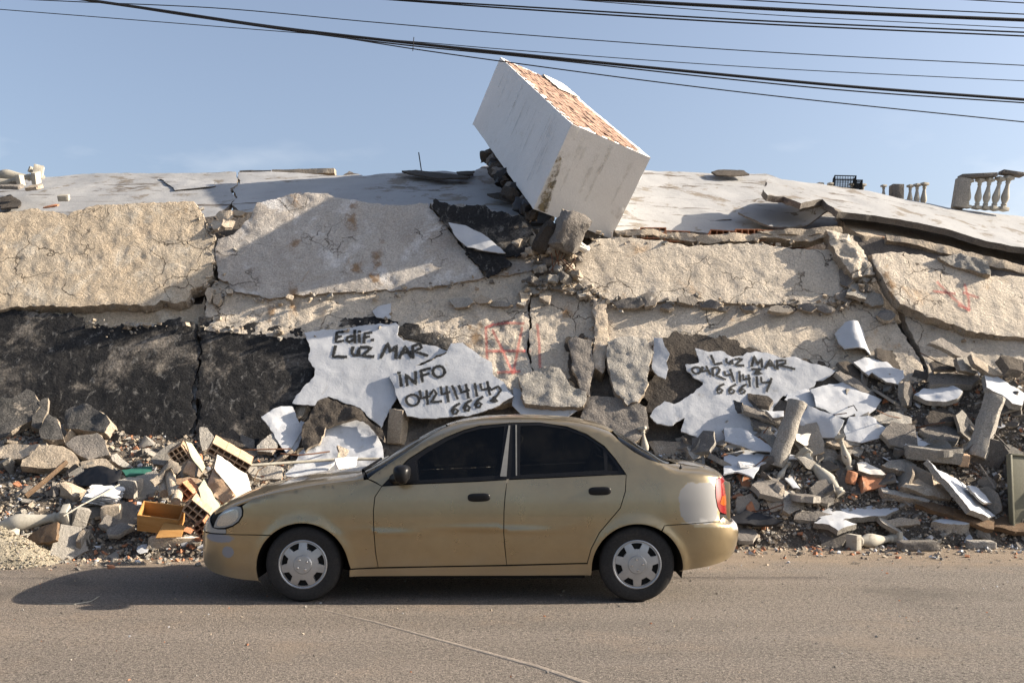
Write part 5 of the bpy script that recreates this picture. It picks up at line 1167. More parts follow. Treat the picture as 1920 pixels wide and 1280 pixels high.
def plate(seed, th):
    r = random.Random(seed); n = r.randint(5, 8)
    pts = [(math.cos(2 * math.pi * (k + r.uniform(-.3, .3)) / n) * r.uniform(.36, .55), math.sin(2 * math.pi * (k + r.uniform(-.3, .3)) / n) * r.uniform(.28, .5)) for k in range(n)]
    b_ = densify(pts, .12, .03, seed, 6.); m_ = len(b_); V_ = [(p[0], p[1], th / 2 + .008 * fbm((p[0], p[1], 0), 5., 2, seed)) for p in b_] + [(p[0] * 1.0, p[1], -th / 2) for p in b_]
    V_ += [(0, 0, th / 2 + .01), (0, 0, -th / 2)]
    F_ = []; mi_ = []
    for k in range(m_):
        k2 = (k + 1) % m_
        F_ += [(k, k2, 2 * m_), (k2 + m_, k + m_, 2 * m_ + 1), (k + m_, k2 + m_, k2, k)]; mi_ += [0, 1, 1]
    return mesh('flat_fragment', V_, F_, midx=mi_)
kinds = {'conc': ([rock(i, .75) for i in range(8)], [M_CONC]), 'tan': ([rock(20 + i, .8) for i in range(6)], [M_CONC_TAN]), 'dark': ([rock(40 + i, .7) for i in range(5)], [M_CONC_DARK]),
         'flat': ([plate(60 + i, .10 + .03 * (i % 3)) for i in range(8)], [M_CONC, M_BREAK]), 'flatd': ([plate(70 + i, .08 + .03 * (i % 3)) for i in range(6)], [M_CONC_DARK, M_CONC]), 'white': ([plate(80 + i, .05) for i in range(6)], [M_SHEET, M_CONC]), 'clay': ([rock(90 + i, .5) for i in range(5)], [M_CLAY])}
for k, (ms, mt) in kinds.items():
    for m_ in ms:
        for q in mt: m_.materials.append(q)
rs = random.Random(77)
WORD = {'conc': ('concrete_chunk', 'chunk', 'grey concrete chunk'), 'tan': ('plaster_chunk', 'chunk', 'rough tan plaster chunk'), 'dark': ('dark_chunk', 'chunk', 'dark weathered chunk'), 'flat': ('slab_fragment', 'fragment', 'flat grey slab fragment'),
        'flatd': ('dark_fragment', 'fragment', 'flat dark slab fragment'), 'white': ('membrane_scrap', 'scrap', 'white painted scrap'), 'clay': ('clay_shard', 'shard', 'orange clay shard')}
SCAT = []
MARKS = [(1475, 790, 'beside the round broken post'), (1850, 780, 'by the six sided post'), (1910, 890, 'before the olive metal panel'), (1636, 905, 'by the deep red clay chunk'), (1610, 965, 'near the flat white slab'),
         (1545, 890, 'along the long fallen baluster'), (1400, 960, 'right of the tail lamp'), (1750, 850, 'at the plastered brick beam'), (1810, 925, 'beside the long leaning slab'), (1630, 640, 'under the curled white sheet'),
         (1380, 720, 'below the right hand writing'), (1760, 1015, 'among the kerb stones'), (1590, 730, 'around the large cracked sheet'), (1760, 700, 'near the long level dark slab'), (1640, 1020, 'near the baluster on the road'), (1450, 870, 'by the torn flat white sheet'), (1280, 850, 'above the car boot'),
         (20, 1030, 'beside the sand pile'), (70, 960, 'along the fallen left baluster'), (110, 1030, 'by the cream block'), (190, 930, 'around the white papers'), (300, 970, 'beside the open plywood box'), (330, 1030, 'by the white topped stone block'), (245, 915, 'near the grey concrete cube'),
         (430, 860, 'by the long hollow clay block'), (370, 950, 'near the headlamp clay blocks'), (320, 890, 'around the rag and stubs'), (80, 850, 'below the sooty slabs'), (180, 790, 'by the rounded sooty slab'), (230, 885, 'by the green board'), (20, 900, 'at the left edge of the heap'),
         (600, 860, 'along the pale pipe'), (560, 800, 'among the white strips'), (746, 800, 'by the square tan post'), (900, 800, 'hidden behind the car roof'), (1060, 780, 'above the rear car door')]
def scatter(n, x0, x1, tmin, tmax, weights, smin, smax, where):
    ks, ws = list(weights), list(weights.values())
    for _ in range(n):
        x = rs.uniform(x0, x1); h = float(np.interp(x, XS, HC)); yf = float(np.interp(x, XS, YF)); yw = 11.05 + .577 * h
        y = yf + (yw - yf) * rs.uniform(tmin, tmax); z = heap(x, y)
        k = rs.choices(ks, ws)[0]; ms = kinds[k][0]; s_ = math.exp(rs.uniform(math.log(smin), math.log(smax))) * (1.25 if 'flat' in k else .9 if k != 'clay' else .6)
        nm, cat, word = WORD[k]
        o = bpy.data.objects.new(nm, rs.choice(ms)); COL.objects.link(o)
        nn = Vector(heap_normal(x, y)); tilt = Vector((rs.gauss(0, .45), rs.gauss(0, .45), 1)).normalized()
        q = nn.to_track_quat('Z', 'X') if rs.random() < .9 else Vector((rs.gauss(0, 1), rs.gauss(0, 1), rs.gauss(0, 1))).to_track_quat('Z', 'X')
        o.rotation_mode = 'QUATERNION'; o.rotation_quaternion = q @ tilt.to_track_quat('Z', 'X') @ Matrix.Rotation(rs.uniform(0, 6.28), 3, 'Z').to_quaternion()
        o.scale = (s_ * rs.uniform(.8, 1.35), s_ * rs.uniform(.8, 1.2), s_ * rs.uniform(.7, 1.1))
        o.location = (x, y, z + s_ * rs.uniform(.02, .24))
        px_, py_ = 960 + FPX * x / y, HOR - FPX * (o.location.z - EYE) / y
        if (735 < px_ < 1170 and py_ > 815) or (500 < px_ < 1320 and py_ > 915): bpy.data.objects.remove(o); continue
        near = min(MARKS, key=lambda m: (m[0] - px_) ** 2 + 2 * (m[1] - py_) ** 2)[2]
        tag(o, f"{'large' if s_ > 1.9 * smin else 'small'} {word} {near}", cat, f'{word}s in the rubble'); SCAT.append((o, px_, py_))
scatter(235, 1.9, 6.4, .0, 1.0, {'conc': 1.2, 'tan': 1.2, 'dark': 2.2, 'flat': 4.2, 'flatd': 6.5, 'white': 2.4, 'clay': 1.2}, .09, .38, 'to the right of the car')
scatter(135, -6.3, -2.5, .0, .95, {'conc': 3, 'tan': 3, 'dark': 2.2, 'flat': 4., 'flatd': 3., 'white': 1.2, 'clay': 2.6}, .10, .36, 'to the left of the car')
scatter(45, -2.5, 1.9, .35, 1.0, {'conc': 3, 'tan': 2, 'dark': 2, 'flat': 2.5, 'flatd': 1.5, 'white': 1.0}, .09, .28, 'behind the car')

cube8 = np.array([(x, y, z) for z in (-.5, .5) for y in (-.5, .5) for x in (-.5, .5)]); cf = np.array([(0, 2, 3, 1), (4, 5, 7, 6), (0, 1, 5, 4), (2, 6, 7, 3), (0, 4, 6, 2), (1, 3, 7, 5)])
def crumbs(name, n, pos, smin, smax, mats, seed, label, probs):
    g = np.random.RandomState(seed); V_ = np.zeros((n, 8, 3)); mi_ = g.choice(len(mats), n, p=probs)
    for i in range(n):
        x, y, z = pos(g); s_ = math.exp(g.uniform(math.log(smin), math.log(smax)))
        c = (cube8 + g.uniform(-.22, .22, (8, 3))) * np.array([1.0, .8, .55]) * s_
        q = Matrix.Rotation(g.uniform(0, 6.28), 3, 'Z') @ Matrix.Rotation(g.uniform(-.9, .9), 3, 'X') @ Matrix.Rotation(g.uniform(-.9, .9), 3, 'Y')
        V_[i] = c @ np.array(q).T + (x, y, z + s_ * .15)
    F_ = (cf[None] + 8 * np.arange(n)[:, None, None]).reshape(-1, 4)
    me = mesh(name, V_.reshape(-1, 3), F_.tolist(), midx=np.repeat(mi_, 6))
    return tag(obj(name, me, mats), label, 'debris', kind='stuff')
def on_heap(x0, x1):
    def f(g):
        x = g.uniform(x0, x1); h = np.interp(x, XS, HC); yf = np.interp(x, XS, YF); yw = 11.05 + .577 * h
        y = yf + (yw - yf) * g.uniform(-.02, 1.0); return x, y, heap(x, y)
    return f
def on_edge(g):
    x = g.uniform(-6.5, 6.5); yf = np.interp(x, XS, YF); return x, yf + .15 - abs(g.normal(0, .28 if x < 2 else .4)), .0
def on_road(g):
    return g.uniform(-6, 6), 4.5 + 6 * g.uniform(0, 1) ** .7, 0.
CR = [M_CONC, M_CONC_TAN, M_CONC_DARK, M_CLAY, M_SHEET]
crumbs('rubble_crumbs', 5500, on_heap(1.2, 6.8), .015, .06, CR, 1, 'small crumbs of concrete covering the right heap', [.38, .22, .30, .04, .06])
crumbs('rubble_crumbs', 7000, on_heap(-6.8, -1.6), .012, .06, CR, 2, 'small crumbs of concrete and clay covering the left heap', [.30, .33, .18, .13, .06])
crumbs('rubble_crumbs', 2200, on_heap(-1.9, 1.6), .03, .10, CR, 3, 'small crumbs of concrete behind the car', [.40, .24, .28, .04, .04])
def on_sand(g):
    a_, r_ = g.uniform(0, 6.28), g.uniform(0, 1) ** .6; x, y = .6 * r_ * math.cos(a_), .42 * r_ * math.sin(a_); return sx + x, sy + y, .36 * max(0, 1 - r_) ** .95
crumbs('sand_grit', 1500, on_sand, .008, .022, [M_SAND, M_CONC_TAN, M_CONC], 6, 'coarse grit on the pale sand pile', [.6, .25, .15])
crumbs('road_edge_grit', 2600, on_edge, .010, .05, CR, 4, 'grit and small crumbs strewn along the road edge', [.30, .34, .18, .13, .05])
crumbs('road_grit', 900, on_road, .006, .016, CR, 5, 'sparse tiny stones scattered over the road', [.3, .36, .2, .08, .06])

for i, (lo_, hi_) in enumerate(((1.4, 6.8), (-6.8, -1.8))):
    crumbs('rubble_dust', 13000, on_heap(lo_, hi_), .006, .024, CR, 20 + i, ['fine gravel packed between the pieces of the right heap', 'fine gravel packed between the pieces of the left heap'][i], [.32, .36, .22, .06, .04])
SEAMS = [([(410, 545), (506, 566), (640, 552), (760, 545), (905, 526), (985, 515)], .09, 130), ([(1100, 548), (1150, 572), (1290, 568), (1390, 572), (1480, 574), (1570, 578), (1604, 545)], .09, 300), ([(0, 580), (140, 576), (290, 574), (352, 566)], .0, 60),
         ([(1645, 510), (1690, 572), (1786, 610), (1880, 632)], .08, 150), ([(384, 400), (404, 445), (400, 520), (385, 540)], .05, 90), ([(990, 545), (1040, 530), (1110, 545)], .12, 160), ([(150, 615), (300, 615), (560, 622), (640, 615), (740, 605)], .07, 130),
         ([(1100, 445), (1250, 452), (1420, 455), (1600, 462)], .06, 120), ([(1590, 470), (1640, 520), (1600, 560)], .12, 130), ([(985, 410), (1010, 460), (1010, 505)], .12, 90), ([(1112, 560), (1116, 640), (1110, 700)], .08, 60)]
def on_seam(g, pick=[0]):
    w_ = np.array([s_[2] for s_ in SEAMS], float); k = g.choice(len(SEAMS), p=w_ / w_.sum()); P_, off, _ = SEAMS[k]
    i_ = g.randint(0, len(P_) - 1); t_ = g.uniform(); p = np.array(P_[i_]) * (1 - t_) + np.array(P_[i_ + 1]) * t_ + g.normal(0, 1, 2) * (13, 7)
    w = FAC.off(off + g.uniform(-.02, .04)).hit(*p) - np.array(bld.location); return w[0], w[1], w[2]
jc = crumbs('joint_crumbs', 900, on_seam, .010, .075, [M_CONC_TAN, M_CONC, M_BREAK, M_CONC_DARK], 31, None, [.4, .25, .2, .15])
for k in ('category', 'label'):
    if k in jc: del jc[k]
jc.parent = bld
# ================================================================ the car
CX, CY = -.32, 8.40                      # middle of the car on the road; it points to the left
def pchip(xs, ys):
    xs = np.array(xs, float); ys = np.array(ys, float); h = np.diff(xs); d = np.diff(ys) / h
    m = np.zeros(len(xs)); m[0], m[-1] = d[0], d[-1]
    for i in range(1, len(xs) - 1):
        if d[i - 1] * d[i] > 0:
            w1_, w2_ = 2 * h[i] + h[i - 1], h[i] + 2 * h[i - 1]; m[i] = (w1_ + w2_) / (w1_ / d[i - 1] + w2_ / d[i])
    def f(x):
        x = np.clip(np.asarray(x, float), xs[0], xs[-1]); i = np.clip(np.searchsorted(xs, x) - 1, 0, len(xs) - 2)
        t = (x - xs[i]) / h[i]; return ((1 + 2 * t) * (1 - t) ** 2) * ys[i] + t * (1 - t) ** 2 * h[i] * m[i] + t * t * (3 - 2 * t) * ys[i + 1] + t * t * (t - 1) * h[i] * m[i + 1]
    return f
ZTOP = pchip([-2.19, -2.17, -2.12, -2.03, -1.92, -1.787, -1.436, -1.173, -.909, -.86, -.229, -.05, .12, .408, .759, 1.0, 1.11, 1.374, 1.593, 1.68, 1.813, 1.93, 2.0, 2.03, 2.06, 2.09, 2.13],
             [.50, .56, .625, .70, .765, .815, .900, .94, .978, 1.0, 1.338, 1.388, 1.408, 1.418, 1.402, 1.36, 1.322, 1.168, 1.048, 1.028, 1.018, .998, .965, .93, .64, .60, .50])
ZBOT = pchip([-2.19, -2.16, -2.11, -1.97, -1.62, -1.2, -.9, .9, 1.3, 1.628, 1.95, 2.08, 2.11, 2.13], [.44, .32, .24, .19, .155, .17, .19, .20, .22, .24, .295, .345, .41, .47])
WLOW = pchip([.1, .2, .3, .45, .6, .75, .85, .92, 1.0, 1.1, 1.2, 1.3, 1.42], [.775, .80, .822, .836, .839, .829, .812, .793, .764, .718, .668, .614, .545])
HCR = pchip([-2.19, -1.9, -1.4, -.95, -.8, -.2, .1, .9, 1.1, 1.5, 1.7, 2.0, 2.13], [.12, .11, .075, .07, .10, .09, .075, .075, .09, .08, .065, .07, .06])
XEND = pchip([.2, .3, .4, .5, .58, .605, .65, .8, .95, 1.02], [2.05, 2.08, 2.12, 2.135, 2.125, 2.07, 2.045, 2.04, 2.02, 1.96])
ARCH = ((-1.273, .252, .352), (1.273, .252, .345))
def Wd(x, z, flare=True):
    x = np.asarray(x, float); z = np.asarray(z, float)
    zt = ZTOP(x); q = np.clip((zt - z) / HCR(x), 0, 1)
    fr = (1 - (1 - q) ** 2.3) ** (1 / 2.3)
    w = WLOW(z)
    rub = .011 * np.exp(-((z - (.555 + .018 * x)) / .018) ** 2) * (1 / (1 + np.exp(-(x + 1.0) * 30))) * (1 / (1 + np.exp((x - .78) * 30)))
    w = w + rub
    if flare:
        for ax_, az_, ar_ in ARCH:
            r_ = np.hypot(x - ax_, z - az_); w = w + .014 * np.exp(-(np.maximum(r_ - ar_, 0) / .045) ** 2)
    t = np.clip((-1.35 - x) / .845, 0, 1); gf = (1 - t ** 3.0) ** (1 / 3.0)
    t = np.clip((x - 1.45) / (XEND(z) - 1.45), 0, 1); gr = (1 - t ** 4.2) ** (1 / 4.2)
    lipb = np.where(z < .605, .0, -.012 * np.clip((x - 1.5) / .4, 0, 1))
    return np.maximum((w + lipb) * fr * gf * gr, .02)
def car_xz(px, py):
    Y = CY - .83
    for _ in range(25):
        X = (px - 960) * Y / FPX; Z = EYE - (py - HOR) * Y / FPX
        y = float(Wd(X - CX, Z)); Y = .5 * Y + .5 * (CY - y)
    return (X - CX, Z)
def cps(pts): return [np.array(car_xz(*p)) for p in pts]

def paint():
    m, nt, bs = nodes_of('gold_metallic_paint'); lk = nt.links.new
    tc = nt.nodes.new('ShaderNodeTexCoord'); v = tc.outputs['Object']
    col = mixc(nt, mrange(nt, tex(nt, v, 2.2, 5, .6), .35, .65), (.345, .27, .16), (.315, .245, .145))
    fl = tex(nt, v, 14., 6, .7); col = mixc(nt, 1.0, col, mrange(nt, fl, .3, .7, .97, 1.03), 'MULTIPLY')
    sp = nt.nodes.new('ShaderNodeSeparateXYZ'); lk(v, sp.inputs[0]); X, Yc, Z = sp.outputs
    wob = mrange(nt, tex(nt, v, 11., 5, .65), 0, 1, -.55, .55)
    def ellm(cx, cz, rx, rz, soft=.12, side=-1, p=2.):
        dx = math2(nt, 'POWER', math2(nt, 'ABSOLUTE', math2(nt, 'DIVIDE', math2(nt, 'SUBTRACT', X, cx), rx)), p); dz = math2(nt, 'POWER', math2(nt, 'ABSOLUTE', math2(nt, 'DIVIDE', math2(nt, 'SUBTRACT', Z, cz), rz)), p)
        d = math2(nt, 'ADD', math2(nt, 'ADD', dx, dz), math2(nt, 'MULTIPLY', wob, 1.0))
        near = math2(nt, 'LESS_THAN', Yc, 0.0)
        return math2(nt, 'MULTIPLY', mrange(nt, d, 1 + soft, 1 - soft), near)
    prim = ellm(PRIM[0], PRIM[1], .155, .155, .05, p=3.2)
    col = mixc(nt, prim, col, (.235, .232, .228))
    p2 = ellm(PB2[0], PB2[1], .13, .036, .3); p3 = ellm(PB3[0], PB3[1], .05, .045, .2); p4_ = ellm(2.085, .575, .07, .05, .35)
    pa = math2(nt, 'MAXIMUM', math2(nt, 'MAXIMUM', p2, p3), p4_)
    col = mixc(nt, pa, col, (.24, .24, .26))
    # road dust low on the body
    dust = mrange(nt, math2(nt, 'ADD', Z, mrange(nt, tex(nt, v, 5., 6, .7), 0, 1, -.12, .12)), .42, .16, 0, .45)
    col = mixc(nt, dust, col, (.30, .235, .165))
    anyp = math2(nt, 'MAXIMUM', prim, math2(nt, 'MULTIPLY', pa, .8))
    lk(col, bs.inputs['Base Color'])
    rg = mrange(nt, tex(nt, v, 6., 6, .7), .3, .7, .26, .38); rg = math2(nt, 'ADD', rg, math2(nt, 'MULTIPLY', math2(nt, 'MAXIMUM', anyp, dust), .4)); lk(rg, bs.inputs['Roughness'])
    lk(math2(nt, 'MULTIPLY', math2(nt, 'SUBTRACT', 1.0, math2(nt, 'MAXIMUM', anyp, dust)), .82), bs.inputs['Metallic'])
    lk(math2(nt, 'MULTIPLY', math2(nt, 'SUBTRACT', 1.0, math2(nt, 'MAXIMUM', anyp, math2(nt, 'MULTIPLY', dust, 1.5))), .8), bs.inputs['Coat Weight']); bs.inputs['Coat Roughness'].default_value = .06
    return m
PRIM = car_xz(1312, 943); PB2 = car_xz(410, 1008); PB3 = car_xz(427, 1034)
M_PAINT = paint()
M_BLACKTRIM = plain('black_plastic_trim', (.009, .009, .010), .36, .22, noise=.2)
M_RUBBER = surf('dusty_tyre_rubber', (.022, .021, .021), (.03, .028, .027), (.036, .032, .028), (.5, .7), 3., 6., .2, 60., rough=.8, bump=((40., .5),), bdist=.002, var=0.)
M_UNDER = plain('underbody_black', (.012, .012, .012), .8, .2)
M_SILVER = plain('silver_wheel_cover', (.40, .40, .40), .42, .5, metallic=.65, noise=.12, nsc=9.)
M_CHROME = plain('bolt_chrome', (.6, .6, .6), .25, .5, metallic=1.0)
M_BSTRIP = plain('pillar_strip_grey', (.20, .195, .18), .35, .5, noise=.1)
def glass():
    m, nt, bs = nodes_of('dark_tinted_glass'); lk = nt.links.new
    tr = nt.nodes.new('ShaderNodeBsdfTransparent'); tr.inputs['Color'].default_value = (.13, .135, .13, 1)
    gl = nt.nodes.new('ShaderNodeBsdfGlossy'); gl.inputs['Roughness'].default_value = .03; gl.inputs['Color'].default_value = (.75, .78, .8, 1)
    df = nt.nodes.new('ShaderNodeBsdfDiffuse'); df.inputs['Color'].default_value = (.16, .14, .11, 1)
    v = coords(nt, False)
    fr = nt.nodes.new('ShaderNodeFresnel'); fr.inputs['IOR'].default_value = 1.38
    m1 = nt.nodes.new('ShaderNodeMixShader'); lk(fr.outputs[0], m1.inputs[0]); lk(tr.outputs[0], m1.inputs[1]); lk(gl.outputs[0], m1.inputs[2])
    m2 = nt.nodes.new('ShaderNodeMixShader'); lk(mrange(nt, tex(nt, v, 4., 7, .7), .35, .8, .0, .05), m2.inputs[0]); lk(m1.outputs[0], m2.inputs[1]); lk(df.outputs[0], m2.inputs[2])
    lk(m2.outputs[0], nt.nodes['Material Output'].inputs['Surface'])
    return m
M_GLASS = glass()
def lens(name, col, rough=.12):
    m, nt, bs = nodes_of(name); bs.inputs['Base Color'].default_value = (*col, 1); bs.inputs['Roughness'].default_value = rough
    bs.inputs['Coat Weight'].default_value = .6; bs.inputs['Coat Roughness'].default_value = .05
    return m
M_RED = lens('red_lamp_lens', (.20, .008, .010)); M_AMBER = lens('amber_lamp_lens', (.36, .07, .008)); M_HEAD = lens('clear_headlamp_lens', (.27, .28, .28), .10); M_REFL = plain('headlamp_reflector', (.50, .51, .51), .2, .5, metallic=.9)

car = empty('parked_car', (CX, CY, 0), 'gold four door saloon car with grey primer patches parked on the road', 'car')
def skin(name, poly, mats, parent=None, res=.035, off=0., inset=.0034, rim=.016, func=None, both=True, label=None, smooth=True, fine=None, flare=True, holes=()):
    """a body panel: side view outline poly (x, z), laid over the body surface; a copy is mirrored to the far side"""
    P = np.array(poly); 
    area = .5 * np.sum(P[:, 0] * np.roll(P[:, 1], -1) - np.roll(P[:, 0], -1) * P[:, 1])
    if area < 0: P = P[::-1]
    if inset:
        Q = []
        for i in range(len(P)):
            a_, b_, c_ = P[i - 1], P[i], P[(i + 1) % len(P)]
            d1 = unit(b_ - a_) if np.linalg.norm(b_ - a_) > 1e-9 else np.zeros(2); d2 = unit(c_ - b_) if np.linalg.norm(c_ - b_) > 1e-9 else np.zeros(2)
            n_ = np.array([-(d1 + d2)[1], (d1 + d2)[0]]); l_ = np.linalg.norm(n_); Q.append(b_ + (n_ / l_ * inset if l_ > 1e-6 else 0))
        P = np.array(Q)
    b = densify(P, fine or res * .6)
    lo, hi = b.min(0), b.max(0); gx_, gz_ = np.meshgrid(np.arange(lo[0], hi[0], res), np.arange(lo[1], hi[1], res)); g = np.stack([gx_.ravel(), gz_.ravel()], 1)
    # more points where the surface turns quickly
    extra = []
    for xx in np.concatenate([np.linspace(-2.19, -1.78, 34), np.linspace(1.8, 2.13, 34)]):
        if lo[0] < xx < hi[0]: extra += [(xx, zz) for zz in np.arange(lo[1], hi[1], res * .9)]
    for xx in np.arange(lo[0], hi[0], res * .9):
        zt = float(ZTOP(xx)); extra += [(xx, zt - dd) for dd in (.004, .012, .024, .04, .06) if lo[1] < zt - dd < hi[1]]
    if extra: g = np.concatenate([g, np.array(extra)])
    g = g[inside(b, g)]
    if len(g): g = g[seg_dist(b, g) > res * .18]
    HB = [densify(np.array(h_), fine or res * .6) for h_ in holes]
    for h_ in HB: g = g[~inside(h_, g)]
    if HB:
        pts = [Vector((float(p[0]), float(p[1]))) for p in b]; ed = [(i, (i + 1) % len(b)) for i in range(len(b))]
        for h_ in HB:
            b0 = len(pts); pts += [Vector((float(p[0]), float(p[1]))) for p in h_]; ed += [(b0 + i, b0 + (i + 1) % len(h_)) for i in range(len(h_))]
        pts += [Vector((float(p[0]), float(p[1]))) for p in g]
        r_ = delaunay_2d_cdt(pts, ed, [], 0, 1e-6); V = np.array([(p.x, p.y) for p in r_[0]]); F = [tuple(f) for f in r_[2]]
        cc = np.array([V[list(f)].mean(0) for f in F]); ok = inside(b, cc)
        for h_ in HB: ok &= ~inside(h_, cc)
        F = [f for f, k in zip(F, ok) if k]
    else: V, F = triangulate(b, g)
    y = -(Wd(V[:, 0], V[:, 1], flare) + off)
    W3 = [np.array([V[i, 0], y[i], V[i, 1]]) for i in range(len(V))]
    cnt = {}
    for f in F:
        for i in range(3): k = tuple(sorted((f[i], f[(i + 1) % 3]))); cnt[k] = cnt.get(k, 0) + 1
    A_, B_, C_ = V[F[0][0]], V[F[0][1]], V[F[0][2]]
    if ((B_ - A_)[0] * (C_ - A_)[1] - (B_ - A_)[1] * (C_ - A_)[0]) < 0: F = [f[::-1] for f in F]
    be = [(f[i], f[(i + 1) % 3]) for f in F for i in range(3) if cnt[tuple(sorted((f[i], f[(i + 1) % 3])))] == 1]
    faces = list(F); mp = {}
    for a_, b_ in be:
        for i in (a_, b_):
            if i not in mp: mp[i] = len(W3); W3.append(W3[i] + np.array([0, rim, 0]))
        faces.append((b_, a_, mp[a_], mp[b_]))
    res_ = []
    for s_ in ((-1, 1) if both else (-1,)):
        VV = W3 if s_ < 0 else [w * np.array([1, -1, 1]) for w in W3]; FF = faces if s_ < 0 else [f[::-1] for f in faces]
        me = mesh(name, VV, FF, smooth=True)
        hh = .006; gx1 = (Wd(V[:, 0] + hh, V[:, 1], flare) - Wd(V[:, 0] - hh, V[:, 1], flare)) / (2 * hh); gz1 = (Wd(V[:, 0], V[:, 1] + hh, flare) - Wd(V[:, 0], V[:, 1] - hh, flare)) / (2 * hh)
        gx1, gz1 = np.clip(gx1, -12, 12), np.clip(gz1, -12, 12); nn = np.stack([-gx1, -np.ones(len(V)), -gz1], 1); nn /= np.linalg.norm(nn, axis=1)[:, None]; nn[:, 1] *= -s_
        ln = []
        for p in me.polygons:
            fl = p.index >= len(F)
            for li in p.loop_indices: ln.append(tuple(p.normal) if fl else tuple(nn[me.loops[li].vertex_index]))
        me.normals_split_custom_set(ln)
        o = obj(name, me, mats, (parent if s_ < 0 or not isinstance(parent, tuple) else parent[1]) if not isinstance(parent, tuple) else parent[0 if s_ < 0 else 1])
        res_.append(o)
    return res_
def arch_pts(k, a0, a1, n=28, grow=0.):
    ax_, az_, ar_ = ARCH[k]
    return [np.array((ax_ + (ar_ + grow) * math.cos(rad(a_)), az_ + (ar_ + grow) * math.sin(rad(a_)))) for a_ in np.linspace(a0, a1, n)]
def clipz(P): return [np.array((p[0], max(p[1], float(ZBOT(p[0])) + .001))) for p in P]

belt = [(716, 911), (759, 908), (830, 905), (900, 902), (951, 899)]
f_edge = [(716, 911), (703, 931), (700, 958), (701, 998), (704, 1034), (709, 1063)]
b_edge = [(951, 899), (947, 930), (945, 958), (944.5, 998), (947, 1030), (950, 1058.5)]
r_edge = [(1174, 889), (1172.5, 921), (1163, 952), (1145, 973), (1124, 998), (1108.5, 1028), (1101, 1055)]
belt2 = [(951, 899), (1040, 895), (1110, 891.5), (1174, 889)]
hood_ln = [(449, 944), (470, 936), (500, 927.6), (573, 912), (620, 905.5), (665, 900.5), (690, 898)]
HOODL = cps(hood_ln)
win_top_f = [(716, 911), (765, 861), (800, 838.5), (835, 820), (870, 806), (900, 798), (958, 793)]
win_top_r = [(958, 793), (1011, 792), (1063, 799.6), (1099, 813), (1133, 836), (1154, 860.5), (1174, 889)]
frontdoor = cps(belt) + cps(b_edge)[1:] + [*cps([(709, 1063)])] + cps(f_edge)[::-1][1:-1]
reardoor = cps(belt2) + cps(r_edge)[1:] + cps(b_edge)[::-1][:-1]
fd = skin('front_door', frontdoor, M_PAINT, car); rd_ = skin('rear_door', reardoor, M_PAINT, car)
# front wing
HEADP = cps([(400, 988), (403, 977), (409, 966), (421, 955), (433, 949.5), (443, 947.5), (451, 950), (454, 957), (453, 967), (447, 977), (436, 985), (421, 989.5), (408, 990)])
a0f = math.degrees(math.atan2(car_xz(507, 1003)[1] - .252, car_xz(507, 1003)[0] + 1.273))
afr = arch_pts(0, 180 - math.degrees(math.asin((car_xz(507, 1003)[1] - .252) / .352)), 12, 26)
fpoly = cps([(454, 948)]) + HOODL[1:] + cps([(703, 904), (716, 911)]) + cps(f_edge)[1:] + cps([(657, 1066)]) + afr[::-1] + cps([(470, 1002), (424, 1001), (424, 991), (437, 986), (448, 978), (455, 967), (456, 957)])
skin('front_wing', fpoly, M_PAINT, car)
fb_low = [np.array((x, float(ZBOT(x)) + .002)) for x in np.linspace(-1.60, -2.172, 24)]
fb_nose = [np.array((-2.182, z)) for z in (.40, .46, .50)]
ztop_b = [np.array((x, min(z, float(ZTOP(x)) - .004))) for x, z in zip(np.linspace(-2.112, -2.02, 6), np.linspace(.53, .533, 6))]
afl = arch_pts(0, 180 - math.degrees(math.asin((car_xz(507, 1003)[1] - .252) / .352)) + 1, 196, 14)
fbp = cps([(398, 1000), (424, 1001), (470, 1002)]) + afl + fb_low + fb_nose
skin('front_bumper', fbp, M_PAINT, car, res=.03)
# grille / nose band between bumper and bonnet
nose = cps([(424, 1000), (398, 999)]) + [np.array((-2.178, .51))] + [np.array((x, float(ZTOP(x)) - .003)) for x in np.linspace(-2.172, -2.07, 7)] + cps([(398, 988), (408, 991), (424, 991.5)])
skin('turn_lamp', nose, M_HEAD, car, res=.02)
# shell: pillars, roof rail, rear quarter, sill
ROOFE = cps([(690, 897), (700, 888), (731, 867), (765, 844), (800, 820), (831, 801.5), (856, 792), (880, 787), (920, 783.8), (960, 782.6), (1010, 783), (1050, 785.5), (1085, 791), (1115, 798), (1142, 807)])
CPIL = cps([(1142, 807), (1165, 829), (1190, 847), (1215, 860), (1236, 866.5), (1252, 868.5)])
TRUNKE = cps([(1252, 868.5), (1290, 871), (1320, 875), (1344, 881)])
LAMPL = cps([(1344, 881), (1342, 897), (1341, 914), (1342, 932), (1345, 949), (1350, 960)])
BTOP = cps([(1350, 960), (1349, 976), (1330, 978.5), (1300, 981), (1270, 983), (1246, 985)])
zb = BTOP[-1]; aa = math.degrees(math.atan2(zb[1] - .252, zb[0] - 1.273))
rar = arch_pts(1, aa, 172, 26)
sill_low = [np.array((x, float(ZBOT(x)) + .002)) for x in np.linspace(.925, -.92, 20)]
shell = ROOFE + CPIL[1:] + TRUNKE[1:] + LAMPL[1:] + BTOP[1:] + rar + sill_low + cps([(655, 1067.5), (709, 1064.5)]) + cps([(830, 1062), (950, 1060), (1101.5, 1056.5)]) + cps(r_edge)[::-1] + cps(win_top_r)[::-1][1:] + cps(win_top_f)[::-1][1:] + cps([(703, 903)])
skin('body_shell', shell, M_PAINT, car)
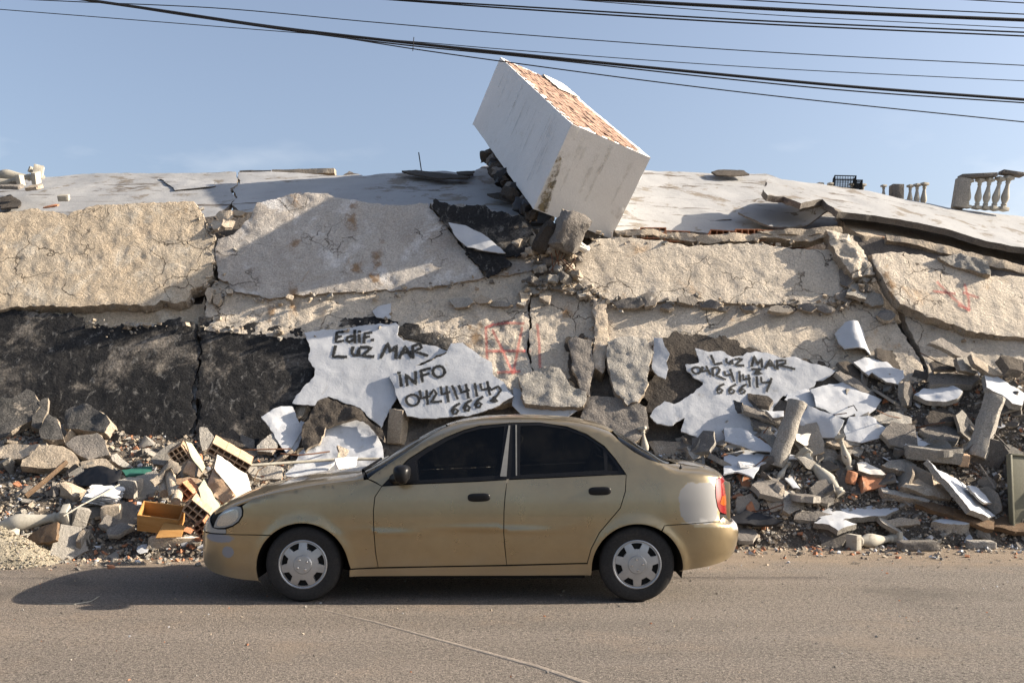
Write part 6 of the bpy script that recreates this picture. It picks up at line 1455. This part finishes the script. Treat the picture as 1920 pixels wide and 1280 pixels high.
# rear bumper and tail lamp
rb_low = [np.array((x, float(ZBOT(x)) + .002)) for x in np.linspace(1.60, 2.115, 26)]
arb = arch_pts(1, -2, aa - 1, 14)
rbp = BTOP[::-1][:-1] + cps([(1356, 968)]) + [np.array((2.02, .597)), np.array((2.07, .596)), np.array((2.108, .585)), np.array((2.122, .545)), np.array((2.126, .50)), np.array((2.118, .43))] + rb_low[::-1][1:] + arb
skin('rear_bumper', rbp, M_PAINT, car, res=.03)
TL = cps([(1344, 881)]) + LAMPL[1:]
xr = lambda z: float(XEND(z)) - .006
tl_z = np.linspace(TL[-1][1], .935, 12)
tlp = TL + [np.array((xr(z) - .0, z)) for z in (.625,)] + [np.array((xr(z), z)) for z in np.linspace(.64, .93, 10)]
tlo = skin('tail_lamp', tlp, M_RED, car, res=.02, off=.004)
amb = [np.array(p) for p in [(TL[3][0] + .035, .74), (TL[3][0] + .07, .72), (xr(.74) - .008, .72), (xr(.8) - .008, .80), (TL[3][0] + .06, .80)]]
skin('amber_lens', amb, M_AMBER, tuple(tlo), res=.015, off=.008)
hl = skin('headlamp', HEADP, M_HEAD, car, res=.018, off=-.004, rim=.03)
cen = np.mean(HEADP, 0); skin('reflector', [cen + (p - cen) * .8 + np.array([-.003, -.004]) for p in HEADP], M_REFL, tuple(hl), res=.012, off=-.001, rim=.002)
# windows: black surround a little inside the skin, then the panes
surround = cps(win_top_f) + cps(win_top_r)[1:] + cps(belt2)[::-1][1:] + cps(belt)[::-1][1:-1]
PANE = [cps([(782, 862), (800, 849), (838, 826.5), (870, 812), (900, 804), (946, 799), (936, 891), (860, 895.5), (786, 900)]), cps([(976, 798.5), (1011, 797.5), (1060, 804), (1096, 818), (1131, 842), (1134, 881), (1060, 885.5), (975, 890)]), cps([(1139, 850), (1151, 867), (1161, 882), (1139, 882.5)])]
skin('window_surround', surround, M_BLACKTRIM, car, off=-.006, rim=.01, holes=PANE)
skin('side_window', PANE[0], M_GLASS, car, off=-.009, rim=.004, inset=-.004)
skin('side_window', PANE[1], M_GLASS, car, off=-.009, rim=.004, inset=-.004)
skin('quarter_window', PANE[2], M_GLASS, car, off=-.009, rim=.004, inset=-.004)
skin('pillar_strip', cps([(953.5, 797), (957, 797), (950, 893), (937.5, 893)]), M_BSTRIP, car, off=-.001, rim=.004, inset=.001)
skin('pillar_strip', cps([(966.5, 796), (969, 796), (969.5, 891), (967, 891)]), M_BSTRIP, car, off=-.001, rim=.004, inset=0.)
# dark inner shell so that panel gaps read as gaps
sil = [np.array((x, min(float(ZTOP(x)) - .035, .86))) for x in np.linspace(-2.05, 1.98, 70)] + [np.array((2.06, .55))] + [np.array((x, float(ZBOT(x)) + .02)) for x in np.linspace(2.06, 1.64, 8)] + arch_pts(1, -1, 181, 24, .012) + [np.array((x, float(ZBOT(x)) + .02)) for x in np.linspace(.88, -.88, 14)] + arch_pts(0, -1, 181, 24, .012) + [np.array((x, float(ZBOT(x)) + .02)) for x in np.linspace(-1.66, -2.05, 8)]
skin('inner_shell', sil, M_UNDER, car, off=-.022, inset=0., res=.06, rim=.12, flare=True)
# top panels
def Tz(x, y):
    x = np.asarray(x, float); y = np.abs(np.asarray(y, float)); hi = ZTOP(x) + 0 * y; lo = hi - HCR(x) * 1.0
    for _ in range(30):
        m_ = .5 * (lo + hi); big = Wd(x, m_, False) > y; lo = np.where(big, m_, lo); hi = np.where(big, hi, m_)
    return .5 * (lo + hi)
def edge_fn(E):
    E = sorted([tuple(p) for p in E]); xs = np.array([p[0] for p in E]); zs = np.array([p[1] for p in E])
    return lambda x: np.interp(x, xs, zs)
def top(name, E, x0, x1, bow0, bow1, mat, nx=40, ny=28, lift=0., thick=.012, gap=.003, parent=None):
    """surface between a side edge E(x, z) and its mirror image, from x0 to x1 on the centre line; bow shifts the edge ends"""
    ef = edge_fn(E); F_ = []
    T, Vv = np.meshgrid(np.linspace(0, 1, nx + 1), np.linspace(-1, 1, 2 * ny + 1), indexing='ij')
    xa, xb = x0 + bow0 * Vv ** 2, x1 + bow1 * Vv ** 2; X_ = (xa + (xb - xa) * T).ravel()
    Y_ = Vv.ravel() * (Wd(X_, ef(X_), False) - gap); Z_ = Tz(X_, Y_) + lift
    V_ = [tuple(p) for p in np.stack([X_, Y_, Z_], 1)]
    m_ = 2 * ny + 1
    for i in range(nx):
        for j in range(2 * ny): F_.append((i * m_ + j, (i + 1) * m_ + j, (i + 1) * m_ + j + 1, i * m_ + j + 1))
    # rim turned down
    loop = [j for j in range(m_)] + [i * m_ + m_ - 1 for i in range(1, nx + 1)] + [nx * m_ + j for j in range(m_ - 2, -1, -1)] + [i * m_ for i in range(nx - 1, 0, -1)]
    b0 = len(V_)
    for k in loop: V_.append((V_[k][0], V_[k][1], V_[k][2] - thick))
    for k in range(len(loop)):
        k2 = (k + 1) % len(loop); F_.append((loop[k], loop[k2], b0 + k2, b0 + k))
    return obj(name, mesh(name, V_, F_, smooth=True, sharp=45), mat, parent or car)
hood_e = cps([(430, 947)]) + HOODL
hood_front = [np.array((x, float(ZTOP(x)) - float(HCR(x)) * .55)) for x in np.linspace(-2.172, -2.0, 5)]
top('bonnet', hood_front + HOODL, -2.165, -.915, .17, .10, M_PAINT, 60, 30)
top('windscreen', ROOFE[:6], -.90, -.235, .115, .04, M_GLASS, 26, 26, -.004)
top('roof', ROOFE[5:], -.229, 1.085, .04, .06, M_PAINT, 50, 26)
top('rear_window', CPIL, 1.095, 1.60, .06, .045, M_GLASS, 26, 24, -.004)
top('boot_lid', TRUNKE + [np.array((2.0, .90)), np.array((2.03, .86))], 1.608, 2.022, .045, -.01, M_PAINT, 30, 26)
# cowl, rear face and nose closing pieces
obj('cowl', MB().box(-.93, -.76, -.66, .66, .90, .945).me('cowl', bevel=.01), M_BLACKTRIM, car)
obj('wiper', MB().tube([(-.86, -.52, .985), (-.80, -.2, 1.03), (-.80, .12, 1.04)], .010, 6).me('wiper', smooth=True), M_BLACKTRIM, car)
obj('nose_core', MB().box(-2.04, -1.9, -.42, .42, .30, .58).me('nose_core', bevel=.03), M_UNDER, car)
obj('tail_core', MB().box(1.8, 2.03, -.62, .62, .34, .90).me('tail_core', bevel=.02), M_PAINT, car)
ub = MB().box(-.88, .88, -.74, .74, .17, .34); ub.box(-1.98, -1.66, -.5, .55, .22, .4); ub.box(1.66, 2.0, -.6, .6, .28, .45); ub.box(-1.7, 1.7, -.52, .52, .30, .60)
obj('underbody', ub.me('underbody'), M_UNDER, car)
obj('exhaust_tip', MB().tube([(1.75, .35, .24), (2.07, .36, .25)], .022, 10).me('exhaust_tip', smooth=True), M_STEEL, car)
# wheel wells
for ax_, az_, ar_ in ARCH:
    for s_ in (-1, 1):
        mb = MB(); n_ = 24; V_ = []
        for k in range(n_ + 1):
            a_ = rad(-12 + 204 * k / n_); rr = ar_ + .006
            for y_ in (.50, .79): V_.append((ax_ + rr * math.cos(a_), s_ * y_, az_ + rr * math.sin(a_)))
        V_.append((ax_, s_ * .50, az_))
        fs = [(2 * k, 2 * k + 1, 2 * k + 3, 2 * k + 2) for k in range(n_)] + [(2 * k, 2 * k + 2, len(V_) - 1) for k in range(n_)]
        mb.add(V_, fs); obj('wheel_well', mb.me('wheel_well'), M_UNDER, car)
# wheels
TR, TW = .290, .185
prof = [(.178, -.08), (.200, -.088), (.232, -.093), (.262, -.090), (.280, -.078), (.288, -.055), (.290, -.02), (.290, .02), (.288, .055), (.280, .078), (.262, .090), (.2, .088), (.178, .08)]
RY = Matrix.Rotation(rad(90), 4, 'X')
tyre_me = MB().lathe(prof, 56, RY, cap=False).me('tyre', smooth=True, sharp=50)
def cover_me():
    """seven spoked wheel cover; seven openings near the rim"""
    R = .183; n = 7; out = [(R * math.cos(a_), R * math.sin(a_)) for a_ in np.linspace(0, 2 * math.pi, 84, endpoint=False)]
    def hgt(r): return .018 - .022 * (r / R) ** 2 + (.006 if r < .068 else 0)
    holes = []
    for k in range(n):
        c = 2 * math.pi * (k + .5) / n; ro, ri = .164, .118
        wo, wi = .27, .17
        holes.append([(ro * math.cos(c + t), ro * math.sin(c + t)) for t in np.linspace(-wo, wo, 8)] + [(ri * math.cos(c + t), ri * math.sin(c + t)) for t in np.linspace(wi, -wi, 5)])
    pts = [Vector(p) for p in out]; edges = [(i, (i + 1) % len(out)) for i in range(len(out))]
    for h_ in holes:
        b_ = len(pts); pts += [Vector(p) for p in h_]; edges += [(b_ + i, b_ + (i + 1) % len(h_)) for i in range(len(h_))]
    for rr in (.03, .06, .066, .072, .09, .11, .172):
        for a_ in np.linspace(0, 2 * math.pi, 42, endpoint=False):
            p = (rr * math.cos(a_), rr * math.sin(a_))
            if not any(inside(np.array(h_), np.array([p]))[0] for h_ in holes): pts.append(Vector(p))
    r = delaunay_2d_cdt(pts, edges, [], 0, 1e-6)
    V2 = [(p.x, p.y) for p in r[0]]; F2 = []
    for f in r[2]:
        c = np.mean([V2[i] for i in f], 0)
        if np.hypot(*c) < R and not any(inside(np.array(h_), np.array([c]))[0] for h_ in holes): F2.append(tuple(f))
    cnt = {}
    for f in F2:
        for i in range(3): k = tuple(sorted((f[i], f[(i + 1) % 3]))); cnt[k] = cnt.get(k, 0) + 1
    V_ = [(p[0], -hgt(math.hypot(*p)), p[1]) for p in V2]; F_ = list(F2); mp = {}
    for f in F2:
        for i in range(3):
            a_, b_ = f[i], f[(i + 1) % 3]
            if cnt[tuple(sorted((a_, b_)))] == 1:
                for q in (a_, b_):
                    if q not in mp: mp[q] = len(V_); s2 = .97; V_.append((V_[q][0], V_[q][1] + .028, V_[q][2]))
                F_.append((b_, a_, mp[a_], mp[b_]))
    return mesh('wheel_cover', V_, F_, smooth=True, sharp=30)
cov = cover_me()
disc_me = MB().lathe([(.001, 0), (.18, 0), (.18, .01), (.001, .01)], 40, RY, cap=False).me('rim_disc')
bolt_me = MB().lathe([(.001, .012), (.006, .012), (.0085, .009), (.0085, 0), (.013, 0), (.013, -.004)], 12, RY, cap=False).me('bolt', smooth=True)
ring_me = MB().lathe([(.172, .004), (.180, .010), (.187, .006), (.189, -.004)], 60, RY, cap=False).me('cover_ring', smooth=True)
for k, ax_ in enumerate((ARCH[0][0], ARCH[1][0])):
    for s_ in (-1, 1):
        wh = bpy.data.objects.new('wheel', None); COL.objects.link(wh); wh.parent = car; wh.location = (ax_, s_ * .733, TR - .002); wh.rotation_euler = (0, rad(13 if k == 0 else 38), 0 if s_ < 0 else math.pi); wh.empty_display_size = .1
        obj('tyre', tyre_me, M_RUBBER, wh)
        o = obj('wheel_cover', cov, M_SILVER, wh); o.location = (0, -.078, 0)
        o = obj('cover_ring', ring_me, M_SILVER, wh); o.location = (0, -.078, 0)
        o = obj('rim_disc', disc_me, M_UNDER, wh); o.location = (0, -.045, 0)
        for q in range(4):
            an = rad(45 + 90 * q); o = obj('bolt', bolt_me, M_CHROME, wh); o.location = (.042 * math.cos(an), -.1, .042 * math.sin(an))
# door handles, mirror, roof bolt, keyholes
def handle(px, py, parent):
    x, z = car_xz(px, py); y = -float(Wd(x, z))
    bm = bmesh.new(); bmesh.ops.create_uvsphere(bm, u_segments=24, v_segments=14, radius=1.0)
    for v in bm.verts:
        c = v.co; e_ = lambda a_: math.copysign(abs(a_) ** .6, a_); v.co = Vector((e_(c.x) * .086, e_(c.y) * .016, e_(c.z) * .032))
    me = bpy.data.meshes.new('door_handle'); bm.to_mesh(me); bm.free(); me.polygons.foreach_set('use_smooth', np.ones(len(me.polygons), bool))
    for s_, pr in ((1, parent[0]), (-1, parent[1])):
        o = obj('door_handle', me, M_BLACKTRIM, pr); o.location = (x, s_ * (y - .002), z); o.rotation_euler.y = rad(-1.5)
handle(898, 932, fd); handle(1124.5, 920, rd_)
def mirror():
    x, z = car_xz(752, 893); y = -float(Wd(x, z))
    bm = bmesh.new(); bmesh.ops.create_uvsphere(bm, u_segments=24, v_segments=16, radius=1.0)
    for v in bm.verts:
        c = v.co; e_ = lambda a_: math.copysign(abs(a_) ** .75, a_); v.co = Vector((e_(c.x) * .062 * (1 + .25 * c.z), e_(c.y) * .10, e_(c.z) * .072 ))
    me = bpy.data.meshes.new('wing_mirror'); bm.to_mesh(me); bm.free(); me.polygons.foreach_set('use_smooth', np.ones(len(me.polygons), bool))
    for s_ in (1, -1):
        o = obj('wing_mirror', me, M_BLACKTRIM, car); o.location = (x + .02, s_ * (y - .115), z + .025)
        arm = MB().tube([(x - .05, s_ * y, z - .02), (x - .01, s_ * (y - .09), z - .01)], [.045, .03], 10).me('mirror_arm', smooth=True); obj('mirror_arm', arm, M_BLACKTRIM, car)
mirror()
skin('mirror_base', cps([(718, 909.5), (762, 866), (780, 863), (784, 901), (760, 907)]), M_BLACKTRIM, car, off=.001, rim=.006)
xb, zb_ = car_xz(1277, 879); yb = -float(Wd(xb, zb_)) + .02
obj('boot_bolt', MB().lathe([(.014, -.01), (.012, .008), (.005, .014), (.004, .028), (.001, .03)], 12, Matrix.Translation((xb, yb, zb_ + .004))).me('boot_bolt', smooth=True), M_BLACKTRIM, car)

# seats, dashboard and steering wheel behind the tinted glass
M_SEAT = surf('grey_seat_cloth', (.10, .095, .09), (.075, .07, .068), sc=6., bump=((60., 1.),), bdist=.004, var=0.)
def pad(name, sx_, sy_, sz_, loc, rot, parent=car):
    bm = bmesh.new(); bmesh.ops.create_uvsphere(bm, u_segments=20, v_segments=12, radius=1.0)
    for v in bm.verts: e_ = lambda a_: math.copysign(abs(a_) ** .45, a_); v.co = Vector((e_(v.co.x) * sx_, e_(v.co.y) * sy_, e_(v.co.z) * sz_))
    me = bpy.data.meshes.new(name); bm.to_mesh(me); bm.free(); me.polygons.foreach_set('use_smooth', np.ones(len(me.polygons), bool))
    o = obj(name, me, M_SEAT, parent); o.location = loc; o.rotation_euler = (0, rad(rot), 0); return o
for sy_ in (-.36, .36):
    b_ = pad('front_seat', .07, .24, .32, (.20, sy_, .80), 14)
    pad('headrest', .045, .13, .08, (.06, 0, .41), 0, b_)
    pad('seat_cushion', .26, .24, .08, (-.08, sy_, .50), -6)
rs_ = pad('rear_seat', .08, .58, .28, (.98, 0, .80), 22)
for sy_ in (-.33, .33): pad('headrest', .04, .12, .07, (.05, sy_, .34), 0, rs_)
obj('dashboard', MB().box(-.86, -.60, -.66, .66, .60, .90).me('dashboard', bevel=.04), M_BLACKTRIM, car)
obj('cabin_floor', MB().box(-.86, 1.2, -.70, .70, .345, .38).me('cabin_floor'), M_UNDER, car)
obj('parcel_shelf', MB().box(1.08, 1.60, -.60, .60, .90, .93).me('parcel_shelf'), M_BLACKTRIM, car)
th = [Vector((-.46 + .10 * math.cos(t) * .35, -.36 + .175 * math.sin(t), .90 + .165 * math.cos(t))) for t in np.linspace(0, 2 * math.pi, 29)]
obj('steering_wheel', MB().tube(th, .014, 8, cap=False).tube([(-.46, -.53, .90), (-.46, -.19, .90)], .012, 6).tube([(-.46, -.36, .90), (-.64, -.36, .78)], .025, 8).me('steering_wheel', smooth=True), M_BLACKTRIM, car)
# ================================================================ things on the roof
def roof_pt(pl, px, py): return Vector(pl.hit(px, py))
RF = ROOF_FAR.off(.16)
tall = Vector((.06, 0, 1))
# balustrade remains on the right roof slab
rail_y = roof_pt(RF, 1850, 394)
def stand(px, py, top_px, top_py, label, group=None, base=True, cap=True, Y=None):
    a_ = roof_pt(RF, px, py) if Y is None else Vector(ORG + ray(px, py) * Y)
    d_ = ray(top_px, top_py); b_ = Vector(ORG + d_ * (a_.y / d_[1])); return baluster(a_, b_, label, group, roll=.3, base=base, cap=cap)
YR = rail_y.y
for i, (x0_, y0_, x1_, y1_) in enumerate([(1812, 390, 1818, 337), (1831, 392, 1838, 336), (1846, 393, 1856, 335), (1862, 394, 1876, 333), (1880, 395, 1892, 331)]):
    stand(x0_, y0_, x1_, y1_, ['first tilted baluster, right beside the grey roof pier', 'second tilted baluster from the grey roof pier', 'third tilted baluster from the grey roof pier', 'fourth tilted baluster from the grey roof pier', 'tilted baluster carrying its own short cap at the far right'][i], 'balusters still standing on the right roof edge', Y=YR)
def roofbox(px0, py0, px1, py1, Y, w, d, mat, name, label, cat, bevel=.01):
    a_ = Vector(ORG + ray(px0, py0) * Y); b_ = Vector(ORG + ray(px1, py1) * Y); r = empty(name, a_, label, cat)
    mb = MB().box(-w / 2, w / 2, -d / 2, d / 2, 0, (b_ - a_).length); me = mb.me(name, bevel=bevel)
    COL.objects.unlink(r); bpy.data.objects.remove(r)
    o = obj(name, me, mat, None, a_); o.rotation_mode = 'QUATERNION'; o.rotation_quaternion = spin(b_ - a_)
    return tag(o, label, cat)
roofbox(1797, 390, 1806, 335, YR, .17, .17, M_CONC, 'roof_pier', 'square grey pier at the head of the tilted balusters', 'pier')
rp0, rp1 = Vector(ORG + ray(1800, 334) * YR), Vector(ORG + ray(1866, 331) * YR)
rl = MB().box(0, (rp1 - rp0).length, -.09, .09, -.012, .045).me('handrail', bevel=.01); o = obj('handrail', rl, M_CONC_DARK, None, rp0); o.rotation_euler = (0, -math.atan2((rp1 - rp0).z, (rp1 - rp0).x), 0); tag(o, 'dark rail lying along the tilted balusters', 'rail')
rp0, rp1 = Vector(ORG + ray(1876, 326) * (YR - .01)), Vector(ORG + ray(1917, 332) * (YR - .01))
rl = MB().box(0, (rp1 - rp0).length, -.09, .09, 0, .05).me('handrail', bevel=.01); o = obj('handrail', rl, M_CONC_DARK, None, rp0); o.rotation_euler = (0, -math.atan2((rp1 - rp0).z, (rp1 - rp0).x), 0); tag(o, 'short loose rail cap at the far right on one baluster', 'rail')
YB = 17.6
for i, (x0_, y0_, x1_, y1_) in enumerate([(1705, 392, 1707, 347), (1718, 393, 1720, 345), (1730, 394, 1734, 343), (1656, 386, 1657, 347)]):
    stand(x0_, y0_, x1_, y1_, ['first of three small balusters behind the right roof slab', 'middle one of three small balusters behind the right slab', 'last of three small balusters behind the right slab', 'lone small baluster left of the small dark pier'][i], 'small balusters behind the right roof slab', Y=YB)
for i, (x0_, x1_) in enumerate([(1536, 1544), (1556, 1564), (1597, 1603), (1616, 1622)]):
    stand(x0_, 388, x0_ + 2, 343 - (1 if i == 2 else 0) + [0, 0, 2, 2][i], 'small baluster cap peeping over the slab by the cage', 'baluster caps around the cage', Y=YB)
roofbox(1680, 392, 1681, 347, YB, .20, .2, M_CONC_DARK, 'roof_pier', 'small dark pier left of three small balusters', 'pier')
# wire cage on the skyline
cg0 = Vector(ORG + ray(1564, 352) * 17.4); W_, H_, D_ = .30, .21, .3
cage = empty('wire_cage', cg0, 'dark wire cage standing on the skyline at right', 'cage')
def bars(x0, w, h, nm):
    mb = MB()
    for x in np.linspace(x0, x0 + w, 9): mb.box(x - .004, x + .004, -.004, .004, 0, h); mb.box(x - .004, x + .004, D_ - .004, D_ + .004, 0, h)
    for z in np.linspace(0, h, 6): mb.box(x0, x0 + w, -.005, .003, z - .004, z + .004); mb.box(x0, x0 + w, D_ - .003, D_ + .005, z - .004, z + .004)
    for y in np.linspace(0, D_, 6):
        for x in (x0, x0 + w): mb.box(x - .003, x + .005, y - .004, y + .004, 0, h)
    fr = MB()
    for x in (x0, x0 + w):
        for y in (0, D_): fr.box(x - .009, x + .009, y - .009, y + .009, -.01, h + .01)
    for z in (0, h):
        for y in (0, D_): fr.box(x0, x0 + w, y - .0085, y + .0085, z - .009, z + .009)
        for x in (x0, x0 + w): fr.box(x - .0085, x + .0085, 0, D_, z - .0085, z + .0085)
    obj('cage_frame', fr.me('cage_frame'), M_CABLE, cage); obj('cage_wires', mb.me('cage_wires'), M_CABLE, cage)
bars(0, W_ + .05, H_, 'a'); bars(W_ + .06, .10, H_ - .07, 'b'); cage.rotation_euler = (0, rad(4), rad(-12))
# pale balusters and blocks heaped at the left end of the roof
RLF = ROOF_L.off(.12)
def lay(x0, y0, x1, y1, label, Y0, Y1, **k):
    baluster(Vector(ORG + ray(x0, y0) * Y0), Vector(ORG + ray(x1, y1) * Y1), label, 'balusters fallen on the left roof', **k)
lay(-45, 348, 42, 338, 'white baluster lying lowest at the left end of the roof', 15.0, 15.0, roll=.2)
lay(-25, 326, 72, 334, 'white baluster lying behind the lowest one on the left roof', 15.5, 15.5, roll=.4)
lay(84, 334, 58, 318, 'white baluster leaning up at the left skyline', 15.9, 16.1, roll=.1, base=False)
def rblock(px, py, Y, size, rot, mat, name, label, cat): return block(px, py, size, rot, mat, name, label, cat, loc=ORG + ray(px, py) * Y, bevel=.01)
rblock(72, 322, 15.9, (.15, .15, .2), (0, 10, 20), M_BALUSTER, 'stone_cube', 'white cube upright at the left skyline', 'block')
rblock(120, 371, 14.4, (.15, .14, .09), (20, -4, 10), M_BALUSTER, 'stone_cube', 'small white block alone on the left roof', 'block')
rblock(64, 352, 15.0, (.22, .2, .06), (22, -6, 0), M_CONC_TAN, 'tan_plate', 'tan plate under the fallen left roof balusters', 'plate')
rblock(20, 350, 14.9, (.34, .2, .06), (22, 2, 0), M_CONC_DARK, 'dark_plate', 'dark plate under the lowest left roof baluster', 'plate')
rblock(96, 387, 14.1, (.20, .12, .025), (24, -8, 0), M_CLAY, 'clay_tile', 'orange tile scrap alone on the left roof edge', 'tile')
rod('antenna_rod', [Vector(ORG + ray(791, 326) * 16.6), Vector(ORG + ray(785, 286) * 16.6)], .010, M_CABLE, 'thin rod standing alone on the roof skyline', 'rod', 6, True)

# ================================================================ overhead cables
def cable(label, pts, w, Y=9.0, dY=.0):
    P = []
    xs = [p[0] for p in pts]; ys = [p[1] for p in pts]
    co = np.polyfit(xs, ys, min(2, len(xs) - 1)) if len(xs) > 2 else np.polyfit(xs, ys, 1)
    s0 = (ys[1] - ys[0]) / (xs[1] - xs[0]); s1 = (ys[-1] - ys[-2]) / (xs[-1] - xs[-2])
    def yy(x):
        if x < xs[0]: return ys[0] + s0 * (x - xs[0]) * 1.05
        if x > xs[-1]: return ys[-1] + s1 * (x - xs[-1]) * .85
        return float(F_(x))
    F_ = pchip(xs, ys)
    for x in np.linspace(-1500, 3300, 120):
        P.append(Vector(ORG + ray(x, yy(x)) * (Y + dY * (x - 960) / 1000)))
    b_ = P[0].copy(); me = MB().tube([p - b_ for p in P], w * Y / FPX * .5, 6).me('overhead_cable', smooth=True)
    tag(obj('overhead_cable', me, M_CABLE, None, b_), label, 'cable', 'overhead cables')
cable('thickest black cable crossing just above the white block', [(120, -6), (300, 20), (520, 52), (770, 81), (960, 101), (1300, 135), (1600, 163), (1920, 187)], 5.5, 9.0)
cable('black cable running close under the thickest one', [(150, -4), (360, 31), (560, 60), (770, 86), (960, 104.5), (1350, 147), (1600, 171), (1920, 193)], 2.6, 9.05)
cable('lowest thin cable passing in front of the block corner', [(150, -2), (370, 33), (585, 62), (775, 92), (960, 118), (1200, 150), (1450, 180), (1920, 229)], 2.2, 8.9)
cable('thin cable starting lowest at the left edge', [(0, 18), (280, 40), (560, 62), (770, 78), (960, 94), (1440, 128), (1920, 152)], 1.5, 9.2)
cable('thin cable above the thickest one across the whole sky', [(150, 4), (380, 14), (700, 42), (960, 64), (1440, 98), (1920, 123)], 1.8, 9.3)
cable('upper one of two parallel cables at top right', [(720, -2), (960, 12), (1440, 40), (1920, 61)], 3.0, 9.4)
cable('lower one of two parallel cables at top right', [(735, 0), (960, 16.5), (1440, 46), (1920, 68)], 3.0, 9.45)
cable('thick black cable bundle along the top right edge', [(1100, -2), (1280, 8), (1500, 20), (1700, 29), (1920, 38)], 6.5, 9.6)
cable('thin cable between the thick bundle and the parallel pair', [(1040, -3), (1440, 28), (1920, 53)], 1.5, 9.55)
cable('thin cable just above the thick top right bundle', [(1350, -2), (1640, 14), (1920, 27)], 2.2, 9.7)
cable('cable cutting the very top right corner', [(1780, -2), (1850, 2), (1920, 6)], 2.0, 9.8)
rod('cable_tie', [Vector(ORG + ray(776, 70) * 8.98), Vector(ORG + ray(774, 96) * 8.98)], .004, M_CABLE, 'small tie joining the cables left of the white block', 'cable tie', 5, True)

# ================================================================ marks on the road
seam = [gnd(600, 1142), gnd(700, 1165), gnd(820, 1198), gnd(930, 1228), gnd(1010, 1250), gnd(1110, 1284), gnd(1300, 1350), gnd(1500, 1430)]
M_SEAM = surf('dusty_grey_cord', (.27, .23, .19), (.21, .18, .15), sc=6., bump=((40., 1.),), bdist=.01, var=0.)
me = MB().tube([Vector(p) + Vector((0, 0, .002)) - Vector(seam[0]) for p in seam], [.008, .016, .020, .024, .026, .028, .028, .028], 8).me('ground_cord', smooth=True); [setattr(v.co, 'z', v.co.z * .22) for v in me.vertices]; tag(obj('ground_cord', me, M_SEAM, None, seam[0]), 'dusty cord lying across the road in the foreground', 'cord')
sm2 = [p + np.array([.03, -.02, 0]) for p in seam[3:]]
me = MB().tube([Vector(p) + Vector((0, 0, .002)) - Vector(sm2[0]) for p in sm2], [.004, .010, .012, .012, .012], 8).me('ground_cord', smooth=True); [setattr(v.co, 'z', v.co.z * .22) for v in me.vertices]; tag(obj('ground_cord', me, M_SEAM, None, sm2[0]), 'second strand lying close beside the dusty cord', 'cord')
wl = [gnd(100, 1132), gnd(140, 1133), gnd(170, 1128), gnd(186, 1118)]
me = MB().tube([Vector(p) + Vector((0, 0, .004)) - Vector(wl[0]) for p in wl], .004, 6).me('loose_wire', smooth=True); tag(obj('loose_wire', me, M_PIPE, None, wl[0]), 'thin pale wire on the road in the car shadow', 'wire')

# ---- look-alikes that share a description are told apart by their place
ORD = 'first second third fourth fifth sixth seventh eighth ninth tenth eleventh twelfth thirteenth fourteenth'.split()
NUM = 'one two three four five six seven eight nine ten eleven twelve thirteen fourteen'.split()
by = {}
for o in COL.objects:
    if o.parent is None and o.get('label') and o.get('kind') == 'thing': by.setdefault(o['label'], []).append(o)
for lb, L_ in by.items():
    n_ = len(L_)
    if not 2 <= n_ <= 14: continue
    L_.sort(key=lambda o: o.location.x / o.location.y)
    for k, o in enumerate(L_):
        w = ('the left one' if k == 0 else 'the right one') if n_ == 2 else ('leftmost of ' + NUM[n_ - 1] if k == 0 else 'rightmost of ' + NUM[n_ - 1] if k == n_ - 1 else f'{ORD[k]} of {NUM[n_ - 1]} from left')
        if len(lb.split()) + len(w.split()) > 16: w = w.replace(' from left', '')
        o['label'] = lb + ', ' + w
